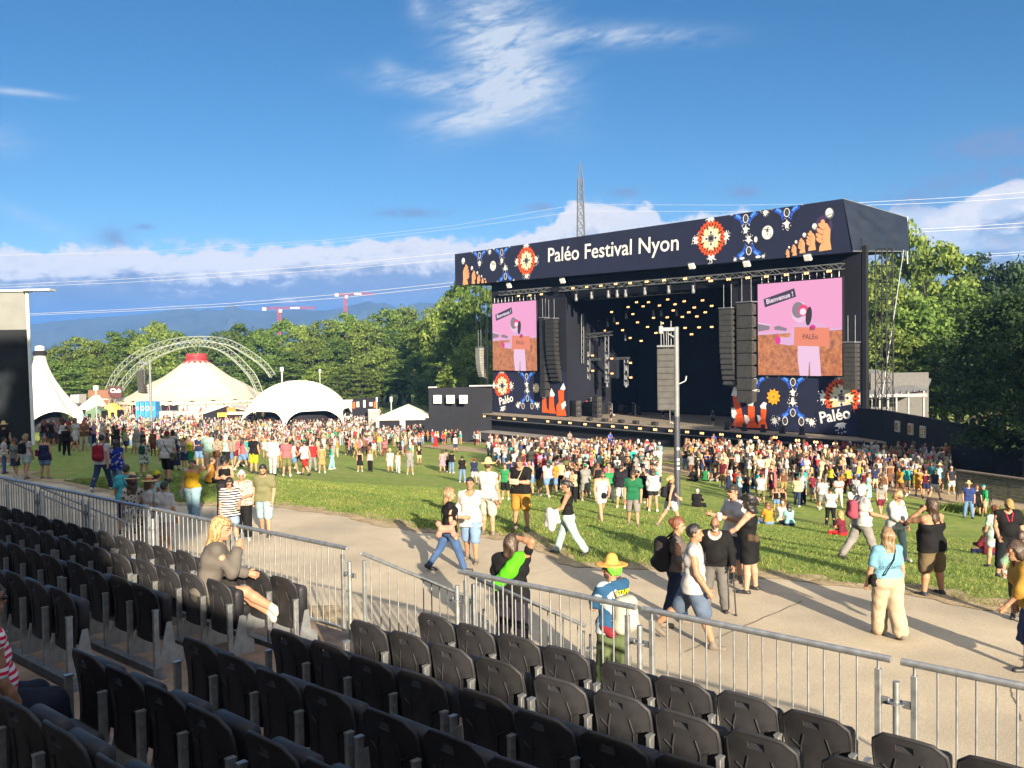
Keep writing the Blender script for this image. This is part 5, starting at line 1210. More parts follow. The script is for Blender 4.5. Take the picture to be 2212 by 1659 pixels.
# food stall with black gable
def stall():
    d = 190.; c = G(468, d); t = thing('food_stall', 'food stall with grey pitched roof, black gable and orange sign', 'stall', c); z = lambda y: at(468, y, d).z-c.z; X = lambda px: (px-468)/F*d
    mb = MB(); mb.add([(X(432), 0, z(893)), (X(488), 0, z(877)), (X(545), 0, z(890)), (X(432), 6, z(893)), (X(488), 6, z(877)), (X(545), 6, z(890))], [(0, 1, 4, 3), (1, 2, 5, 4)]); mb.add([(X(425), -.3, z(894)), (X(470), -.3, z(876)), (X(490), -.3, z(877)), (X(440), -.3, z(893))], [(0, 1, 2, 3)]); mb.build('roof', pm('grey_canvas', (.42, .41, .40), .7), t)
    mb = MB(); mb.add([(X(434), .2, z(894)), (X(488), .2, z(879)), (X(543), .2, z(892)), (X(543), .2, 0), (X(434), .2, 0)], [(0, 1, 2, 3, 4)]); mb.add([(x, y+.15, zz) for x, y, zz in [(X(434), .2, z(894)), (X(488), .2, z(879)), (X(543), .2, z(892)), (X(543), .2, 0), (X(434), .2, 0)]], [(4, 3, 2, 1, 0)]); mb.build('gable', DARKIN, t)
    mb = MB(); mb.box((X(497), 0, z(886)), (X(508)-X(489), .15, 1.0)); mb.build('orange_sign', pm('orange_sign', (.75, .16, .04), .5), t)
    mb = MB(); mb.box((X(477), -.1, z(896)), (X(487)-X(467), .2, .8)); mb.build('yellow_panel', pm('yellow_panel', (.8, .55, .05), .5), t)
    mb = MB(); mb.box((X(515), -.1, z(893)), (X(542)-X(490), .9, .6)); mb.build('awning', pm('beige_canvas', (.5, .44, .32), .8), t)
    mb = MB(); mb.bar((X(434), 0, 0), (X(434), 0, z(880)), .12, 6); mb.build('post', MINT, t)
stall()
def box_thing(name, label, cat, px0, px1, y0, y1, d, dep, mat, parts=(), group=None, ground_base=True):
    a, b = at(px0, y0, d), at(px1, y0, d); zt = a.z; zb = gz((px0+px1)/2, d) if ground_base else at(px0, y1, d).z
    t = thing(name, label, cat, ((a.x+b.x)/2, d, zb), 0, group); W = b.x-a.x; H = zt-zb
    mb = MB(); mb.box((0, dep/2, H/2), (W, dep, H), bev=.04); mb.build('body', mat, t)
    for nm, fx, fz, fw, fh, mt in parts: mb = MB(); mb.box((W*(fx-.5), -.04, H*fz), (W*fw, .06, H*fh)); mb.build(nm, mt, t)
    return t
BLUE = pm('blue_panel', (.02, .20, .52), .5); WHT = pm('white_panel', (.42, .42, .41), .5); BRN = pm('brown_timber', (.17, .085, .05), .8, 0, .2, 2); GRY = pm('grey_panel', (.22, .22, .23), .6)
def ringsign(t, x, z, r):
    mb = MB(); mb.lathe([(r, -.02), (r, .02), (r*.62, .02), (r*.62, -.02)], n=20); mb.v = [(x+a, -.09+c, z+b*1.3) for a, b, c in mb.v]; mb.build('ring_mark', WHT, t)
for i, (a, b) in enumerate(((293, 301), (303, 312), (314, 323), (325, 336))):
    q = box_thing('booth', f'blue booth panel with white ring mark, {ORD[i]} from the left of four', 'booth', a, b, 868, 895, 198, 2.5, BLUE, [('white_edge', .03, .5, .06, 1., WHT)], 'blue booths by the circus tent'); ringsign(q, 0, (at(a, 882, 198).z-q.location.z), .42 if i in (1, 2) else .3)
box_thing('food_truck', 'white food trailer right of the blue booths', 'trailer', 338, 372, 889, 902, 200, 3, WHT, [('hatch', .5, .62, .7, .22, GRY), ('stripe', .5, .9, .95, .06, pm('yellow_stripe', (.7, .45, .08), .6))])
box_thing('food_truck', 'cream food trailer behind the scaffold frame', 'trailer', 374, 428, 890, 902, 202, 3, pm('cream_panel', (.6, .55, .42), .6), [('hatch', .5, .6, .6, .25, GRY)])
box_thing('timber_hut', 'brown timber clad hut left of the truss arches', 'hut', 190, 236, 843, 884, 232, 5, BRN, [('white_band', .6, .62, .7, .035, WHT), ('window', .25, .4, .2, .3, GRY)])
box_thing('white_cabin', 'small white cabin with dark window behind the peaked tent', 'cabin', 152, 170, 853, 884, 226, 4, WHT, [('window', .55, .75, .5, .25, GRY)])
gable_tent(166, 208, 214, 855, 880, 'low pale tent between the peaked tent and brown hut', .7, 5)
gable_tent(182, 214, 198, 879, 889, 'dark green canopy stall left of the thin lamp pole', .5, 4, mat=pm('green_canvas', (.10, .16, .10), .8))
gable_tent(214, 248, 202, 872, 886, 'yellow canopy stall at the foot of the arches', .5, 4, mat=pm('yellow_canvas', (.6, .45, .10), .8))
box_thing('black_hut', 'black food hut with white lettering right of the dome tent', 'hut', 762, 812, 862, 900, 188, 4, DARKIN, [('pale_patch', .22, .78, .12, .22, WHT), ('pale_patch', .5, .8, .1, .3, WHT), ('pale_patch', .78, .78, .14, .16, WHT), ('orange_disc', .05, .75, .1, .25, PRO), ('orange_disc', .96, .75, .1, .25, PRO)])
box_thing('white_box_tent', 'white square tent corner right of the dome tent', 'tent', 738, 762, 865, 905, 190, 4, CANVW, [('opening', .55, .45, .4, .3, DARKIN)])
box_thing('grey_screen', 'grey panel screen left of the white marquee', 'screen', 795, 820, 884, 905, 172, .5, GRY, [('top_bar', .5, .97, 1., .06, WHT)])
for lab, px, y0, d, w in (('slim grey lamp pole with drum head among the far left crowd', 205, 843, 175, .13), ('thin pale pole behind the right side of the dome tent', 690, 806, 205, .11), ('thin pole right of the black food hut', 812, 868, 175, .09), ('white antenna mast above the dome tent', 608, 802, 200, .2), ('pale pole with floodlight above the white marquee', 843, 868, 164, .12)):
    g = G(px, d); t = thing('lamp_pole', lab, 'pole', g); H = at(px, y0, d).z-g.z
    mb = MB(); mb.bar((0, 0, 0), (0, 0, H), w, 8); mb.build('pole', MINT, t); mb = MB(); mb.bar((0, 0, H), (0, 0, H+.9), w*(4 if 'drum' in lab else 2.2), 12); mb.build('head', WHT, t)
t = box_thing('scaffold_frame', 'dark scaffold sign frame left of the food stall', 'frame', 464*.0+465, 500, 868, 880, 149, .3, STEELD, ground_base=False) if False else None
# ---------------- loudspeaker mast in the left crowd and big lamp mast in the middle
def mast(px, ytop, pybase, d, r, label, arm_px, lower):
    b = G(px, d); T = at(px+0, ytop, d); t = thing('speaker_mast', label, 'mast', b); H = T.z-b.z
    mb = MB(); mb.bar((0, 0, -.1), (0, 0, H*lower), r*1.15, 14); mb.build('lower_pole', pm('dark_grey_paint', (.05, .055, .07), .5, .2, .15, 3), t)
    mb = MB(); mb.bar((0, 0, H*lower), (0, 0, H), r, 14); mb.build('upper_pole', pm('pale_grey_paint', (.16, .17, .18), .5, .2, .15, 3), t)
    L = (arm_px-px)/F*d; mb = MB(); mb.box((L/2, 0, H-.12), (abs(L)+.2, .16, .2), bev=.03); mb.box((L, 0, H-.15), (.22, .2, .4), bev=.03); mb.bar((L*.6, 0, H-.3), (0, 0, H-.6), .05, 6); mb.build('arm', pm('pale_grey_paint', (.16, .17, .18), .5, .2, .15, 3), t)
    mb = MB()
    for x, y in ((L*.8, .1), (L*.55, -.1), (L*.65, 0)): mb.bar((x, y, H-.2), (x*.97, y, H-.2-46/F*d), .025, 5)
    mb.build('cables', STEELD, t); return t, b, H
dM = 47.; m_, mb_, mH = mast(1461, 706, 1090, dM, .135, 'tall grey lamp and loudspeaker mast in front of the stage', 1428, .50)
mb = MB()
for i, z in enumerate((1.9, 2.15, 2.35, 2.9)): mb.box((0.02, -.16, z), (.11, .01, .12))
mb.build('stickers', PRW, m_)
mb = MB(); mb.bar((.12, 0, mH-2.9), (.45, 0, mH-2.75), .03, 6); mb.bar((.45, 0, mH-2.75), (.5, 0, mH-2.5), .05, 6); mb.build('bracket', STEEL, m_)
line_array(1438, 753, 888, 36, 10, 0, 'grey line array of ten cabinets hanging from the mast before the stage', .12, .85, mat=pm('grey_grille', (.062, .062, .062), .55, .2, .2, 3), free=dM, rot=-.25)
dL_ = 125.; mL, bL, hL = mast(323, 781, 930, dL_, .17, 'grey loudspeaker mast rising from the far left crowd', 302, .3)
line_array(303, 800, 850, 15, 9, 0, 'small line array hanging from the mast in the left crowd', .3, .9, mat=pm('grey_grille', (.062, .062, .062), .55, .2, .2, 3), free=dL_, rot=-.3)
# ---------------- black walls beside the stage with art squares
WALLB = pm('black_wall', (.0045, .006, .011), .85, 0, .25, .5)
def wall_seg(t, A, B, zt, th=.25, mat=WALLB, name='panel'):
    d = (B-A); d.z = 0; L = d.length; n = max(1, int(L/3)); M = Matrix.Rotation(math.atan2(d.y, d.x), 3, 'Z')
    for i in range(n):
        p = A+d*((i+.5)/n); zb = float(terr(p.x, p.y))-.3; mb = MB(); mb.box((p.x, p.y, (zt+zb)/2), (L/n-.02, th, zt-zb), M); mb.build(name, mat, t, world=True)
t = thing('black_wall', 'high black panel wall with three art squares left of the stage', 'wall', G(990, 127))
ztl = at(925, 838, 126).z; wall_seg(t, at(926, 900, 126), at(1064, 900, 129), ztl); wall_seg(t, at(918, 900, 125.5), at(1062, 900, 125.6), at(918, 903, 125.5).z, .3)
mb = MB(); mb.box(at(1045, 833, 128)-t.location, (4, .4, .15)); mb.box(at(935, 836.5, 126)-t.location, (1.2, .4, .15)); mb.build('white_beam', WHT, t)
def art(c, s, rz, cols, label):
    t = thing('art_square', label, 'picture', c, rz, 'square art panels on the black walls'); m0 = pm('art_ground', hexc(cols[0]), .6, 0, 0)
    mb = MB(); mb.box((0, 0, 0), (s, .18, s), bev=.02); mb.build('board', m0, t)
    p = Print(lambda x, z, h: (x, -.095-h, z)); p.star((0, 0), s*.30, s*.42, 8, 0, .2); p.star((0, 0), s*.2, s*.34, 8, 1, .4); p.star((0, 0), s*.10, s*.24, 4, 2, .785); p.ell((0, 0), s*.05, s*.05, 0, 10)
    for a in range(4): p.star((s*.36*math.cos(a*1.571+.785), s*.36*math.sin(a*1.571+.785)), s*.04, s*.09, 4, 1)
    p.mb.build('motif', [pm('art_a', hexc(cols[1]), .6, 0, 0), pm('art_b', hexc(cols[2]), .6, 0, 0), pm('art_c', hexc(cols[3]), .6, 0, 0)], t)
for i, (px, cols) in enumerate(((945, ('cfd8cf', '6fc4c0', 'cfd8cf', 'e0421e')), (973, ('d8d2c2', 'd8d2c2', '2c2c30', 'd8d2c2')), (1001, ('d8c8cc', 'd87aa0', 'd8c8cc', 'c22a6a')))): art(at(px, 862.5, 125.5)+Vector((0, -.0, 0)), 1.12, 0, cols, ['left art square, turquoise with red cross figure', 'middle art square, white with black flower outline', 'pink and white art square nearest the stage'][i])
t = thing('black_wall', 'long black panel wall running from the stage to the right tree', 'wall', G(1990, 78))
W0, W1, W2 = at(1856, 900, 86), at(1912, 900, 82), at(2150, 900, 61)
zr = at(1912, 886, 82).z; wall_seg(t, W0, W1, zr); wall_seg(t, W1, W2, zr); wall_seg(t, W2, W2+Vector((22, -12, 0)), zr)
dv = (W2-W1).normalized()
for i, (px, py, cols) in enumerate(((1944, 921, ('b8b2a4', '8a6a2a', '3c2c4a', 'c8a02c')), (1972.7, 927, ('b0a898', 'b03a1c', '6a3a2a', 'c8b02c')), (1999, 933, ('b8b0a0', '5a2a1c', 'c8a85a', 'e6d9b0')))):
    u, v = ray(px, py); k = (W1.x*dv.y-W1.y*dv.x)/(u*dv.y-dv.x); c = Vector((u*k, k, HC+v*k))+Vector((dv.y, -dv.x, 0))*(.2 if dv.y < 0 else .2)
    nrm = Vector((dv.y, -dv.x, 0)); nrm = nrm if nrm.dot(-c) > 0 else -nrm; c = Vector((u*k, k, HC+v*k))+nrm*.2
    art(c, .92, math.atan2(nrm.y, nrm.x)+math.pi/2, cols, ['left art square on the right wall, yellow cross on grey', 'middle art square on the right wall, red frame', 'right art square on the right wall, brown with cream flower'][i])
# grey roofed tent behind the right wall
def hall():
    t = thing('service_tent', 'long grey roofed service tent behind the right black wall', 'tent', G(1950, 96)); Z = lambda x, y, d: at(x, y, d)-t.location
    mb = MB(); q = [Z(1878, 797, 104), Z(2012, 818, 100), Z(2002, 843, 88), Z(1878, 860, 88)]; mb.add(q, [(0, 1, 2, 3)]); mb.add([v-Vector((0, 0, .15)) for v in q], [(3, 2, 1, 0)])
    for i in range(1, 9): s = i/9; mb.bar(q[0]*(1-s)+q[1]*s+Vector((0, 0, .05)), q[3]*(1-s)+q[2]*s+Vector((0, 0, .05)), .06, 4)
    mb.build('roof', pm('grey_tent_roof', (.20, .205, .21), .6, 0, .15, 1), t)
    mb = MB(); mb.box((q[2]+q[3])/2-Vector((0, 0, .12)), ((q[2]-q[3]).length, .2, .3), Matrix.Rotation(0, 3, 'Z')); mb.build('eave', GRY, t)
    for px in (1884, 1900, 1918, 1936, 1962, 1995): p = Z(px, 862-(px-1880)*.1, 88.2); mb = MB(); mb.box((p.x, p.y, p.z-2.0), (.16, .16, 4.6)); mb.build('post', GRY, t)
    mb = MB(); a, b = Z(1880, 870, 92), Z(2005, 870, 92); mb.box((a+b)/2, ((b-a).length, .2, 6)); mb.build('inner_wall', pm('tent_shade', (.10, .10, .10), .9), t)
hall()
# left black side structure with white sheet top
def side_structure():
    d = 57.; pole = at(70, 800, d); t = thing('side_structure', 'black scrim covered side structure with pale sheet top at the left edge', 'scaffold tower', G(70, d)); L = lambda x, y, dd=d: at(x, y, dd)-t.location
    zb = .0; rx = L(62, 700).x; zt = L(60, 632).z; zm = L(60, 712).z
    mb = sheet(Vector((rx-14, 0, -.5)), Vector((rx, 0, -.5)), Vector((rx, 0, zm)), Vector((rx-14, 0, zm)), 26, 16, .22, 'x', None, Vector((0, -1, 0))); mb.build('black_scrim', pm('scrim_sheet', (.005, .009, .014), .8, 0, .3, .4), t)
    mb = sheet(Vector((rx-14, -.05, zm)), Vector((rx, -.05, zm)), Vector((rx, -.05, zt)), Vector((rx-14, -.05, zt)), 20, 8, .08, 'x', None, Vector((0, -1, 0))); mb.build('pale_sheet', pm('pale_sheet', (.16, .17, .165), .8, 0, .12, .8), t)
    mb = MB(); mb.bar((rx+.12, -.1, -.3), (rx+.0, -.1, zt+.1), .10, 10); mb.build('corner_pole', pm('white_pole', (.62, .63, .62), .5, .1, .1), t)
    mb = MB(); mb.box((rx-7.1, .2, zt+.12), (14.2, .9, .14)); mb.box((rx+.8, -.2, zt+.12), (1.7, .8, .12)); mb.build('roof_plate', WHT, t)
side_structure()
# wooden slat fence at the right
def slat_fence():
    A, B = at(2070, 1040, 51), at(2262, 1040, 46); d = B-A; d.z = 0; L = d.length; za = at(2070, 1066, 51).z; M = Matrix.Rotation(math.atan2(d.y, d.x), 3, 'Z'); t = thing('slat_fence', 'weathered grey wooden slat fence below the dark tree at the right', 'fence', (A.x, A.y, za)); W = pm('weathered_timber', (.13, .105, .085), .9, 0, .3, 6, .2); h = at(2070, 1018, 51).z-za
    for i in range(7):
        mb = MB(); p = A+d*.5; mb.box((p.x, p.y, za+.1+i*h/7), (L, .05, h/7*.72), M); mb.build('slat', W, t, world=True)
    mb = MB(); p = A+d*.5; mb.box((p.x, p.y, za+h+.06), (L+.1, .35, .07), M); mb.build('top_board', W, t, world=True)
    for i in range(6): mb = MB(); p = A+d*(i/5)+Vector((0, .1, 0)); mb.box((p.x, p.y, za+h/2-.2), (.1, .1, h+.4), M); mb.build('post', W, t, world=True)
slat_fence()
# weeds below the fence
def weeds():
    n = 5200; g = rng; x = g.uniform(0, 1, n); A, B = at(2040, 1075, 50), at(2270, 1085, 46); X = A.x+(B.x-A.x)*x+g.normal(0, .3, n); Y = A.y+(B.y-A.y)*x-1.2+g.normal(0, .6, n); Z = terr(X, Y); h = g.uniform(.1, .45, n); a = g.uniform(0, 6.28, n); w = .05
    V = np.stack([np.stack([X-w*np.cos(a), Y-w*np.sin(a), Z], -1), np.stack([X+w*np.cos(a), Y+w*np.sin(a), Z], -1), np.stack([X+g.normal(0, .15, n), Y+g.normal(0, .15, n), Z+h], -1)], 1)
    tag(link('weeds', npmesh('weeds', V.reshape(-1, 3), np.arange(3*n).reshape(-1, 3)), None, LEAF2), 'low weeds growing along the foot of the slat fence', 'weeds', kind='stuff')
weeds()
# ---------------- pylon, lines, cranes, hills
def pylon():
    d = 250.; T = at(1256.5, 350, d); b = G(1258, d); t = thing('pylon', 'tall grey lattice power pylon behind the stage roof', 'pylon', b); H = T.z-b.z; mb = MB()
    W = lambda z: .55+1.35*(1-z/H)*(1 if z > H*.45 else 1+(H*.45-z)/H*2.2) if z < H*.97 else .1
    zs = list(np.linspace(0, H*.93, 24)); c = lambda z, i: Vector(((-1, 1, 1, -1)[i]*W(z), (-1, -1, 1, 1)[i]*W(z), z))
    for a, q in zip(zs, zs[1:]):
        for i in range(4):
            mb.bar(c(a, i), c(q, i), .17, 4); mb.bar(c(a, i), c(q, (i+1) % 4), .09, 4); mb.bar(c(a, (i+1) % 4), c(q, i), .09, 4); mb.bar(c(q, i), c(q, (i+1) % 4), .08, 4)
    for i in range(4): mb.bar(c(zs[-1], i), (0, 0, H), .12, 4)
    mb.build('lattice', pm('pylon_steel', (.16, .17, .19), .6, .4, .1), t)
pylon()
WIRE = pm('bright_wire', (.42, .43, .44), .4, .3, 0)
def lines(label, sets, d, r=.055):
    t = thing('power_line', label, 'power line', at(*sets[0][0], d), 0, 'overhead power lines')
    for pts in sets:
        P = [at(x, y, d) for x, y in pts]; mb = MB(); mb.tube([p-t.location for p in P], r*.62, 5); mb.build('conductor', WIRE, t)
lines('pair of faint wires running from the pylon to the upper left', [[(-20, 553), (350, 541), (700, 519), (975, 488), (1252, 441)], [(-20, 551), (360, 545), (720, 523), (985, 494), (1252, 456)]], 245, .035)
lines('pair of bright wires crossing above the mountains on the left', [[(-30, 617), (250, 604), (500, 588), (740, 570), (985, 546)], [(-30, 622), (250, 611), (500, 597), (740, 581), (985, 560)]], 215, .06)
lines('lowest pair of bright wires at the crane height on the left', [[(40, 679), (280, 668), (500, 655), (740, 635), (980, 610)], [(40, 682), (280, 672), (500, 661), (740, 643), (980, 617)]], 195, .065)
lines('upper pair of bright wires at the top right', [[(1850, 438), (2000, 430), (2120, 423), (2250, 412)], [(1850, 444), (2000, 439), (2120, 433), (2250, 424)]], 205, .05)
lines('middle pair of bright wires at the right above the trees', [[(1940, 497), (2080, 490), (2250, 479)], [(1940, 504), (2080, 496), (2250, 488)]], 185, .055)
lines('lowest pair of wires just above the right trees', [[(2080, 551), (2180, 546), (2250, 541)], [(2080, 557), (2180, 551), (2250, 548)]], 172, .05)
lines('faint high wires running right from the pylon top', [[(1262, 442), (1600, 443), (1850, 440)], [(1262, 456), (1600, 457), (1850, 453)]], 245, .03)
def crane(px, ytop, ybase, x0, x1, d, label):
    b = G(px, d); t = thing('tower_crane', label, 'crane', (b.x, d, b.z), 0, 'tower cranes beyond the forest'); Z = lambda y: at(px, y, d).z-b.z; X = lambda x: (x-px)/F*d; CR = pm('crane_red', (.30, .045, .04), .5)
    mb = MB(); mb.truss((0, 0, 0), (0, 0, Z(ytop)), 1.3, .13, 1.8); mb.build('mast', CR, t)
    mb = MB(); mb.truss((0, 0, Z(ytop)+.4), (X(x1), 0, Z(ytop-1)), 1.0, .11, 1.7); mb.build('jib', CR, t); mb = MB(); mb.truss((0, 0, Z(ytop)+.4), (X(x0), 0, Z(ytop-1)), 1.0, .11, 1.7); mb.build('counter_jib', WHT if False else CR, t)
    mb = MB(); mb.box((X(x0)*.85, 0, Z(ytop)), (2.0, 1.2, 1.5)); mb.build('counterweight', WHT, t)
    mb = MB(); mb.box((.9, -.8, Z(ytop)-1.2), (1.6, 1.2, 1.6), bev=.1); mb.build('cab', WHT, t)
    mb = MB(); mb.box((X(x1)*.45, -.9, Z(ytop-1)), (abs(X(x1))*.25, .1, .9)); mb.build('sign_panel', WHT, t)
crane(605, 667, 700, 568, 683, 480, 'red tower crane with white panels above the left forest')
crane(748, 637, 690, 727, 810, 520, 'higher red tower crane right of the other, above the forest')
def hills():
    D = 4200.; pts = [(-400, 690), (-100, 696), (60, 702), (160, 690), (260, 682), (330, 676), (385, 668), (400, 664), (430, 672), (450, 667), (480, 672), (490, 661), (505, 656), (520, 668), (560, 672), (600, 672), (640, 668), (700, 672), (740, 664), (770, 657), (795, 650), (815, 656), (835, 654), (860, 668), (885, 660), (905, 652), (930, 655), (990, 660), (1100, 668), (1400, 690), (1900, 700), (2600, 704)]
    xs = np.linspace(-400, 2600, 420); ys = np.interp(xs, [p[0] for p in pts], [p[1] for p in pts])+rng.normal(0, .7, 420)
    V = []; k = 9
    for j in range(k):
        s = j/(k-1)
        for i, (x, y) in enumerate(zip(xs, ys)):
            p = at(x, y, D); z = p.z*(1-s)+(-14)*s; dd = D-s*900+60*math.sin(i*.35+j*1.7)*math.sin(s*3.1); V.append((p.x*(dd/D), dd, z+(25*math.sin(i*.21+j*2.)*math.sin(s*3.14))))
    n = 420; me = npmesh('hills', V, [(j*n+i, j*n+i+1, (j+1)*n+i+1, (j+1)*n+i) for j in range(k-1) for i in range(n-1)], True)
    tag(link('hills', me, None, pm('forested_slope', (.030, .042, .040), .9, 0, .3, .004, 0)), kind='structure')
hills()
hz = MB(); hz.box((0, 2700, 125), (9000, 6400, 330)); hz.v = [(x, y, z) for x, y, z in hz.v]
hm = bpy.data.materials.new('pale_haze'); N_, L_ = nodes(hm); N_.remove(N_['Principled BSDF']); pv = N_.new('ShaderNodeVolumePrincipled'); pv.inputs['Density'].default_value = .00014; pv.inputs['Color'].default_value = (.16, .42, 1, 1); pv.inputs['Anisotropy'].default_value = .0
L_.new(pv.outputs[0], N_['Material Output'].inputs['Volume'])
if HAZE: tag(hz.build('haze', hm), kind='stuff')
# ================================================================ people: implicit bodies turned into one continuous surface
def capsule(P, a, b, r1, r2):
    ab = b-a; L2 = float(ab@ab)+1e-12
    t = np.clip(((P-a)@ab)/L2, 0, 1)
    return np.linalg.norm(P-a-t[..., None]*ab, axis=-1)-(r1+(r2-r1)*t)
def ellip(P, c, r, M):
    q = (P-c)@M if M is not None else P-c
    k0 = np.linalg.norm(q/r, axis=-1); k1 = np.linalg.norm(q/(r*r), axis=-1)+1e-9
    return k0*(k0-1)/k1
def smin(a, b, k):
    h = np.clip(.5+.5*(b-a)/k, 0, 1); return b*(1-h)+a*h-k*h*(1-h)
def field(prims, res, k, cuts=(), wr=0., seed=0):
    lo = np.full(3, 1e9); hi = -lo
    for p in prims:
        if p[0] == 'c': r = max(p[3], p[4]); lo = np.minimum(lo, np.minimum(p[1], p[2])-r); hi = np.maximum(hi, np.maximum(p[1], p[2])+r)
        else: r = np.max(p[2]); lo = np.minimum(lo, p[1]-r); hi = np.maximum(hi, p[1]+r)
    lo -= 2.5*res+wr; hi += 2.5*res+wr
    n = np.ceil((hi-lo)/res).astype(int)+1
    ax = [lo[i]+res*np.arange(n[i]) for i in range(3)]
    D = np.full(n, .3)
    for p in prims:
        if p[0] == 'c': r = max(p[3], p[4]); a, b = np.minimum(p[1], p[2])-r, np.maximum(p[1], p[2])+r
        else: r = np.max(p[2]); a, b = p[1]-r, p[1]+r
        m = k+2*res
        i0 = np.clip(((a-m-lo)/res).astype(int), 0, n-1); i1 = np.clip(((b+m-lo)/res).astype(int)+2, 1, n)
        sl = tuple(slice(i0[i], i1[i]) for i in range(3))
        P = np.stack(np.meshgrid(*[ax[i][sl[i]] for i in range(3)], indexing='ij'), -1)
        d = capsule(P, p[1], p[2], p[3], p[4]) if p[0] == 'c' else ellip(P, p[1], p[2], p[3])
        D[sl] = smin(D[sl], d, k)
    if wr or cuts:
        P = np.stack(np.meshgrid(*ax, indexing='ij'), -1)
        if wr:
            x, y, z = P[..., 0], P[..., 1], P[..., 2]; s = seed*1.7
            D = D+wr*(np.sin(x*31+z*17+s+2*np.sin(z*9+s))*.6+np.sin(y*27-z*29+s*2)*.5+np.sin((x+y)*13+z*41+s)*.4)*.6
        for c in cuts: D = np.maximum(D, c(P))
    return D, lo, res
def nets(D, lo, res):
    S = D < 0
    c = [S[i:S.shape[0]-1+i, j:S.shape[1]-1+j, k:S.shape[2]-1+k] for i in (0, 1) for j in (0, 1) for k in (0, 1)]
    cnt = sum(x.astype(np.int8) for x in c); act = (cnt > 0) & (cnt < 8)
    I = np.argwhere(act)
    if len(I) == 0: return np.zeros((0, 3)), np.zeros((0, 4), int)
    idx = np.full(act.shape, -1); idx[act] = np.arange(len(I))
    acc = np.zeros((len(I), 3)); w = np.zeros(len(I))
    cor = [(i, j, k) for i in (0, 1) for j in (0, 1) for k in (0, 1)]
    val = {q: D[I[:, 0]+q[0], I[:, 1]+q[1], I[:, 2]+q[2]] for q in cor}
    for q in cor:
        for a in range(3):
            if q[a] == 0:
                q2 = tuple(1 if i == a else q[i] for i in range(3)); v0, v1 = val[q], val[q2]; x = (v0 < 0) != (v1 < 0)
                t = np.where(x, v0/np.where(x, v0-v1, 1), 0)
                p = np.tile(np.array(q, float), (len(I), 1)); p[:, a] = t
                acc[x] += p[x]; w[x] += 1
    V = lo+res*(I+acc/w[:, None])
    Fs = []
    for a in range(3):
        b, c_ = (a+1) % 3, (a+2) % 3
        sl0 = [slice(None)]*3; sl1 = [slice(None)]*3; sl0[a] = slice(0, -1); sl1[a] = slice(1, None)
        A, B = S[tuple(sl0)], S[tuple(sl1)]; E = np.argwhere(A != B)
        E = E[(E[:, b] > 0) & (E[:, c_] > 0) & (E[:, b] < S.shape[b]-1) & (E[:, c_] < S.shape[c_]-1)]
        if len(E) == 0: continue
        def g(db, dc): q = E.copy(); q[:, b] -= db; q[:, c_] -= dc; return idx[q[:, 0], q[:, 1], q[:, 2]]
        Q = np.stack([g(0, 0), g(1, 0), g(1, 1), g(0, 1)], -1); f = A[E[:, 0], E[:, 1], E[:, 2]]
        Q[~f] = Q[~f][:, ::-1]; Fs.append(Q)
    Fq = np.concatenate(Fs); Fq = Fq[(Fq >= 0).all(1)]
    return V, Fq
def rot(ax, a):
    c, s = math.cos(a), math.sin(a)
    return np.array([[1, 0, 0], [0, c, -s], [0, s, c]]) if ax == 'x' else np.array([[c, 0, s], [0, 1, 0], [-s, 0, c]]) if ax == 'y' else np.array([[c, -s, 0], [s, c, 0], [0, 0, 1]])
v3 = lambda x, y, z: np.array([x, y, z], float)
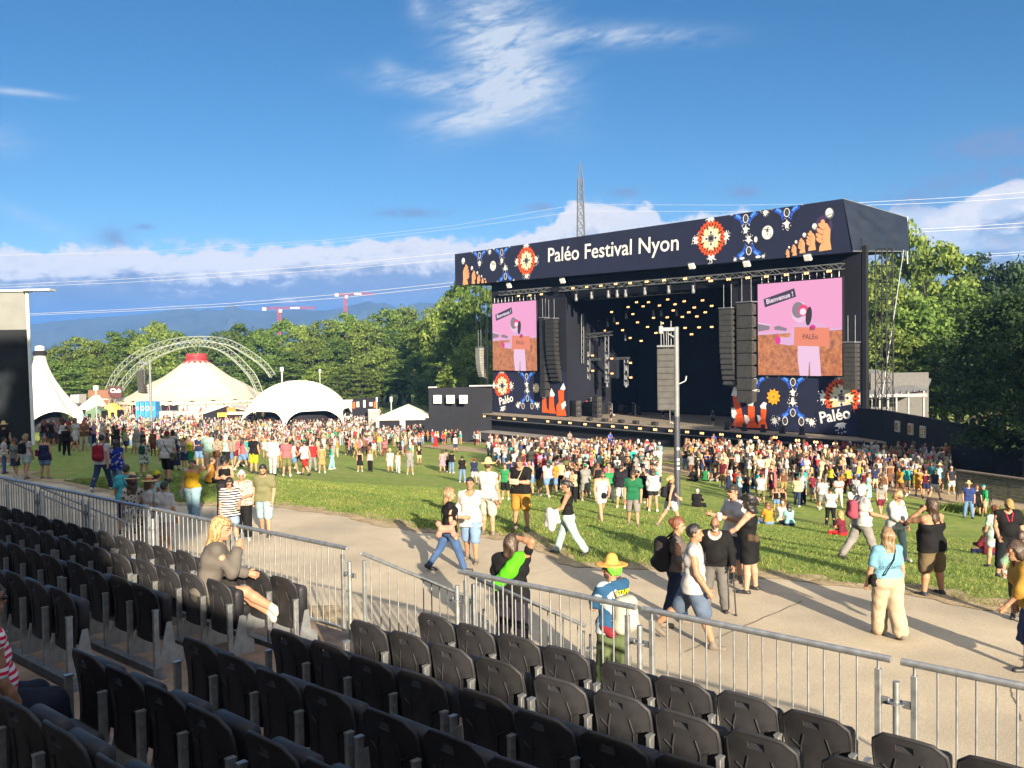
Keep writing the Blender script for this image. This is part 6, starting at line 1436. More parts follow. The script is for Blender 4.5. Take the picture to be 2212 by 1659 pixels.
def skeleton(p):
    """joints in metres for a 1.75 m figure facing +y; angles in degrees"""
    J = {}; fem = p.get('fem', 0); bw = p.get('w', 1.)
    lean = R(p.get('lean', 0)); u = v3(0, math.sin(lean), math.cos(lean)); f = v3(0, math.cos(lean), -math.sin(lean)); X = v3(1, 0, 0)
    tw = rot('z', R(p.get('twist', 0)))
    hip = v3(0, 0, .92); J['hip'] = hip
    sh = (.165 if fem else .19)*(.6+.4*bw)
    J['u'], J['f'], J['X'] = u, tw @ f, tw @ X
    J['chest'] = hip+u*.36; J['neck'] = hip+u*.545
    hm = rot('z', R(p.get('hy', 0))) @ rot('x', -R(p.get('hp', 0)-p.get('lean', 0)*-.6)) @ rot('y', R(p.get('hr', 0)))
    J['hm'] = hm; J['head'] = J['neck']+(u*.35+hm @ v3(0, 0, 1)*.65)*.155+hm @ v3(0, .018, 0)
    for s, n in ((-1, 'L'), (1, 'R')):
        J['sh'+n] = hip+u*.485+J['X']*s*sh
        arm = p.get('arm'+n, (8, 12, 15, 0))                      # swing forward, out to the side, elbow bend forward, forearm inward
        a, b, e, i_ = [R(x) for x in arm]
        d = math.sin(a)*math.cos(b)*J['f']+s*math.sin(b)*J['X']-math.cos(a)*math.cos(b)*u
        J['el'+n] = J['sh'+n]+d*.29
        a2 = a+e; d2 = math.sin(a2)*math.cos(b*.4)*J['f']+s*math.sin(b*.4)*J['X']-math.cos(a2)*math.cos(b*.4)*u
        d2 = d2*math.cos(i_)-s*math.sin(i_)*J['X']; d2 /= np.linalg.norm(d2)
        J['wr'+n] = J['el'+n]+d2*.255; J['hd'+n] = d2
        if 'hand'+n in p:                                          # two bone reach to a target given in body coordinates
            T = np.array(p['hand'+n], float); S_ = J['sh'+n]; dv = T-S_; L = min(np.linalg.norm(dv), .53); dv = dv/np.linalg.norm(dv)
            c = (.29**2+L*L-.255**2)/(2*.29*L); c = max(-1, min(1, c)); h = .29*math.sqrt(1-c*c)
            pole = np.array(p.get('pole'+n, (s*.7, -.3, -.7)), float); pole -= dv*(pole@dv); pole /= np.linalg.norm(pole)+1e-9
            J['el'+n] = S_+dv*(.29*c)+pole*h; J['wr'+n] = S_+dv*L; q = J['wr'+n]-J['el'+n]; J['hd'+n] = q/np.linalg.norm(q)
        leg = p.get('leg'+n, (0, 3, 2)); t, ab, kn = [R(x) for x in leg[:3]]
        J['hp'+n] = hip+X*s*.092*(.5+.5*bw)
        d = v3(s*math.sin(ab), math.sin(t)*math.cos(ab), -math.cos(t)*math.cos(ab)); J['kn'+n] = J['hp'+n]+d*.425
        t2 = t-kn; d2 = v3(s*math.sin(ab)*(1 if len(leg) < 4 else leg[3]), math.sin(t2), -math.cos(t2)); d2 /= np.linalg.norm(d2); J['an'+n] = J['kn'+n]+d2*.41
        ft = R(p.get('toe', 8))*s; pitch = max(-.9, min(.5, -(t2 if t2 < -.35 else 0)*-.9)); fd = v3(math.sin(ft), math.cos(ft), 0)
        J['fd'+n] = fd*math.cos(pitch)+v3(0, 0, math.sin(pitch)); J['lg'+n] = d2
    if p.get('ground', True):
        zmin = min(min(J['an'+n][2]-.075, (J['an'+n]+J['fd'+n]*.15)[2]-.055) for n in 'LR'); off = zmin if 'seatz' not in p else J['hip'][2]-p['seatz']
    else: off = 0
    for k in list(J):
        if k[:2] in ('hi', 'ch', 'ne', 'he', 'sh', 'el', 'wr', 'hp', 'kn', 'an'): J[k] = J[k]-v3(0, 0, off)
    return J
def body_prims(J, p, hands=True, face=True):
    bw = p.get('w', 1.); fem = p.get('fem', 0); u, f, X = J['u'], J['f'], J['X']; hip = J['hip']; Pm = []
    def c(a, b, r1, r2): Pm.append(('c', np.asarray(a, float), np.asarray(b, float), r1, r2))
    def e(c_, r, M=None): Pm.append(('e', np.asarray(c_, float), np.array(r, float), M))
    T = {}
    def torso():
        hw = .085*bw+(.012 if fem else 0)
        c(hip-X*hw-u*.01, hip+X*hw-u*.01, .108*bw**.7, .108*bw**.7)
        c(hip-X*.055*bw+u*.19+f*.01*(bw-1)*10, hip+X*.055*bw+u*.19+f*.01*(bw-1)*10, .095*bw if fem else .104*bw, .095*bw if fem else .104*bw)
        c(J['chest']-X*(.075 if fem else .095)*bw, J['chest']+X*(.075 if fem else .095)*bw, .105*bw**.6, .105*bw**.6)
        c(hip+u*.455-X*(.095 if fem else .12), hip+u*.455+X*(.095 if fem else .12), .075, .075)
        if bw > 1.12: e(hip+u*.16+f*.07*bw, (.14*bw, .11*bw, .15*bw))
        if fem:
            for s in (-1, 1): e(J['chest']+X*s*.068+f*.088+u*.0, (.062, .062, .066))
        for s in (-1, 1): e(hip+X*s*.075*bw-f*.055-u*.03, (.085*bw, .085, .10))
    torso(); T['torso'] = len(Pm)
    for n, s in (('L', -1), ('R', 1)): c(J['neck']-u*.03, J['sh'+n], .055, .062*(.7+.3*bw)); 
    T['traps'] = len(Pm)
    c(J['neck']-u*.05, J['head']-J['hm'] @ v3(0, .01, .06), .056 if not fem else .048, .052 if not fem else .045)
    hm = J['hm']; H = J['head']
    e(H+hm @ v3(0, -.008, .022), (.076, .097, .100), hm); e(H+hm @ v3(0, .024, -.055), (.056, .064, .066), hm)
    if face:
        c(H+hm @ v3(0, .092, .012), H+hm @ v3(0, .112, -.03), .009, .014)
        c(H+hm @ v3(-.022, .086, -.062), H+hm @ v3(.022, .086, -.062), .009, .009); e(H+hm @ v3(0, .074, -.098), (.022, .018, .018), hm)
        c(H+hm @ v3(-.04, .084, .028), H+hm @ v3(.04, .084, .028), .010, .010)
        for s in (-1, 1): e(H+hm @ v3(s*.078, -.005, -.008), (.012, .022, .034), hm)
    T['head'] = len(Pm)
    for n, s in (('L', -1), ('R', 1)):
        k = .75+.25*bw if not fem else .66+.25*bw
        c(J['sh'+n], J['sh'+n]*.45+J['el'+n]*.55, .063*k, .050*k); c(J['sh'+n]*.45+J['el'+n]*.55, J['el'+n], .050*k, .043*k)
        m = J['el'+n]*.65+J['wr'+n]*.35; c(J['el'+n], m, .042*k, .045*k); c(m, J['wr'+n], .045*k, .029*k)
        if not hands: c(J['wr'+n], J['wr'+n]+J['hd'+n]*.12, .034*k, .028)
    T['arms'] = len(Pm)
    for n, s in (('L', -1), ('R', 1)):
        k = bw**.6*(1.03 if fem else 1.)
        c(J['hp'+n], J['kn'+n], .094*k, .058*k); m = J['kn'+n]*.68+J['an'+n]*.32-J['fd'+n]*.012; c(J['kn'+n], m, .057*k, .058*k); c(m, J['an'+n], .058*k, .037*k)
        a = J['an'+n]; fd = J['fd'+n]; lg = J['lg'+n]; up = -lg
        c(a+lg*.035-fd*.03, a+fd*.13+v3(0, 0, -.045)*1, .038, .030)
    return Pm, T
def hand_mesh(J, n, s, curl=.5, res=.0065):
    """palm, four fingers of different lengths and a thumb leaving the side of the palm"""
    w = J['wr'+n]; d = J['hd'+n]; inn = -s*J['X']; inn = inn-d*(inn@d); nn = np.linalg.norm(inn)
    pn = inn/nn if nn > .2 else J['f']-d*(J['f']@d); pn = pn/np.linalg.norm(pn); side = np.cross(d, pn); fw = J['f']+J['u']*.3
    if side@fw < 0: side = -side
    P = []; c = lambda a, b, r1, r2: P.append(('c', a, b, r1, r2))
    for k in (-1, -.3, .4, 1): c(w, w+d*.082+side*.030*k, .024, .0135)
    c(w-d*.03, w+d*.02, .028, .026)
    for i, (k, L) in enumerate(((1.05, .070), (.38, .080), (-.30, .074), (-.98, .058))):
        a = w+d*.085+side*.029*k; cu = curl*(.8+.15*i); d1 = d*math.cos(cu)+pn*math.sin(cu); b = a+d1*L*.52+side*.004*k; d2 = d*math.cos(cu*2.1)+pn*math.sin(cu*2.1)
        c(a, b, .0105, .0095); c(b, b+d2*L*.5, .0095, .0075)
    t0 = w+d*.025+side*.022+pn*.008; td = side*.75+d*.6+pn*(.2+.3*curl); td /= np.linalg.norm(td); t1 = t0+td*.042; t2d = td*.5+d*.75+pn*.35*curl; t2d /= np.linalg.norm(t2d)
    c(t0, t1, .015, .012); c(t1, t1+t2d*.034, .0115, .009)
    return nets(*field(P, res, .012))
def lerp(a, b, t): return a*(1-t)+b*t
def garment(J, p, kind, res, seed):
    """returns a mesh (V, F) for a piece of clothing that follows the body"""
    bw = p.get('w', 1.); base, T = body_prims(J, p, hands=False, face=False); hip, u = J['hip'], J['u']; X, f = J['X'], J['f']
    g = []; cuts = []
    def grow(pr, e): return ('c', pr[1], pr[2], pr[3]+e, pr[4]+e) if pr[0] == 'c' else ('e', pr[1], pr[2]+e, pr[3])
    nm, *a = kind
    tor = base[:T['torso']]; tra = base[T['torso']:T['traps']]
    def above(h, ax=None):
        o = hip+u*h; return lambda P: -((P-o)@u)
    def below(h): o = hip+u*h; return lambda P: (P-o)@u
    def neck(r=.085, dy=.03, up=.02):
        o = J['neck']+f*dy+u*up; return lambda P: r-np.linalg.norm(P-o, axis=-1)
    if nm == 'top':                                                  # sleeve length 0..2 (1 = elbow), hem height, looseness, neckline
        sl, hem, loose, nk = a; e = .012+loose
        g += [grow(q, e) for q in tor]
        if sl > .05:
            g += [grow(q, .007+loose*.3) for q in tra]
            for n in 'LR':
                r0 = base[T['head']+(0 if n == 'L' else 4)][3]; t = min(sl, 1.); q = lerp(J['sh'+n], J['el'+n], t)
                g.append(('c', J['sh'+n], q, r0+.006+loose*.3, r0*.86+.012+loose*.9))
                if sl > 1: g.append(('c', J['el'+n], lerp(J['el'+n], J['wr'+n], sl-1), .055+loose*.6, .038+loose*.9))
        else:
            for n in 'LR': g.append(('c', J['neck']-u*.02+X*(.06 if n == 'R' else -.06), lerp(J['sh'+n], J['chest'], .22), .030, .035))
        if hem < .10: g.append(('c', hip-X*.085*bw+u*.03, hip+X*.085*bw+u*.03, .134*bw**.7+loose*.8, .134*bw**.7+loose*.8))
        if hem < -.02: g.append(('c', hip+u*(hem-.02)-X*.10*bw, hip+u*(hem-.02)+X*.10*bw, .130*bw**.7+loose, .130*bw**.7+loose))
        cuts = [above(hem), neck(.078+nk*.03, .035+nk*.03, .02-nk*.02)]
        if sl <= .05:
            cuts.append(lambda P: np.maximum.reduce([.060-np.linalg.norm(P-(J['sh'+n]+X*s*.028-u*.01), axis=-1) for n, s in (('L', -1), ('R', 1))])); 
            cuts.append(below(.47) if nk < .5 else below(.40 if nk < 2 else .36))
        V, Fq = nets(*field(g, res, .035, cuts, .006+.11*loose, seed))
        if sl <= .05 and nk > -.4:
            h = []
            for n, s in (('L', -1), ('R', 1)):
                a_ = J['neck']+X*s*.095-u*.012; h += [('c', J['chest']+X*s*.08+f*(.118*bw**.6+.012)+u*.0, J['chest']+X*s*.088+f*.105*bw**.6+u*.10, .019, .018), ('c', J['chest']+X*s*.088+f*.105*bw**.6+u*.10, a_, .018, .018), ('c', a_, J['chest']+X*s*.075-f*(.110*bw**.6+.012)+u*.02, .018, .021)]
            v, q = nets(*field(h, min(res, .014), .02)); Fq = np.concatenate([Fq, q+len(V)]); V = np.concatenate([V, v])
        return V, Fq
    if nm in ('trousers', 'shorts'):
        ln, loose, flare = a; e = .012+loose
        g += [grow(q, .012+loose*.5) for q in tor[:1]]+[grow(q, .012+loose*.6) for q in tor[-2:]]; g.append(('c', hip-X*.075*bw+u*.08, hip+X*.075*bw+u*.08, .100*bw+loose*.3, .100*bw+loose*.3))
        for n in 'LR':
            k = bw**.6
            if ln <= 1: g.append(('c', J['hp'+n], lerp(J['hp'+n], J['kn'+n], ln), .098*k+e, lerp(.094, .058, ln)*k+e+flare))
            else:
                g.append(('c', J['hp'+n], J['kn'+n], .096*k+e, .060*k+e+flare*.4)); g.append(('c', J['kn'+n], lerp(J['kn'+n], J['an'+n], ln-1), .060*k+e+flare*.4, .046*k+e*.8+flare))
        cuts = [below(.115)]
        if ln <= 1: cuts.append(lambda P: np.minimum.reduce([np.where(np.abs(((P-J['hp'+n])@X)-.0)*0 == 0, ((P-lerp(J['hp'+n], J['kn'+n], ln))@((J['kn'+n]-J['hp'+n])/.425)), 9) for n in 'LR']) if False else np.full(P.shape[:-1], -1.))
        return nets(*field(g, res, .022 if ln > 1 else .018, cuts, .006+.10*loose, seed+3))
    if nm in ('dress', 'skirt'):
        ln, flare, sl, nk = a
        if nm == 'dress':
            g += [grow(q, .014) for q in tor]
            for n in 'LR': g.append(('c', J['neck']-u*.02+X*(.06 if n == 'R' else -.06), lerp(J['sh'+n], J['chest'], .22), .026, .030) if sl < .05 else ('c', J['sh'+n], lerp(J['sh'+n], J['el'+n], sl), .066, .066))
            if sl < .05: cuts += [lambda P: np.maximum.reduce([.066-np.linalg.norm(P-(J['sh'+n]+X*s*.03), axis=-1) for n, s in (('L', -1), ('R', 1))]), below(.46)]
            cuts.append(neck(.085+nk*.03, .04, .0))
        else: g += [grow(q, .014) for q in tor[:1]]+[grow(q, .014) for q in tor[-2:]]; cuts.append(below(.12)); g.append(('c', hip-X*.07*bw+u*.08, hip+X*.07*bw+u*.08, .102*bw, .102*bw))
        mid = (J['kn'+'L']+J['kn'+'R'])/2; dn = mid-hip; dn /= np.linalg.norm(dn); e_ = hip+dn*ln
        for s in (-1, -.35, .35, 1): g.append(('c', hip+X*s*.05*bw, e_+X*s*(.09+flare*.6)+f*0, .115*bw**.7, .12+flare*.4))
        for n in 'LR': g.append(('c', J['hp'+n], lerp(J['hp'+n], J['kn'+n], min(1, ln/.425)), .105*bw**.6, .085))
        cuts.append(lambda P: (P-e_)@dn)
        return nets(*field(g, res, .05, cuts, .012, seed+5))
    if nm == 'shoe':
        n, ht, hi_ = a; A = J['an'+n]; fd = J['fd'+n]; lg = J['lg'+n]
        g = [('c', A+lg*.045-fd*.035, A+fd*.145+v3(0, 0, -.048), .044+ht, .036+ht), ('c', A+lg*.02, A-lg*hi_, .044, .046)]
        return nets(*field(g, res, .03, [], .0, 0))
    if nm == 'hair':
        st_, ln = a; hm, H = J['hm'], J['head']; q = lambda x, y, z: H+hm @ v3(x, y, z)
        cu = .0; big = {'short': .010, 'crop': .005, 'long': .020, 'tail': .012, 'bun': .013, 'curly': .045, 'thin': .004, 'mid': .022}.get(st_, .012)
        g.append(('e', q(0, -.012, .028), np.array([.078, .099, .100])+big, hm))
        if st_ in ('long', 'mid', 'curly'):
            for s in (-1, 1): g.append(('c', q(s*.062, -.02, .0), q(s*.07, -.035, -.08-ln*.35), .035+big*.5, .030)); g.append(('c', q(s*.035, -.06, .02), q(s*.045, -.085-ln*.05, -.12-ln), .052+big*.5, .030+big*.5))
            g.append(('c', q(0, -.06, .02), q(0, -.09-ln*.08, -.14-ln), .06, .03))
        if st_ == 'tail': g.append(('c', q(0, -.10, .05), q(0, -.15, -.03), .032, .042)); g.append(('c', q(0, -.15, -.03), q(0, -.16-ln*.1, -.10-ln), .042, .016))
        if st_ == 'bun': g.append(('e', q(0, -.115, .05), np.array([.052, .05, .05]), hm))
        yc = {'curly': .085}.get(st_, .068); zc = -.055 if st_ in ('short', 'crop', 'thin', 'tail', 'bun') else -9
        def facecut(P):
            L = (P-H)@hm; d1 = np.minimum(L[..., 1]-.038, .058-L[..., 2]); d1 = np.minimum(d1, L[..., 1]+.01+0*L[..., 2]) if False else d1
            d2 = np.minimum(L[..., 1]-.022, .02-L[..., 2])
            d3 = zc-L[..., 2] if zc > -5 else np.full(L.shape[:-1], -1.)
            return np.maximum(np.maximum(d1, np.minimum(d2, .074-np.abs(L[..., 0])*0-.0+0*d2) if st_ in ('long', 'mid', 'curly') else d2), d3)
        return nets(*field(g, res, .03, [facecut], .017 if st_ in ('long', 'mid', 'tail') else .034 if st_ == 'curly' else .011, seed+9))
    if nm == 'hat':
        brim, = a; hm, H = J['hm'], J['head']; q = lambda x, y, z: H+hm @ v3(x, y, z)
        if brim > 0:
            g = [('e', q(0, -.005, .070), np.array([brim, brim*1.08, .014]), hm), ('c', q(0, -.008, .075), q(0, -.008, .135), .100, .078)]
            return nets(*field(g, min(res, .012), .02, [lambda P: .055-((P-H)@hm)[..., 2]]))
        g = [('e', q(0, -.01, .03), np.array([.089, .110, .112]), hm), ('e', q(0, .115, .050), np.array([.068, .075, .013]), hm)]
        return nets(*field(g, min(res, .012), .012, [lambda P: .038-((P-H)@hm)[..., 2]]))
    if nm == 'glasses':
        hm, H = J['hm'], J['head']; q = lambda x, y, z: H+hm @ v3(x, y, z)
        g = [('c', q(-.045, .094, .008), q(-.022, .100, .006), .017, .017), ('c', q(.022, .100, .006), q(.045, .094, .008), .017, .017), ('c', q(-.06, .09, .014), q(.06, .09, .014), .007, .007), ('c', q(.066, .085, .014), q(.079, -.01, .01), .007, .006), ('c', q(-.066, .085, .014), q(-.079, -.01, .01), .007, .006)]
        return nets(*field(g, .0085, .006))
    if nm == 'band':                                                 # strap or belt between body points: list of (point, radius)
        pts, r = a; g = [('c', A, B, r, r) for A, B in zip(pts, pts[1:])]; return nets(*field(g, min(res, .011), .01))
    raise KeyError(nm)
def torso_loop(J, p, s=1, drop=.02, out=.0):
    """points of a cross body strap from the shoulder of side s down to the opposite hip, front and back"""
    X, f, u, hip = J['X'], J['f'], J['u'], J['hip']; bw = p.get('w', 1.); d = .150*bw**.7+out
    return [hip-X*s*.21*bw+u*drop, hip-X*s*.11*bw+u*.14+f*d, J['chest']+X*s*.03+f*(d+.02 if p.get('fem') else d), J['neck']+X*s*.085+f*.06-u*.0, J['neck']+X*s*.095+u*.018, J['neck']+X*s*.08-f*.10-u*.05, J['chest']+X*s*.02-f*d, hip-X*s*.11*bw+u*.13-f*d, hip-X*s*.21*bw+u*drop]
def skin_c(k): return [(.34, .185, .115), (.30, .155, .09), (.37, .21, .14), (.22, .11, .062), (.12, .058, .034)][k]
def face_mat(col):
    return pm('skin', col, .55, 0, .10, 9, 0, .35)
def cloth(hx, name='cloth', k=1., rough=.85):
    c = hexc(hx) if isinstance(hx, str) else hx
    return pm(name, tuple(min(.34, x*k*.64) for x in c), rough, 0, .16, 5, .55, .2, bscale=15)
def pattern_cloth(kind, c0, c1, scale=10.):
    key = ('pat', kind, c0, c1, scale)
    if key in MC: return MC[key]
    m = bpy.data.materials.new('patterned_cloth'); N, L = nodes(m); b = N['Principled BSDF']; b.inputs['Roughness'].default_value = .85; b.inputs['Specular IOR Level'].default_value = .2
    tc = N.new('ShaderNodeTexCoord'); r = N.new('ShaderNodeValToRGB'); r.color_ramp.interpolation = 'CONSTANT'; e = r.color_ramp.elements
    e[0].color = (*[x*.55 for x in hexc(c0)], 1); e[1].color = (*[x*.55 for x in hexc(c1)], 1); e[1].position = .5
    if kind == 'stripe':
        w_ = N.new('ShaderNodeTexWave'); w_.bands_direction = 'Z'; w_.inputs['Scale'].default_value = scale; w_.inputs['Distortion'].default_value = .6; L.new(tc.outputs['Object'], w_.inputs[0]); L.new(w_.outputs[1], r.inputs[0])
    elif kind == 'plaid':
        w1 = N.new('ShaderNodeTexWave'); w1.bands_direction = 'Z'; w2 = N.new('ShaderNodeTexWave'); w2.bands_direction = 'X'; a = N.new('ShaderNodeMath'); a.operation = 'MULTIPLY'
        for w_ in (w1, w2): w_.inputs['Scale'].default_value = scale; L.new(tc.outputs['Object'], w_.inputs[0])
        L.new(w1.outputs[1], a.inputs[0]); L.new(w2.outputs[1], a.inputs[1]); L.new(a.outputs[0], r.inputs[0]); e[1].position = .3
    elif kind == 'tie':
        n = N.new('ShaderNodeTexNoise'); n.inputs['Scale'].default_value = scale; n.inputs['Detail'].default_value = 3; L.new(tc.outputs['Object'], n.inputs[0]); L.new(n.outputs[0], r.inputs[0]); e[1].position = .56
    else:
        v = N.new('ShaderNodeTexVoronoi'); v.inputs['Scale'].default_value = scale; L.new(tc.outputs['Object'], v.inputs[0]); L.new(v.outputs[0], r.inputs[0]); e[1].position = .38 if kind == 'floral' else .3
    L.new(r.outputs[0], b.inputs['Base Color']); MC[key] = m; return m
HAIRC = {'black': (.012, .010, .010), 'brown': (.045, .026, .015), 'lbrown': (.11, .065, .035), 'blond': (.36, .23, .10), 'grey': (.38, .37, .36), 'white': (.72, .70, .66), 'red': (.14, .045, .02), 'green': (.12, .55, .03), 'dblond': (.20, .13, .065)}
STRAW = pm('straw', (.50, .36, .17), .85, 0, .2, 30, .4); 
PART = {'top': 'shirt', 'trousers': 'trousers', 'shorts': 'shorts', 'dress': 'dress', 'skirt': 'skirt', 'hair': 'hair', 'hat': 'hat', 'glasses': 'sunglasses', 'band': 'strap'}
def build_person(p, res=.016, hands=True):
    """list of (part name, mesh, material); the first is the body itself"""
    J = skeleton(p); out = []; seed = p.get('seed', 0)
    Pm, _ = body_prims(J, p, hands=not hands)
    V, Fq = nets(*field(Pm, res, .022))
    if hands:
        for n, s in (('L', -1), ('R', 1)):
            v, f = hand_mesh(J, n, s, p.get('curl'+n, .45)); Fq = np.concatenate([Fq, f+len(V)]); V = np.concatenate([V, v])
    out.append(('body', V, Fq, face_mat(skin_c(p.get('skin', 0)))))
    hm, H = J['hm'], J['head']
    if hands:
        g = []
        for s in (-1, 1): g.append(('e', H+hm @ v3(s*.032, .083, .008), np.array([.013, .008, .0075]), hm))
        [out.append(('eye', *nets(*field([q], .006, .002)), pm('eye_dark', (.03, .022, .018), .3, 0, 0))) for q in g]
        out.append(('mouth', *nets(*field([('c', H+hm @ v3(-.022, .093, -.060), H+hm @ v3(.022, .093, -.060), .006, .006)], .005, .002)), pm('lip', (.22, .07, .055), .5, 0, 0)))
        for s in (-1, 1): out.append(('eyebrow', *nets(*field([('c', H+hm @ v3(s*.018, .096, .030), H+hm @ v3(s*.052, .082, .032), .006, .005)], .005, .002)), pm('brow', (.05, .03, .02), .8, 0, 0)))
        if p.get('beard'):
            g = [('e', H+hm @ v3(0, .030, -.072), np.array([.060, .066, .055]), hm)]
            out.append(('beard', *nets(*field(g, .010, .01, [lambda P: ((P-H)@hm)[..., 2]+.048, lambda P: .01-((P-H)@hm)[..., 1]])), pm('beard_hair', HAIRC[p['beard']], .9, 0, .1)))
    for kind, mat in p['wear']:
        if kind[0] == 'shoes':
            for n in 'LR': out.append(('shoe', *garment(J, p, ('shoe', n, kind[1], kind[2]), min(res, .014), seed), mat))
            continue
        if kind[0] == 'strap':
            out.append(('strap', *garment(J, p, ('band', torso_loop(J, p, kind[1], *(kind[2:] or (.02,))), .011), res, seed), mat)); continue
        v, f = garment(J, p, kind, min(res, .013) if kind[0] in ('hair',) else res, seed)
        out.append((PART.get(kind[0], kind[0]), v, f, mat))
    return out, J
NPEOPLE = [0]
def person(p, pos, yaw, label, H=1.75, group=None, res=.016, hands=True, pts=None):
    parts, J = build_person(p, res, hands); k = H/1.75; root = None
    for nm, V, Fq, mat in parts:
        if len(V) == 0: continue
        me = npmesh(nm, V, Fq, True)
        if root is None:
            root = link('person', me, None, mat); root.location = pos; root.rotation_euler = (0, 0, R(yaw)); root.scale = (k, k, k); tag(root, label, 'person', group); NPEOPLE[0] += 1
        else: link(nm, me, root, mat)
    root['J'] = 0; del root['J']
    Mw = Matrix.Translation(pos) @ Matrix.Rotation(R(yaw), 4, 'Z') @ Matrix.Scale(k, 4)
    return root, J, Mw
def blob_thing(name, label, cat, prims, mat, Mw, res=.014, k=.03, wr=.004, extra=()):
    """a bag or other soft thing modelled in the coordinates of its carrier"""
    V, Fq = nets(*field(prims, res, k, (), wr)); c = V.mean(0); me = npmesh(name, V-c, Fq, True)
    o = link(name, me, None, mat); o.matrix_world = Mw @ Matrix.Translation(c); tag(o, label, cat)
    for nm, pr, m2, r2 in extra:
        v, f = nets(*field(pr, r2, .012)); link(nm, npmesh(nm, v-c, f, True), o, m2)
    return o
BLACK = cloth('17171a', 'black_cloth'); WHITE = cloth('f2efe8', 'white_cloth', 1.); DENIM = cloth('7f9cc0', 'light_denim'); DDEN = cloth('22304c', 'dark_denim'); MDEN = cloth('44608c', 'blue_denim'); SHOEB = pm('dark_shoe', (.02, .02, .022), .5, 0, .1); SHOEW = pm('white_shoe', (.40, .385, .35), .6, 0, .1); SHOEG = pm('brown_shoe', (.12, .10, .08), .7, 0, .2)
def hairm(n):
    key = ('hairm', n)
    if key in MC: return MC[key]
    m = bpy.data.materials.new('hair_'+n); N, L = nodes(m); b = N['Principled BSDF']; b.inputs['Roughness'].default_value = .45; c = HAIRC[n]
    tc = N.new('ShaderNodeTexCoord'); mp = N.new('ShaderNodeMapping'); mp.inputs['Scale'].default_value = (60, 60, 7); nz = N.new('ShaderNodeTexNoise'); nz.inputs['Scale'].default_value = 1.; nz.inputs['Detail'].default_value = 4; nz.inputs['Distortion'].default_value = .8
    L.new(tc.outputs['Object'], mp.inputs[0]); L.new(mp.outputs[0], nz.inputs[0]); r = N.new('ShaderNodeValToRGB'); L.new(nz.outputs[0], r.inputs[0]); e = r.color_ramp.elements
    e[0].position = .36; e[0].color = (*[x*.35 for x in c], 1); e[1].position = .66; e[1].color = (*[min(.8, x*1.5+.004) for x in c], 1); L.new(r.outputs[0], b.inputs['Base Color'])
    bp = N.new('ShaderNodeBump'); bp.inputs['Strength'].default_value = .8; bp.inputs['Distance'].default_value = .012; L.new(nz.outputs[0], bp.inputs['Height']); L.new(bp.outputs[0], b.inputs['Normal']); MC[key] = m; return m
def C(h): return cloth(h)
def tee(m, sl=.55, hem=-.06, loose=.012, nk=.0): return (('top', sl, hem, loose, nk), m)
def tank(m, hem=-.02, nk=.8, loose=.004): return (('top', 0, hem, loose, nk), m)
def sho(m, ln=.85, loose=.02, flare=.012): return (('shorts', ln, loose, flare), m)
def tro(m, loose=.006, flare=.0, ln=1.93): return (('trousers', ln, loose, flare), m)
def dre(m, ln=.4, flare=.03, sl=0, nk=.5): return (('dress', ln, flare, sl, nk), m)
def hair(st_, col, ln=.0): return (('hair', st_, ln), hairm(col))
def shoes(m=SHOEB, hi=.02): return (('shoes', .004, hi), m)
def hat(m=STRAW, b=.19): return (('hat', b), m)
def cap(m): return (('hat', 0), m)
SUNG = (('glasses',), SHOEB)
def strap(s=1, m=BLACK): return (('strap', s), m)
WR = dict(legL=(-22, 3, 14), legR=(24, 3, 6)); WL = dict(legL=(24, 3, 6), legR=(-22, 3, 16)); ST = dict(legL=(3, 5, 3), legR=(-3, 5, 2)); SL = dict(legL=(13, 3, 8), legR=(-12, 3, 8)); BIG = dict(legL=(-23, 2, 12), legR=(21, 2, 4))
HANG = dict(armL=(6, 10, 18, 5), armR=(4, 10, 16, 5)); SWING = dict(armL=(26, 8, 24, 5), armR=(-20, 8, 12, 0)); SWING2 = dict(armL=(-20, 8, 12, 0), armR=(24, 8, 26, 5))
PHONE = dict(handL=(-.04, .30, 1.18), handR=(.06, .28, 1.15)); CROSS = dict(handL=(.10, .20, 1.17), handR=(-.10, .22, 1.20))
KEEP = {}
def near(key, px, py, ytop, yaw, label, *spec, wear=(), res=None, hands=True, group=None, Hf=1., z=None, **kw):
    pos = ground(px, py) if z is None else onz(px, py, z); d = pos.y
    p = {}
    for s in spec: p.update(s)
    p.update(kw); p['wear'] = list(wear); p['seed'] = abs(hash_(key)) % 17
    H = min(1.96, max(1.45, (py-ytop)/F*d*Hf*1.0))
    r = res or (.0145 if d < 22 else .018 if d < 35 else .022)
    root, J, Mw = person(p, pos, yaw, label, H, group, r, hands)
    KEEP[key] = (root, J, Mw, p); return root, J, Mw, p
def hash_(s): return sum((i+1)*ord(c) for i, c in enumerate(s))
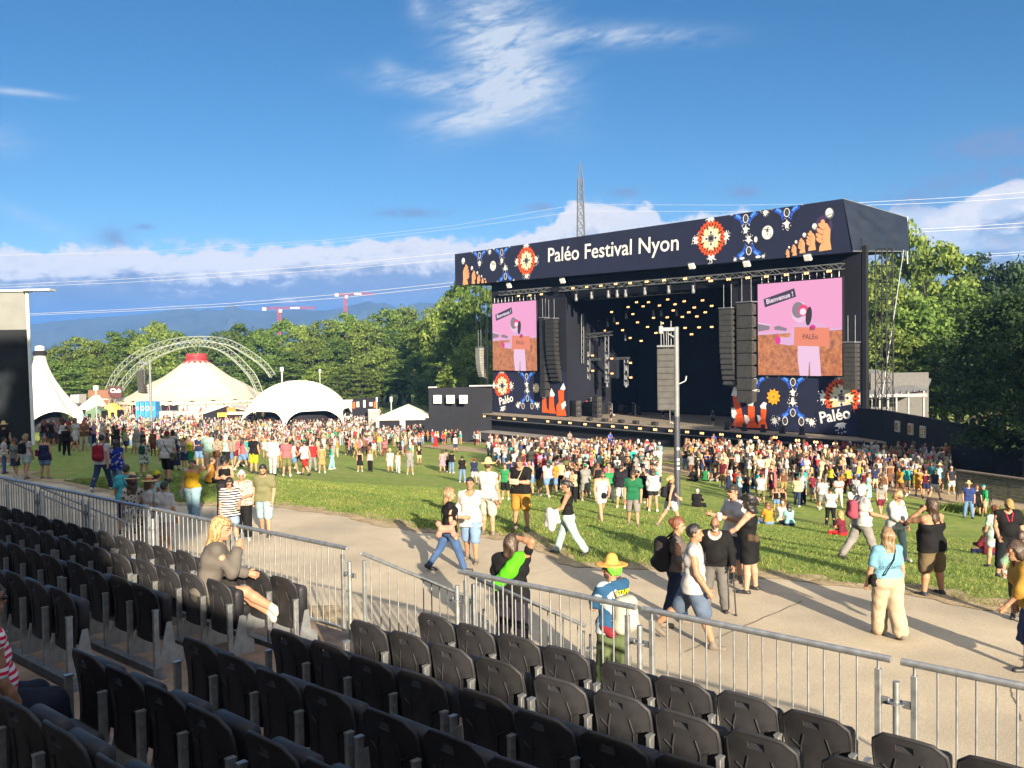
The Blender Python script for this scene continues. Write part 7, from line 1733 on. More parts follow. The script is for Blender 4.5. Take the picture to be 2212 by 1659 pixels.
def backpack(key, label, mat, sc_=1., mat2=None, low=0.):
    root, J, Mw, p = KEEP[key]; o = J['hip']+J['u']*(.30-low)-J['f']*(.20+.03*p.get('w', 1)); X, u, f = J['X'], J['u'], J['f']; s = sc_; P = []
    for x in (-1, 0, 1):
        for y in (-.02, .03): P.append(('c', o+X*x*.075*s-u*.14*s+f*y, o+X*x*.065*s+u*.13*s+f*y, .080*s, .072*s))
    P.append(('c', o-X*.05*s-u*.11*s-f*.075*s, o+X*.05*s-u*.11*s-f*.075*s, .065*s, .065*s))
    ex = []
    for x in (-1, 1): ex.append(('shoulder_strap', [('c', o+X*x*.08*s+u*.16*s+f*.06, J['neck']+X*x*.11+u*.035-f*.02, .016, .018), ('c', J['neck']+X*x*.11+u*.035-f*.02, J['chest']+X*x*.125+f*.125, .018, .018), ('c', J['chest']+X*x*.125+f*.125, J['chest']+X*x*.17-u*.13+f*.03, .016, .014)], mat2 or mat, .012))
    return blob_thing('backpack', label, 'backpack', P, mat, Mw, .014, .04, .004, ex)
def sidebag(key, label, mat, off, size, cat='bag', name='shoulder_bag', drop=.0):
    root, J, Mw, p = KEEP[key]; o = J['hip']+J['X']*off[0]+J['f']*off[1]+J['u']*off[2]; w, d, h = size; P = []
    for x in (-1, 1):
        for z in (-1, 1): P.append(('c', o+J['X']*0+J['f']*x*w/2+J['u']*z*h/2-J['X']*d*.2, o+J['f']*x*w/2+J['u']*z*h/2+J['X']*d*.2, d*.6, d*.6))
    P.append(('c', o-J['f']*w*.3, o+J['f']*w*.3, d*.75, d*.75))
    return blob_thing(name, label, cat, P, mat, Mw, .013, .05, .004)
def held(key, label, name, cat, n, size, mat, fwd=.08, tilt=0.):
    """small thing in the hand n"""
    root, J, Mw, p = KEEP[key]; c = J['wr'+n]+J['hd'+n]*fwd; mb = MB(); w, d, h = size
    if name in ('cup', 'bottle'): mb.lathe([(0, -h/2), (w*.42, -h/2), (w*.5, h/2), (w*.44, h/2), (w*.38, -h/2+.01)], n=14)
    else: mb.box((0, 0, 0), (w, d, h), bev=min(w, d, h)*.2)
    o = mb.build(name, mat); o.matrix_world = Mw @ Matrix.Translation(c) @ Matrix.Rotation(tilt, 4, 'X'); tag(o, label, cat); return o
# ---------------- walkers on the path and on the near lawn, right of the middle
near('pinkbag', 972, 1237, 1048, -78, 'person in loose black top and blue jeans carrying a pink shoulder bag, walking right', BIG, fem=1, w=1.05, hy=-15, armL=(15, 10, 70, 20), armR=(0, 12, 15, 0), wear=[tee(BLACK, .6, -.05, .02, .6), tro(MDEN), hair('mid', 'dblond', .08), shoes(), strap(-1)])
sidebag('pinkbag', 'pale pink shoulder bag with black stripe hanging from the woman in black', C('d88c7c'), (.25, -.10, .05), (.30, .10, .22))
near('cream', 1018, 1216, 1028, 168, 'person in cream shirt and denim shorts pointing with one arm', SL, w=1.05, armL=(60, 76, 4, 0), armR=(5, 12, 12, 0), hy=8, skin=1, wear=[tee(C('efe3c4'), 1.5, -.16, .02, .9), sho(DENIM, .98), hair('short', 'black'), shoes(SHOEG)])
near('hatband', 1056, 1156, 992, -35, 'person in straw hat and white tee with blue chest band, seen from behind', ST, HANG, w=1.05, wear=[tee(pattern_cloth('stripe', 'f0ede6', 'f0ede6', 3), .55, -.08, .018), (('band', [np.array([-.15, .1, 1.22]), np.array([.15, .1, 1.22])], .055), C('5a74b0')), sho(C('e9c4ac')), hair('crop', 'brown'), hat(b=.20), shoes(SHOEG)])
near('tall', 1126, 1147, 982, 158, 'tall person in black polo and tan shorts looking at something in his hands', ST, PHONE, w=1.1, hp=28, wear=[tee(BLACK, .6, -.04, .014, .2), sho(C('b98a3e')), hair('short', 'brown'), shoes(SHOEG), strap(-1, C('c9b48c'))])
held('tall', 'cream pouch held by the tall person in black', 'pouch', 'pouch', 'L', (.22, .06, .12), C('d8caa8'))
near('jeansgirl', 1228, 1200, 1031, 80, 'person in black sleeveless top and pale jeans walking left with a white jacket', BIG, fem=1, armL=(22, 8, 50, 0), armR=(0, 8, 20, 0), hp=15, skin=1, wear=[tank(BLACK, .06, -.5), tro(C('a9c4dc'), .012, .02), hair('tail', 'black', .28), shoes(SHOEB, .06)])
root, J, Mw, p = KEEP['jeansgirl']; c = J['wrL']; blob_thing('jacket', 'white jacket carried over the arm of the woman in pale jeans', 'jacket', [('c', c+v3(-.05, .02, .02), c+v3(-.06, -.02, -.34), .075, .09), ('c', c+v3(0, .05, .02), c+v3(.0, .1, -.30), .07, .06), ('c', c+v3(-.04, -.12, .02), c+v3(-.06, -.16, -.2), .05, .06)], C('e9e4dc'), Mw, .016, .06, .012)
near('tankman', 1300, 1129, 1009, -160, 'person in white tank top and tiny white shorts with black belt bag', BIG, w=1.05, hp=35, armL=(20, 10, 30, 30), armR=(10, 14, 20, 0), wear=[tank(WHITE, -.02, .2, .01), sho(C('e8d8c0'), .42, .015), hair('thin', 'brown'), SUNG, shoes(SHOEG)])
sidebag('tankman', 'small black belt bag on the man in white tank top', BLACK, (0, .17, .02), (.02, .08, .07), name='belt_bag')
near('greentee', 1368, 1137, 1011, 172, 'person in dark green printed tee and grey shorts looking down', SL, HANG, w=1.05, hp=38, wear=[tee(C('1f6a48'), .62, -.08, .02), sho(C('8a8582'), .9), hair('short', 'brown'), shoes(SHOEG)])
near('navyvest', 1450, 1140, 1021, -80, 'person with blond ponytail in dark sleeveless top and white shorts striding right', BIG, SWING, fem=1, wear=[tank(C('2a2838'), -.02, -.3), sho(C('e8dccb'), .55), hair('tail', 'blond', .12), SUNG, shoes(SHOEG)])
backpack('navyvest', 'dark small backpack on the blond woman passing the mast', C('20202a'), .8)
near('whitehood', 1411, 1105, 1011, -12, 'person in bright white hooded top and bare legs, seen from behind', ST, HANG, fem=1, wear=[tee(WHITE, 1.8, -.06, .03), sho(C('2a2a30'), .35), hair('mid', 'brown', .0), shoes(SHOEW)])
near('blackwoman', 1390, 1100, 1006, 175, 'person in long black dress standing behind the green tee man', ST, HANG, fem=1, wear=[dre(BLACK, .45), hair('tail', 'black', .1), shoes()])
near('shawl', 1342, 1098, 991, -20, 'person in dark draped sweater and white shorts, seen from behind', ST, HANG, w=1.1, wear=[tee(C('23222c'), 1.2, -.05, .035), sho(C('d9d9de')), hair('short', 'brown'), shoes(SHOEW)])
near('greysweater', 1462, 1354, 1112, -96, 'person in grey long sleeved sweater and dark jeans with hair bun and backpack', SL, fem=1, armL=(20, 8, 60, 25), armR=(5, 10, 30, 10), hy=-15, hp=8, wear=[tee(C('6a615c'), 1.95, -.0, .008, .5), tro(DDEN), hair('bun', 'red'), shoes(SHOEG)])
backpack('greysweater', 'big grey and black backpack on the woman in grey sweater', C('2c2a2a'), 1.25, low=.04)
near('whitetee', 1500, 1398, 1122, -104, 'person in white tee with round black print and grey blue shorts, wearing glasses', dict(legL=(-30, 3, 20), legR=(20, 3, 4)), w=1.12, armL=(-8, 10, 20, 5), armR=(10, 12, 22, 5), skin=1, wear=[tee(WHITE, .62, -.10, .016), sho(C('5f6f88'), .92, .022, .015), hair('short', 'black'), shoes(SHOEG, .05)])
root, J, Mw, p = KEEP['whitetee']; q = J['chest']+J['f']*.148+J['u']*.0+J['X']*.02; mb = MB(); pts = [((.05+.018*(i % 2))*math.cos(i*.52), (.065+.02*(i % 2))*math.sin(i*.52)) for i in range(12)]
for a, b in zip(pts, pts[1:]+pts[:1]): mb.bar(q+J['X']*a[0]+J['u']*a[1]+J['f']*.004, q+J['X']*b[0]+J['u']*b[1]+J['f']*.004, .008, 4)
mb.add([tuple(q+J['X']*x+J['u']*z+J['f']*.012) for x, z in ((-.022, -.04), (.022, -.03), (.02, .035), (-.018, .03))], [(0, 1, 2, 3)]); mb.build('print', C('2a2c3c'), root)
held('whitetee', 'clear plastic cup in the hand of the white tee man', 'cup', 'cup', 'L', (.07, .07, .12), pm('clear_plastic', (.55, .62, .68), .2, 0, 0))
near('cane', 1546, 1322, 1112, 165, 'bald bearded person in black jacket leaning on a cane', ST, w=1.18, hp=18, armR=(8, 12, 20, 0), armL=(12, 16, 22, 0), skin=3, beard='grey', wear=[tee(C('b9b6b2'), .5, -.02, .01, .4), (('top', 1.95, -.05, .03, 1.6), BLACK), tro(C('6e6c6a'), .02, .01), SUNG, shoes(SHOEB)])
root, J, Mw, p = KEEP['cane']; hp_ = Mw @ Vector(J['wrL']+J['hdL']*.07); mb = MB(); g0 = Vector((hp_.x+.03, hp_.y-.05, 0)); mb.bar(hp_-g0, (0, 0, 0.02), .012, 8); mb.bar(hp_-g0-Vector((.05, 0, 0)), hp_-g0+Vector((.05, 0, 0)), .014, 8); mb.bar((0, 0, .0), (0, 0, .04), .022, 8); o = mb.build('cane', SHOEB); o.location = g0; tag(o, 'black walking cane in the hand of the bald man', 'cane')
near('capcup', 1588, 1257, 1044, 112, 'person in dark cap and cream tee holding a cup, beside the black dress woman', ST, w=1.08, armL=(30, 10, 75, 10), armR=(25, 10, 80, 15), hy=0, wear=[tee(C('e6e0c4'), .62, -.06, .02), sho(C('3a3f52'), .95), hair('short', 'brown'), cap(C('35353a')), SUNG, shoes(SHOEG, .06)])
backpack('capcup', 'black backpack with white stripe on the man in dark cap', BLACK, .85); held('capcup', 'clear cup held by the man in dark cap', 'cup', 'cup', 'L', (.08, .08, .13), pm('clear_plastic', (.55, .62, .68), .2, 0, 0))
near('blackdress', 1620, 1279, 1066, 62, 'person with dark curly hair in black dress and flip flops reaching out an arm', ST, fem=1, w=1.15, handL=(-.28, .42, 1.02), armR=(0, 12, 10, 0), skin=2, wear=[dre(BLACK, .36, .06), hair('curly', 'black', .03), shoes(SHOEB, -.02)])
sidebag('blackdress', 'brown belt bag at the waist of the woman in black dress', C('5a4a3c'), (-.16, -.1, .10), (.12, .07, .05), name='belt_bag'); held('blackdress', 'turquoise can held out by the woman in black dress', 'can', 'can', 'L', (.06, .06, .12), C('3fd0c4'))
near('whitehair', 1862, 1211, 1040, -82, 'white haired person in white tee and grey trousers striding right', BIG, w=1.15, armL=(-14, 10, 14, 0), armR=(20, 8, 55, 0), skin=1, wear=[tee(WHITE, .66, -.06, .022), tro(C('8f8c8a'), .014, .01), hair('mid', 'white', -.06), SUNG, shoes(SHOEB, .05)])
backpack('whitehair', 'pink and grey backpack on the white haired man', C('a04a5e'), .95, C('8a8890'))
near('creamshirt', 1936, 1212, 1055, -148, 'blond person in cream blouse and pale jeans with sunglasses looking down', SL, fem=1, w=1.15, hp=25, armR=(18, 10, 50, 5), armL=(5, 12, 15, 0), wear=[tee(WHITE, .3, -.0, .01, .6), (('top', 1.4, -.10, .045, 2.0), C('efe6c6')), tro(C('a8bcd2'), .01), hair('mid', 'blond', -.06), SUNG, shoes(SHOEW)])
held('creamshirt', 'dark red wallet in the hand of the woman in cream blouse', 'wallet', 'wallet', 'R', (.16, .03, .09), C('5a1e2e'))
near('creamtrousers', 1917, 1380, 1139, 6, 'person with long blond hair in light blue tee and wide cream trousers walking away', dict(legL=(10, -1, 6), legR=(-12, -1, 14)), fem=1, w=1.16, armL=(4, 16, 14, 0), armR=(0, 14, 10, 0), wear=[tee(C('78aad4'), .72, .06, .016), tro(cloth('e0ae94'), .03, .04, 1.86), hair('long', 'dblond', .12), shoes(SHOEG, .03), strap(1)])
root, J, Mw, p = KEEP['creamtrousers']; mb = MB(); text_into(mb, 'SEZZAME', .075, Matrix.Translation(Vector(J['hip']+J['u']*.24-J['f']*.160)) @ Matrix.Rotation(math.pi/2, 4, 'X'), .0, 0, .002); mb.build('lettering', C('50708a'), root)
sidebag('creamtrousers', 'small black bag hanging at the left hip of the woman in cream trousers', BLACK, (-.24, .02, .02), (.14, .07, .12)); held('creamtrousers', 'clear plastic bottle in the right hand of the woman in cream trousers', 'bottle', 'bottle', 'R', (.07, .07, .18), pm('clear_plastic', (.55, .62, .68), .2, 0, 0), .10)
near('phonetank', 2013, 1287, 1074, 28, 'long curly haired person in black tank top and khaki shorts on the phone', ST, w=1.3, handL=(-.16, .13, 1.52), poleL=(-.5, .5, -1), armR=(25, 10, 40, 0), skin=1, hy=10, wear=[tank(BLACK, -.10, .6, .02), sho(C('6e6048'), .9, .03, .02), hair('long', 'brown', .14), shoes(SHOEB, .06)])
held('phonetank', 'black phone held to the ear of the person in black tank top', 'phone', 'phone', 'L', (.012, .07, .14), SHOEB, .06)
near('polo', 2176, 1250, 1071, 172, 'person in black polo with red lanyard and beige cap near the right edge', ST, w=1.15, hp=30, armR=(8, 12, 40, 5), armL=(8, 12, 14, 0), wear=[tee(BLACK, .62, -.06, .016, .3), tro(C('1c2028'), .02, .01, 1.5), hair('crop', 'brown'), cap(C('a88c5c')), SUNG, shoes(), (('band', [np.array([-.07, .10, 1.42]), np.array([-.01, .165, 1.15]), np.array([.07, .10, 1.42])], .014), C('c0244a'))])
near('mint', 2148, 1226, 1088, 8, 'person in mint tee and pale shorts with reddish hair up, seen from behind', ST, HANG, fem=1, wear=[tee(C('a9d0b4'), .6, -.04, .012), sho(C('b4ccc8'), .6), hair('bun', 'red'), shoes()])
near('edgecurl', 2206, 1346, 1148, 150, 'curly brown haired person in sage shirt holding a cup at the right edge', SL, fem=1, w=1.05, handR=(.28, .34, 1.06), hy=25, hp=15, wear=[tee(C('7c9a82'), 1.2, -.06, .03, .6), sho(C('3c3a30'), .9), hair('curly', 'brown', .0), shoes(SHOEB)])
held('edgecurl', 'white printed cup held out at the right edge', 'cup', 'cup', 'R', (.10, .10, .16), C('d9a8a0'))
near('edgeskirt', 2232, 1450, 1160, 80, 'person in dark blue skirt half cut by the right frame edge', SL, fem=1, handL=(-.12, .40, .82), lean=18, wear=[tee(C('b08a3a'), 1.2, -.04, .03), dre(C('2a3a66'), .55, .08, .3), hair('mid', 'brown'), shoes(SHOEB, -.02)])
near('strawblue', 2092, 1120, 1040, 160, 'person in straw hat, navy polo and jeans standing near the right path', ST, HANG, w=1.1, wear=[tee(C('2c3f78'), .6, -.06, .016), tro(C('6a8cb4'), .012), hair('crop', 'grey'), hat(b=.19), shoes()])
near('redbagw', 2110, 1115, 1047, 175, 'person in black with small red bag between navy polo man and green shirt man', ST, HANG, fem=1, wear=[tee(BLACK, .5, -.08, .012), sho(BLACK, .8), hair('mid', 'red'), shoes()])
near('greenshirt', 2125, 1115, 1046, 100, 'person in bright green shirt, teal cap and beige shorts', ST, HANG, w=1.1, wear=[tee(C('1f9a60'), 1.3, -.06, .02), sho(C('b8a684')), hair('crop', 'grey'), cap(C('2f8a9a')), shoes()])
near('benchman', 2055, 1068, 1006, -170, 'person in dark tee and white shorts beside the slat fence end', ST, HANG, w=1.1, wear=[tee(C('2a2c34'), .6, -.06, .016), sho(C('dcd8ce')), hair('crop', 'grey'), shoes(SHOEW)])
# ---------------- behind the barrier, right of the stair opening
near('greenjacket', 1108, 1432, 1149, -22, 'person in black tee with neon green jacket over one shoulder, hand on head', ST, w=1.08, handR=(.06, .02, 1.70), poleR=(1, -.2, -.1), armL=(5, 12, 20, 5), skin=1, wear=[tee(BLACK, .6, -.04, .022), tro(C('2c2838'), .016, .02), hair('long', 'brown', .03), shoes()])
root, J, Mw, p = KEEP['greenjacket']; s0 = J['shR']; blob_thing('jacket', 'neon green jacket hung over the back of the man holding his head', 'jacket', [('c', s0+v3(-.02, -.02, .06), J['chest']+v3(.03, -.16, .0), .07, .09), ('c', J['chest']+v3(.05, -.16, .02), J['chest']+v3(-.12, -.17, -.16), .085, .085), ('c', s0+v3(-.08, -.06, .05), J['chest']+v3(-.02, -.16, -.05), .07, .07), ('c', J['chest']+v3(-.12, -.17, -.14), J['chest']+v3(-.16, -.16, -.22), .07, .05)], cloth('58f01c', 'neon_cloth'), Mw, .015, .06, .010)
near('greenhair', 1326, 1503, 1203, 38, 'green haired person in orange straw hat and blue tie dye shirt', ST, PHONE, w=1.05, hy=32, skin=1, beard='brown', wear=[tee(pattern_cloth('tie', '2f5f88', 'c4d4d8', 5), .7, -.08, .02), tro(C('5c6a48'), .03, .02), hair('mid', 'green', -.1), hat(pm('orange_straw', (.55, .27, .06), .85, 0, .2, 30, .4), .21), SUNG, shoes()])
root, J, Mw, p = KEEP['greenhair']; mb = MB(); text_into(mb, 'STAFF', .085, Matrix.Translation(Vector(J['chest']+J['u']*.07-J['f']*.150+J['X']*.03)) @ Matrix.Rotation(math.pi/2, 4, 'X'), .003, 0, .002); mb.build('lettering', C('f0e020'), root)
backpack('greenhair', 'cream canvas backpack with brown pocket on the man in orange straw hat', C('d9cdb0'), 1.1, C('5a4030'), low=.12)
root, J, Mw, p = KEEP['greenhair']; blob_thing('belt_bag', 'red trimmed belt bag of the man in orange straw hat', 'bag', [('c', J['hip']+v3(-.2, -.05, .0), J['hip']+v3(-.16, -.14, -.05), .055, .065)], C('8a2a34'), Mw)
# ---------------- left part of the path
near('olive', 573, 1158, 998, 176, 'bearded person in olive tee and denim shorts walking towards the stand', SL, HANG, w=1.1, hp=25, beard='black', skin=0, wear=[tee(C('7a7a58'), .62, -.06, .018), sho(C('9db8d2'), .98), hair('short', 'black'), shoes()])
near('floral', 525, 1166, 1012, -168, 'grey haired person in pink floral blouse and black trousers with cross body strap', SL, fem=1, w=1.15, armL=(20, 8, 60, 40), armR=(6, 10, 20, 5), hp=18, wear=[tee(pattern_cloth('floral', 'c2505c', 'ead9c0', 26), .8, -.04, .016, .3), tro(BLACK, .026, .02, 1.8), hair('mid', 'grey', -.14), shoes(SHOEW), strap(1)])
near('striped', 497, 1178, 1027, -140, 'dark haired person in navy and white striped tee and denim shorts', SL, fem=1, w=1.15, armL=(25, 8, 40, 25), armR=(0, 10, 15, 0), hp=22, hy=-10, wear=[tee(pattern_cloth('stripe', 'f0ede8', '161a30', 5.2), .7, -.16, .03, .3), sho(C('8aa4c4'), .7), hair('mid', 'black', -.02), SUNG, shoes(SHOEW)])
near('orangetop', 418, 1124, 990, 172, 'person in orange sleeveless top and loose pale jeans touching the hair', SL, fem=1, w=1.18, handL=(-.17, .08, 1.58), poleL=(-1, .1, -.2), armR=(5, 14, 12, 0), hr=-10, wear=[tank(cloth('f09a1e', 'orange_cloth'), .05, -.5), tro(C('8fb2da'), .026, .02), hair('bun', 'brown'), shoes(SHOEW)])
held('orangetop', 'blue drinking bottle in the hand of the person in orange top', 'bottle', 'bottle', 'R', (.08, .08, .24), C('8fb0e8'), .12)
near('halter', 488, 1117, 984, -165, 'curly haired person in black halter top behind the floral blouse', ST, PHONE, fem=1, w=1.1, hp=25, wear=[tank(BLACK, .06, .2), tro(C('2a2a30'), .016, .01), hair('curly', 'black', -.04), SUNG, shoes()])
near('turquoise', 276, 1153, 1001, 18, 'person in turquoise tee with dark bag strap leaning at the barrier', ST, HANG, w=1.12, wear=[tee(C('45b0d8'), .62, -.08, .02), sho(C('23283a'), .98), hair('short', 'black'), shoes(), strap(-1)])
near('hatcurl', 290, 1192, 1026, 12, 'person with long brown curls under a straw hat, back to the stand', ST, HANG, fem=1, w=1.05, wear=[dre(pattern_cloth('floral', '3a3a44', 'd8d4cc', 14), .42, .05, .4), hair('curly', 'brown', .16), hat(b=.17), shoes()])
near('redband', 326, 1195, 1031, -62, 'person in white top and straw hat with red ribbon, hand at chin', ST, fem=1, handL=(-.05, .2, 1.42), armR=(5, 10, 20, 0), skin=1, wear=[tee(C('ece6e0'), .6, -.06, .02), tro(C('d8cabe'), .03, .02), hair('mid', 'brown'), hat(b=.19), SUNG, shoes(), (('band', [v3(*(0.098*math.cos(a), .0+.1*math.sin(a), 1.735)) for a in np.linspace(0, 6.28, 13)], .012), C('c03a2c'))])
near('neoncap', 343, 1180, 1016, 5, 'person in neon yellow printed cap and pale blue tee among the straw hats', ST, HANG, w=1.0, wear=[tee(C('8fd2ea'), .62, -.08, .02), sho(C('e0ded6'), .9), hair('crop', 'brown'), cap(cloth('c8f51c', 'neon_yellow_cloth')), shoes(SHOEW)])
near('pinktee', 358, 1198, 1038, -22, 'short dark haired person in pale pink tee with red cord at the barrier', ST, HANG, w=1.1, skin=1, wear=[tee(C('ecc8c4'), .7, -.12, .028), sho(C('b8a8b0'), .9), hair('short', 'black'), shoes(SHOEW)])
near('redpack', 222, 1061, 934, -4, 'person in white tee and dark jeans with red backpack walking away', BIG, SWING, w=1.05, wear=[tee(WHITE, .6, -.06, .016), tro(C('2e4168')), hair('short', 'black'), shoes(SHOEW)])
backpack('redpack', 'red backpack on the walker in white tee', C('8e1f34'), 1.1)
near('bluetunic', 253, 1056, 949, -2, 'long black haired person in royal blue patterned tunic and jeans', SL, HANG, fem=1, w=1.15, wear=[tee(pattern_cloth('floral', 'a9b0e0', '24389c', 9), .3, -.22, .03), tro(C('6f8fb8')), hair('long', 'black', .12), shoes(SHOEW)])
near('romper', 312, 1030, 951, 0, 'person in green floral romper with dark green bag on the back', ST, PHONE, fem=1, w=1.05, wear=[dre(pattern_cloth('floral', '2f5a4a', 'd0d6cc', 10), .32, .04, .5), hair('short', 'brown'), shoes(SHOEW)])
backpack('romper', 'dark green drawstring bag on the person in floral romper', C('1f4a3a'), .85)
near('redcap', 363, 1041, 929, -3, 'person in red cap and printed white tee with grey satchel', SL, HANG, w=1.12, wear=[tee(C('e2e0dc'), .64, -.08, .02), sho(C('1c1d26'), .95), hair('crop', 'brown'), cap(C('8a1a28')), shoes(), strap(-1)])
sidebag('redcap', 'grey satchel at the hip of the person in red cap', C('5a584e'), (.24, -.05, -.02), (.26, .10, .18)); held('redcap', 'orange inflatable toy carried by the person in red cap', 'inflatable', 'inflatable', 'L', (.14, .14, .55), C('d85a30'), .12, .7)
near('totewhite', 10, 1024, 945, -55, 'person in white tee with pale tote bag at the left photo edge', ST, HANG, w=1.0, wear=[tee(WHITE, .6, -.06, .016), tro(C('4a6490')), hair('crop', 'black'), cap(C('2a3a58')), shoes()])
sidebag('totewhite', 'pale cotton tote bag at the left edge', C('cfd0ae'), (.24, -.02, .05), (.26, .10, .26), name='tote_bag')
near('greytee', 34, 1032, 947, 172, 'curly haired person in grey green tee and dark skirt at the left edge', SL, HANG, fem=1, wear=[tee(C('6c7872'), .6, -.04, .016), (('skirt', .36, .03, 0, 0), C('2a3448')), hair('curly', 'brown', -.04), shoes(SHOEW)])
near('blondpack', 58, 1035, 936, -10, 'long blond haired person in white tee and denim shorts with black backpack', SL, HANG, fem=1, wear=[tee(WHITE, .5, -.02, .012), sho(C('a9c0d4'), .5), hair('long', 'dblond', .10), shoes(SHOEG)])
backpack('blondpack', 'round black backpack on the long haired blond person', C('1a1c24'), .95)
near('navytop', 98, 1036, 941, -6, 'short haired person in navy sleeveless top and denim shorts with maroon bag', ST, HANG, fem=1, w=1.08, wear=[tank(C('20274a'), -.12, -.5, .02), sho(C('5f7894'), .6), hair('short', 'dblond'), shoes(SHOEG)])
sidebag('navytop', 'maroon shoulder bag on the person in navy top', C('5a1c38'), (-.22, -.06, .16), (.22, .10, .14))
# ---------------- seated on the stand
SIT = dict(legL=(82, 6, 74), legR=(84, 4, 70))
def seated(key, a, k, yaw, label, off=.16, dz=.47, H=1.7, hands=True, **kw):
    p = {}; p.update(SIT); p.update(kw); p['ground'] = False; p['seed'] = 3
    pos = st(a, ROWS[k]+off, FLZ[k]+dz-.92*H/1.75+.10)
    root, J, Mw = person(p, pos, yaw, label, H, None, .013, hands); KEEP[key] = (root, J, Mw, p)
seated('blonde', -9.02, 1, -74, 'long blond haired person in grey jacket sitting with hand at the chin', legL=(78, 0, 30), legR=(86, -8, 34), dz=.53, fem=1, lean=14, hy=-20, handR=(.06, .34, 1.36), poleR=(.6, -.2, -1), armL=(30, 10, 60, 20), wear=[tee(C('6d6862'), 1.9, -.02, .030, .2), (('skirt', .30, .02, 0, 0), C('5f5b56')), hair('long', 'blond', .42), shoes(SHOEW, .09)])
seated('stripeman', -6.34, 5, -44, 'person in red and white streaked shirt sitting at the bottom left corner', w=1.15, dz=.37, lean=6, skin=3, armR=(14, 4, 22, 10), armL=(14, 4, 30, 10), wear=[tee(pattern_cloth('stripe', 'ffffff', 'f02a56', 7.), .75, -.06, .02), tro(C('1c2436'), .02, .01), hair('short', 'black'), SUNG])
for k_ in (('left', 1, 1), ('right', 5, 1)):                            # their seats are folded down
    if k_ in SEATS:
        for ch in SEATS[k_].children:
            if ch.name.startswith('seat_pan'): ch.rotation_euler.x = R(-84); ch.location = (0, -.20, .50-.06)
print('near people', NPEOPLE[0])
# ================================================================ the crowd: prototypes copied with their own colours
PR = {}
def proto(name, res=.026, **p):
    parts, J = build_person(p, res, False); out = []
    sh = None
    for nm, V, Fq, mat in parts:
        if len(V) == 0: continue
        if nm == 'shoe':
            if sh is None: sh = [nm, V, Fq]; out.append(sh)
            else: sh[2] = np.concatenate([sh[2], Fq+len(sh[1])]); sh[1] = np.concatenate([sh[1], V]); sh[0] = 'shoes'
        else: out.append([nm, V, Fq])
    PR[name] = []
    for nm, V, Fq in out:
        me = npmesh(nm, V, Fq, True); me.materials.append(BLACK); PR[name].append((nm, me))
W_ = BLACK
def mk(*w): return list(w)
proto('mA', w=1.05, **ST, **HANG, wear=mk(tee(W_), sho(W_), hair('short', 'black'), shoes()))
proto('mB', w=1.1, **ST, **PHONE, hp=20, wear=mk(tee(W_), tro(W_, .012), hair('short', 'black'), shoes()))
proto('mC', w=1.05, **BIG, **SWING, wear=mk(tee(W_), sho(W_), hair('short', 'black'), shoes()))
proto('mD', w=1.15, **ST, **CROSS, wear=mk(tee(W_), sho(W_), hair('crop', 'black'), hat(W_, 0), shoes()))
proto('mE', w=1.0, **SL, armL=(10, 12, 90, 10), armR=(5, 10, 15, 0), wear=mk(tee(W_, 1.8, -.06, .02), tro(W_), hair('short', 'black'), shoes()))
proto('mH', w=1.1, **ST, **HANG, wear=mk(tee(W_), sho(W_), hair('short', 'black'), hat(W_, .19), shoes()))
proto('fA', fem=1, **ST, armL=(10, 10, 80, 20), armR=(4, 10, 20, 0), wear=mk(tank(W_, .02, .2), sho(W_, .5), hair('long', 'black', .12), shoes()))
proto('fB', fem=1, **ST, **HANG, wear=mk(dre(W_, .40, .05), hair('mid', 'black', .0), shoes()))
proto('fC', fem=1, **SL, **HANG, wear=mk(tank(W_, .04, .2), tro(W_, .02, .02), hair('bun', 'black'), shoes()))
proto('fD', fem=1, w=1.1, **ST, **PHONE, hp=20, wear=mk(tee(W_, .55, -.04), tro(W_), hair('tail', 'black', .15), shoes()))
proto('fE', fem=1, **BIG, **SWING2, wear=mk(tee(W_, .4, .02), sho(W_, .55), hair('long', 'black', .15), shoes()))
proto('fF', fem=1, w=1.1, **ST, **CROSS, wear=mk(dre(W_, .62, .07, .4), hair('curly', 'black', .0), shoes()))
proto('fG', fem=1, **ST, handR=(.1, .05, 1.68), poleR=(1, 0, -.2), armL=(5, 10, 15, 0), wear=mk(tank(W_, .02, .2), (('skirt', .4, .04, 0, 0), W_), hair('bun', 'black'), shoes()))
SITG = dict(legL=(95, 16, 105), legR=(92, 22, 100), lean=8)
proto('sA', w=1.05, **SITG, seatz=.12, handL=(-.2, .35, 1.1), armR=(-25, 20, 0, 0), wear=mk(tee(W_), tro(W_, .012), hair('short', 'black'), shoes()))
proto('sB', fem=1, **SITG, seatz=.12, armL=(30, 10, 60, 20), armR=(30, 10, 50, 20), wear=mk(tee(W_, .5, .0), tro(W_, .012), hair('long', 'black', .1), shoes()))
proto('sC', w=1.1, **SITG, seatz=.12, hp=15, armL=(35, 10, 60, 20), armR=(35, 10, 60, 20), wear=mk(tee(W_, 1.8, -.05, .025), tro(W_, .02), hair('crop', 'black'), shoes()))
COLS = {'white': 'efece4', 'black': '18181c', 'navy': '262e52', 'red': 'c02a2c', 'pink': 'e08a98', 'salmon': 'd9646c', 'yellow': 'e8c030', 'orange': 'e8872a', 'green': '2f8a54', 'teal': '2fa0a0', 'sky blue': '8cbfe0', 'royal blue': '2f4fb0', 'grey': '8a8a88', 'beige': 'cbb894', 'cream': 'e8dcc0', 'olive': '75764e', 'maroon': '6e2434', 'lilac': 'b08ac4', 'mint': '9fd0b8', 'denim': '6f8fb8', 'dark denim': '2e3f62', 'khaki': 'a08a5c', 'brown': '6a4a34'}
COLM = {k: cloth(v, k.replace(' ', '_')+'_cloth') for k, v in COLS.items()}
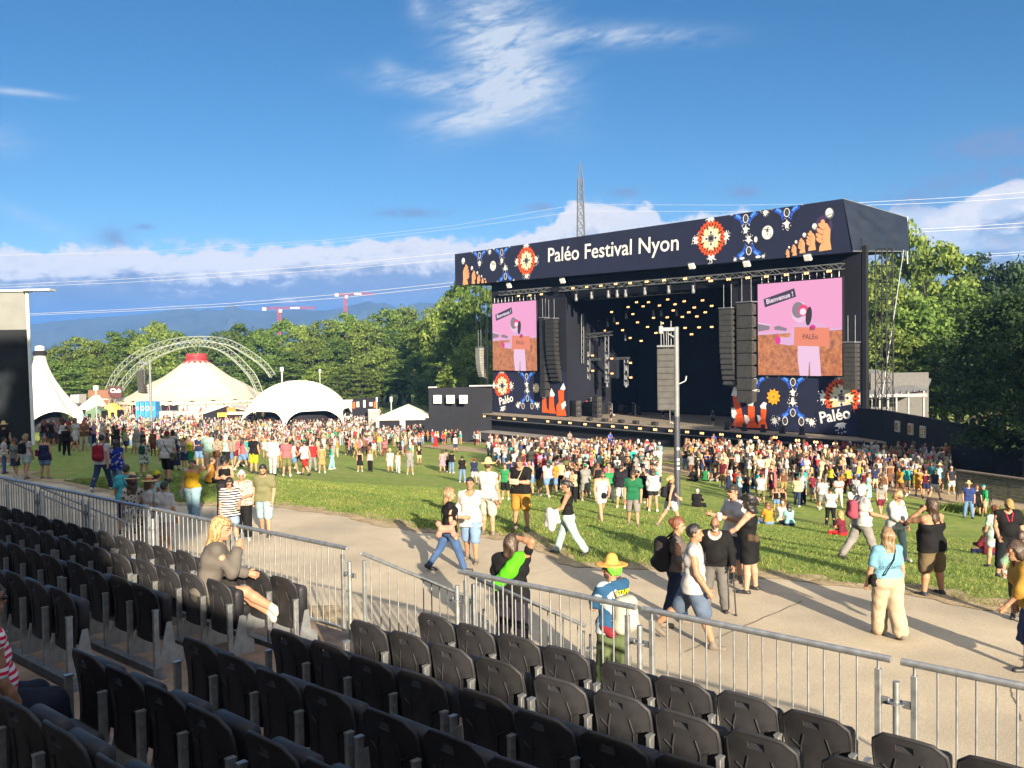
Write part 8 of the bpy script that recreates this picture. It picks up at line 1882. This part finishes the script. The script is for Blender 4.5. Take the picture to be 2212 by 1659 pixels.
SKM = [face_mat(skin_c(i)) for i in range(5)]
TOPN = {'mA': 'tee', 'mB': 'tee', 'mC': 'tee', 'mD': 'tee', 'mE': 'sweater', 'mH': 'tee', 'fA': 'tank top', 'fB': 'dress', 'fC': 'tank top', 'fD': 'tee', 'fE': 'top', 'fF': 'gown', 'fG': 'vest', 'sA': 'tee', 'sB': 'tee', 'sC': 'sweater'}
BOTN = {'mA': 'shorts', 'mB': 'trousers', 'mC': 'shorts', 'mD': 'shorts', 'mE': 'trousers', 'mH': 'shorts', 'fA': 'shorts', 'fB': '', 'fC': 'slacks', 'fD': 'trousers', 'fE': 'shorts', 'fF': '', 'fG': 'skirt', 'sA': 'trousers', 'sB': 'trousers', 'sC': 'trousers'}
LAB = set()
def mid(pos, yaw, pr, top, bot, hcol, where, H=1.72, skin=0, hatc=None, label=None, group='people in the festival crowd'):
    root = None
    for nm, me in PR[pr]:
        if nm == 'body': m = SKM[skin]
        elif nm in ('shirt', 'dress'): m = COLM[top]
        elif nm in ('shorts', 'trousers', 'skirt'): m = COLM[bot]
        elif nm == 'hair': m = hairm(hcol)
        elif nm == 'hat': m = STRAW if pr == 'mH' else COLM[hatc or 'white']
        else: m = SHOEW if (hash_(where)+int(pos.x*10)) % 2 else SHOEB
        o = bpy.data.objects.new('person' if root is None else nm, me); COL.objects.link(o)
        o.material_slots[0].link = 'OBJECT'; o.material_slots[0].material = m
        if root is None: root = o
        else: o.parent = root
    k = H/1.75; root.location = pos; root.rotation_euler = (0, 0, R(yaw)); root.scale = (k*random.uniform(.94, 1.08), k, k); NPEOPLE[0] += 1
    if label is None:
        b = BOTN[pr]; hx = {'black': 'black hair', 'brown': 'brown hair', 'lbrown': 'chestnut hair', 'blond': 'blond hair', 'grey': 'grey hair', 'red': 'reddish hair', 'dblond': 'fair hair', 'white': 'white hair'}[hcol]
        if pr == 'mH': hx = 'straw hat'
        if pr == 'mD': hx = f'{hatc or "white"} cap'
        label = f'person in {top} {TOPN[pr]}' + (f' and {bot} {b}' if b else '') + f', {hx}, {where}'
    if label in LAB: label = None
    else: LAB.add(label)
    tag(root, label, 'person', group); return root, label
def M_(px, py, ytop, yaw, pr, top, bot, hcol='brown', where='', skin=0, hatc=None, label=None):
    pos = ground(px, py); H = min(1.95, max(1.2, (py-ytop)/F*pos.y)); return mid(pos, yaw, pr, top, bot, hcol, where, H, skin, hatc, label)
LW = 'on the left lawn'
for a in [(549, 1023, 938, -20, 'mA', 'black', 'yellow', 'brown', 'front row, left lawn'), (590, 1027, 940, -5, 'mE', 'cream', 'cream', 'brown', 'front row, left lawn'), (620, 1029, 946, 5, 'mA', 'salmon', 'olive', 'brown', 'front row, left lawn'), (632, 1024, 948, -30, 'fE', 'white', 'denim', 'black', 'front row, left lawn'), (659, 1027, 949, 60, 'mC', 'white', 'red', 'brown', 'front row, left lawn'), (676, 1019, 953, 10, 'mB', 'red', 'grey', 'brown', 'front row, left lawn'), (696, 1022, 958, 15, 'fB', 'khaki', 'khaki', 'brown', 'right end, left lawn'), (718, 1014, 956, -60, 'fC', 'teal', 'sky blue', 'black', 'alone on left lawn'), (522, 1002, 946, 170, 'mA', 'navy', 'sky blue', 'brown', 'behind left lawn row'), (605, 1015, 948, 170, 'mA', 'navy', 'khaki', 'brown', 'behind left lawn row'), (646, 1012, 952, 160, 'mC', 'maroon', 'black', 'black', 'behind left lawn row'),
 (778, 1019, 971, 178, 'fB', 'black', 'black', 'black', 'strolling on open lawn'), (800, 1019, 972, 175, 'fC', 'white', 'black', 'blond', 'strolling on open lawn'), (843, 1021, 970, 172, 'mH', 'white', 'white', 'grey', 'standing on open lawn'), (860, 1023, 974, 170, 'fC', 'cream', 'cream', 'brown', 'standing on open lawn'), (886, 1025, 969, 185, 'mD', 'grey', 'grey', 'brown', 'standing on open lawn', 0, 'green'), (906, 1004, 962, 0, 'fE', 'black', 'beige', 'blond', 'pale bag, open lawn'), (956, 1021, 972, 10, 'fB', 'pink', 'pink', 'brown', 'mid lawn'), (964, 1019, 970, -10, 'fC', 'grey', 'black', 'black', 'mid lawn'), (976, 1022, 974, -30, 'fD', 'black', 'denim', 'black', 'mid lawn'), (999, 1042, 984, 0, 'fD', 'black', 'denim', 'black', 'left of red cap'), (1025, 1046, 989, -12, 'mD', 'navy', 'white', 'black', 'child on mid lawn', 0, 'red'),
 (751, 982, 939, 170, 'mB', 'black', 'brown', 'black', 'rear of open lawn'), (800, 974, 936, 5, 'mA', 'grey', 'black', 'grey', 'rear of open lawn'), (820, 975, 936, 170, 'fC', 'yellow', 'grey', 'black', 'rear of open lawn'), (832, 974, 938, 5, 'mA', 'brown', 'sky blue', 'brown', 'rear of open lawn'),
 (1145, 1070, 992, 150, 'fA', 'cream', 'denim', 'black', 'right of tall man'), (1166, 1071, 996, 130, 'mA', 'navy', 'khaki', 'brown', 'right of tall man'), (1184, 1075, 989, 20, 'fE', 'white', 'denim', 'black', 'right of tall man'), (1212, 1062, 992, -30, 'fD', 'beige', 'black', 'black', 'above pale jeans woman'), (1232, 1060, 995, 150, 'fC', 'yellow', 'denim', 'brown', 'above pale jeans woman'), (1092, 1080, 1000, 160, 'mA', 'green', 'black', 'brown', 'behind the tall man'), (1315, 1078, 992, 170, 'mE', 'salmon', 'black', 'black', 'behind white tank man'), (1345, 1080, 1000, 160, 'mB', 'black', 'black', 'black', 'behind draped sweater man'), (1265, 1050, 985, 0, 'mE', 'black', 'black', 'black', 'before centre crowd'),
 (1677, 1107, 1053, 160, 'fA', 'black', 'denim', 'dblond', 'behind orange hoodie'), (1692, 1104, 1055, 150, 'fG', 'black', 'brown', 'black', 'behind orange hoodie'), (1777, 1102, 1032, -15, 'mA', 'white', 'grey', 'brown', 'left of white hair'), (1794, 1137, 1052, -30, 'fD', 'white', 'black', 'black', 'brown bag, right lawn'), (1842, 1142, 1040, 20, 'fE', 'white', 'navy', 'black', 'behind white hair'), (1902, 1117, 1040, 0, 'fE', 'grey', 'maroon', 'brown', 'by cream blouse'), (1756, 1082, 1022, 30, 'mA', 'maroon', 'grey', 'black', 'on the right lawn'), (1722, 1070, 1008, 170, 'fE', 'black', 'yellow', 'black', 'right lawn edge'), (1735, 1073, 1010, 0, 'mH', 'teal', 'grey', 'grey', 'right lawn edge'),
 (1574, 1069, 1018, 60, 'mD', 'navy', 'navy', 'black', 'behind seated circle', 0, 'grey'), (1590, 1066, 1012, -60, 'mC', 'red', 'black', 'brown', 'behind seated circle'), (1890, 1060, 1008, 0, 'mA', 'navy', 'beige', 'brown', 'right gravel path'), (1985, 1072, 1010, 160, 'fB', 'orange', 'orange', 'brown', 'right gravel path'), (2000, 1078, 1013, 150, 'fA', 'maroon', 'navy', 'brown', 'right gravel path'), (2020, 1080, 1012, -60, 'fE', 'navy', 'white', 'black', 'right gravel path'), (1958, 1066, 1006, 10, 'mD', 'teal', 'beige', 'brown', 'right gravel path', 0, 'white'),
 (144, 984, 920, 0, 'mB', 'black', 'black', 'black', 'uniformed, left lawn'), (165, 974, 924, 20, 'mC', 'olive', 'black', 'brown', LW), (10, 1006, 912, 0, 'mH', 'black', 'navy', 'black', 'by black scrim'), (380, 1016, 948, -10, 'fF', 'navy', 'navy', 'black', 'shaded left group'), (398, 1014, 944, 150, 'fG', 'grey', 'navy', 'black', 'red bag, shaded group'), (412, 1012, 940, 160, 'fC', 'yellow', 'green', 'black', 'shaded left group'), (432, 1008, 938, 170, 'mD', 'navy', 'denim', 'black', 'shaded left group', 0, 'black'), (452, 1012, 936, 60, 'mE', 'dark denim', 'grey', 'brown', 'shaded left group'), (470, 1008, 944, 150, 'mB', 'white', 'dark denim', 'black', 'shaded left group'), (486, 1006, 942, 160, 'fB', 'khaki', 'khaki', 'brown', 'shaded left group'), (350, 1002, 938, 10, 'mA', 'sky blue', 'orange', 'brown', 'shaded left group')]:
    M_(*a)
for px, py, yaw, pr, top, bot, hc, lab in [(1505, 1095, -30, 'sC', 'black', 'black', 'white', 'white haired person in black sitting alone on the grass by the mast'), (1661, 1133, 20, 'sB', 'orange', 'denim', 'red', 'person in orange hoodie sitting on the grass'), (1690, 1126, 170, 'sA', 'white', 'beige', 'grey', 'person in white tee and pale hat sitting on the grass'), (1706, 1137, 10, 'sB', 'sky blue', 'navy', 'black', 'person in pale floral shirt sitting with back to the stand'), (1820, 1157, 40, 'sB', 'maroon', 'red', 'blond', 'blond person in dark floral top and red skirt sitting on the grass'), (1501, 1040, 30, 'sC', 'black', 'black', 'black', 'person in black sitting at the left of the seated circle'), (1524, 1039, -40, 'sA', 'green', 'black', 'brown', 'person in green sitting in the seated circle'), (1546, 1039, 150, 'sB', 'black', 'grey', 'brown', 'person in black top sitting in the seated circle'), (1562, 1037, 120, 'sB', 'pink', 'black', 'red', 'person in pink sitting in the seated circle'), (1582, 1037, 10, 'sA', 'white', 'beige', 'brown', 'person in white tee sitting at the right of the circle'), (1628, 1055, -60, 'sB', 'black', 'denim', 'brown', 'person in black top and jeans sitting right of the circle'), (453, 1044, -70, 'sA', 'orange', 'black', 'brown', 'person in orange tee sitting on the shaded grass'), (2136, 1199, 30, 'sC', 'maroon', 'navy', 'brown', 'person in maroon sitting behind the mint tee woman'), (428, 962, 10, 'sA', 'white', 'white', 'brown', 'person in white sitting on the left lawn in shade')]:
    mid(ground(px, py), yaw, pr, top, bot, hc, '', 1.7, 0, None, lab)
# crew on and below the stage
for px, py, w_, top, lab in [(1320, 909, 1.9, 'black', 'stage hand in black with bare legs near the front of the stage'), (1432, 886, -6, 'black', 'crew member in dark clothes at the rear of the stage'), (1456, 886, -6, 'grey', 'second crew member at the rear of the stage'), (1540, 905, -2, 'navy', 'crew member crouching near the right printed wall')]:
    t, z = fac(px, py, w_); mid(S(t, w_, FLOOR_Z), random.uniform(90, 200), 'mA', top, 'black', 'black', '', 1.75, 0, None, lab, 'stage crew')
for t_, lab in ((41, 'steward in navy beside the long platform, left one'), (23.5, 'steward in grey standing at the stage barrier centre'), (17, 'steward in blue at the stage barrier right of centre'), (3, 'steward in dark blue below the right stage end')):
    p_ = S(t_, 9.5, 0); mid(Vector((p_.x, p_.y, float(terr(p_.x, p_.y)))), 200, 'mB', 'royal blue' if 'blue' in lab else 'grey', 'black', 'brown', '', 1.78, 0, None, lab, 'stewards at the stage')
# the wider crowd
ZONES = [([(1070, 1000), (1425, 1020), (1425, 1086), (1250, 1092), (1160, 1062), (1075, 1040)], 58, ['before stage left', 'left of the mast', 'middle lawn crowd', 'middle stage crowd']),
 ([(1560, 1052), (1700, 1062), (1880, 1082), (1860, 1108), (1740, 1102), (1600, 1092)], 20, ['right of the mast', 'on right lawn', 'right lawn edge']),
 ([(430, 990), (545, 985), (545, 1018), (440, 1020)], 14, ['shaded left crowd', 'left lawn edge']),
 ([(1480, 1010), (1765, 1025), (1765, 1050), (1490, 1034)], 30, ['seen behind the mast', 'before printed wall', 'below orange legs']),
 ([(1765, 1022), (2050, 1030), (2050, 1064), (1880, 1084), (1775, 1060)], 42, ['before right wall', 'near slat fence', 'right crowd end']),
 ([(925, 945), (1050, 952), (1040, 1000), (930, 995)], 22, ['before art squares', 'left stage corner']),
 ([(540, 985), (740, 972), (900, 972), (900, 992), (700, 1004), (560, 1008)], 26, ['below dome tent', 'sunny crowd edge', 'below white marquee']),
 ([(90, 968), (500, 972), (500, 1000), (330, 1004), (90, 985)], 30, ['shaded left crowd', 'below circus tent'])]
def inside(x, y, P):
    c = False
    for (x0, y0), (x1, y1) in zip(P, P[1:]+P[:1]):
        if (y0 > y) != (y1 > y) and x < (x1-x0)*(y-y0)/(y1-y0)+x0: c = not c
    return c
ALLP = [o.location.copy() for o in COL.objects if o.name.startswith('person') and o.parent is None]
tops = ['white']*10+['black']*12+['cream']*2+['beige']*2+['grey']*2+['navy', 'red', 'pink', 'salmon', 'yellow', 'orange', 'green', 'teal', 'sky blue', 'royal blue', 'grey', 'grey', 'beige', 'cream', 'olive', 'maroon', 'lilac', 'mint', 'brown']; bots = ['black', 'black', 'denim', 'denim', 'dark denim', 'beige', 'khaki', 'white', 'grey', 'navy', 'olive', 'brown', 'maroon']; hcs = ['black', 'black', 'brown', 'brown', 'lbrown', 'blond', 'dblond', 'grey', 'red']
for poly, n, wh in ZONES:
    k = 0; tries = 0; x0, x1 = min(p[0] for p in poly), max(p[0] for p in poly); y0, y1 = min(p[1] for p in poly), max(p[1] for p in poly)
    while k < n and tries < 4000 and NPEOPLE[0] < 300:
        tries += 1; x, y = random.uniform(x0, x1), random.uniform(y0, y1)
        if not inside(x, y, poly): continue
        pos = ground(x, y)
        if (pos-SP0).dot(SW) < 10.2 and x > 1000: continue
        if any((pos-q).length < .62 for q in ALLP[-260:]): continue
        pr = random.choice(['mA', 'mA', 'mB', 'mB', 'mC', 'mD', 'mE', 'mH', 'fA', 'fA', 'fB', 'fC', 'fD', 'fD', 'fE', 'fF', 'fG']); fx = (x-x0)/(x1-x0)
        for _ in range(30):
            top, bot, hc, hat_ = random.choice(tops), random.choice(bots), random.choice(hcs), random.choice(['red', 'white', 'black', 'green', 'navy', 'beige'])
            where = wh[min(len(wh)-1, int(fx*len(wh)))]; b = BOTN[pr]
            hx = 'straw hat' if pr == 'mH' else f'{hat_} cap' if pr == 'mD' else {'black': 'black hair', 'brown': 'brown hair', 'lbrown': 'chestnut hair', 'blond': 'blond hair', 'grey': 'grey hair', 'red': 'reddish hair', 'dblond': 'fair hair'}[hc]
            lab = f'person in {top} {TOPN[pr]}' + (f' and {bot} {b}' if b else '') + f', {hx}, {where}'
            if lab not in LAB: break
        mid(pos, random.choice([random.gauss(-20, 50), random.uniform(0, 360)]), pr, top, bot, hc, where, random.gauss(1.72, .07), random.choice([0, 0, 0, 1, 1, 2, 3, 4]), hat_, lab)
        ALLP.append(pos); k += 1
print('people', NPEOPLE[0])
# far crowd as one mass
def far_crowd():
    mb = MB()
    def leg(x): mb.bar((x, 0, 0), (x*.9, 0, .85), .055, 5, .085, mi=0)
    leg(-.09); leg(.09)
    mb.lathe([(.0, .78), (.16, .80), (.145, 1.0), (.17, 1.28), (.15, 1.42), (.06, 1.48), (0, 1.49)], n=8, mi=1, sx=1.15, sy=.72)
    for s in (-1, 1): mb.bar((s*.19, 0, 1.40), (s*.25, .05, 1.10), .055, 5, .045, mi=1); mb.bar((s*.25, .05, 1.12), (s*.20, .16, .90), .042, 5, .035, mi=2)
    mb.lathe([(0, 1.46), (.055, 1.47), (.055, 1.54), (.085, 1.60), (.085, 1.66), (.0, 1.70)], n=7, mi=2)
    mb.lathe([(.098, 1.60), (.105, 1.66), (.07, 1.75), (0, 1.77)], n=7, mi=3)
    def tpl(v, q, vid): return np.array(v), np.array(q), np.array(vid)
    vid = np.zeros(len(mb.v), int)
    for f, m in zip(mb.f, mb.m): vid[list(f)] = m
    CR = [tpl(mb.v, [f for f in mb.f if len(f) == 4], vid)]; NR = []
    for kw in (dict(w=1.05, **ST, **HANG, wear=mk(tee(W_), sho(W_), hair('short', 'black'))), dict(w=1.1, **ST, **PHONE, wear=mk(tee(W_), tro(W_, .012), hair('short', 'black'))), dict(fem=1, **ST, **CROSS, wear=mk(tank(W_, .02, -1), tro(W_, .012), hair('long', 'black', .1))), dict(fem=1, **BIG, **SWING, wear=mk(tee(W_, .5), sho(W_, .6), hair('long', 'black', .1)))):
        v_, q_, i_ = [], [], []; n0 = 0
        for nm, V, Fq, mat in build_person(kw, .05, False)[0]:
            v_.append(V); q_.append(Fq+n0); n0 += len(V); i_.append(np.full(len(V), {'body': 2, 'shirt': 1, 'hair': 3}.get(nm, 0)))
        NR.append(tpl(np.concatenate(v_), np.concatenate(q_), np.concatenate(i_)))
    polys = [([(78, 893), (300, 890), (560, 893), (930, 906), (930, 962), (740, 962), (530, 976), (500, 968), (90, 962)], 2500), ([(520, 955), (740, 950), (920, 955), (900, 985), (700, 992), (530, 998)], 110), ([(90, 955), (500, 960), (500, 996), (300, 985), (90, 975)], 90), ([(930, 922), (1040, 932), (1040, 965), (930, 962)], 60), ([(1050, 968), (1425, 992), (1425, 1040), (1200, 1035), (1060, 1005)], 200), ([(1480, 988), (2050, 1008), (2050, 1055), (1880, 1062), (1765, 1040), (1480, 1022)], 260)]
    V = []; Cc = []; Fq = []; b = 0; g = rng
    cols = [hexc(COLS[t]) for t in tops]; bcs = [hexc(COLS[t]) for t in bots]; sks = [skin_c(i) for i in (0, 0, 1, 1, 2, 3, 4)]; hc = [HAIRC[h] for h in hcs]+[hexc('d9c8a0'), hexc('b02828'), hexc('ece8e0')]
    for poly, n in polys:
        x0, x1 = min(p[0] for p in poly), max(p[0] for p in poly); y0, y1 = min(p[1] for p in poly), max(p[1] for p in poly); k = 0; tr = 0
        while k < n and tr < n*6:
            tr += 1; x, y = g.uniform(x0, x1), g.uniform(y0, y1)
            if not inside(x, y, poly): continue
            pos = ground(x, y)
            if (pos-SP0).dot(SW) < 9.8 and x > 1000: continue
            if pos.y > 214 or (pos.y < 100 and any((pos-q).length < .6 for q in ALLP)): continue
            if pos.y < 100: ALLP.append(pos)
            tv, quads, vid = NR[g.integers(len(NR))] if pos.y < 118 else CR[0]
            k += 1; a = g.uniform(0, 6.28); s = g.normal(1., .045)*(.98 if pos.y < 118 else 1); R3 = np.array([[math.cos(a), -math.sin(a), 0], [math.sin(a), math.cos(a), 0], [0, 0, 1]])
            v = (tv*np.array([s*g.uniform(.9, 1.15), s, s]))@R3.T+np.array(pos); V.append(v); Fq.append(quads+b); b += len(tv)
            sk = sks[g.integers(len(sks))]; short = g.random() < .45
            pc = np.array([sk if short and g.random() < .7 and pos.y > 118 else bcs[g.integers(len(bcs))], cols[g.integers(len(cols))], sk, hc[g.integers(len(hc))]]); pc[[0, 1]] *= .64; pc = np.minimum(pc, .34); Cc.append(np.concatenate([pc[vid], np.ones((len(tv), 1))], 1))
    me = npmesh('crowd', np.concatenate(V), np.concatenate(Fq), True)
    at_ = me.color_attributes.new('tint', 'FLOAT_COLOR', 'POINT'); at_.data.foreach_set('color', np.concatenate(Cc).astype(np.float32).ravel())
    m = bpy.data.materials.new('crowd_clothes'); N, L = nodes(m); a = N.new('ShaderNodeAttribute'); a.attribute_name = 'tint'; L.new(a.outputs[0], N['Principled BSDF'].inputs['Base Color']); N['Principled BSDF'].inputs['Roughness'].default_value = .85
    tag(link('crowd', me, None, m), 'dense far crowd of small figures between the tents and the lawn', 'crowd', kind='stuff')
far_crowd()
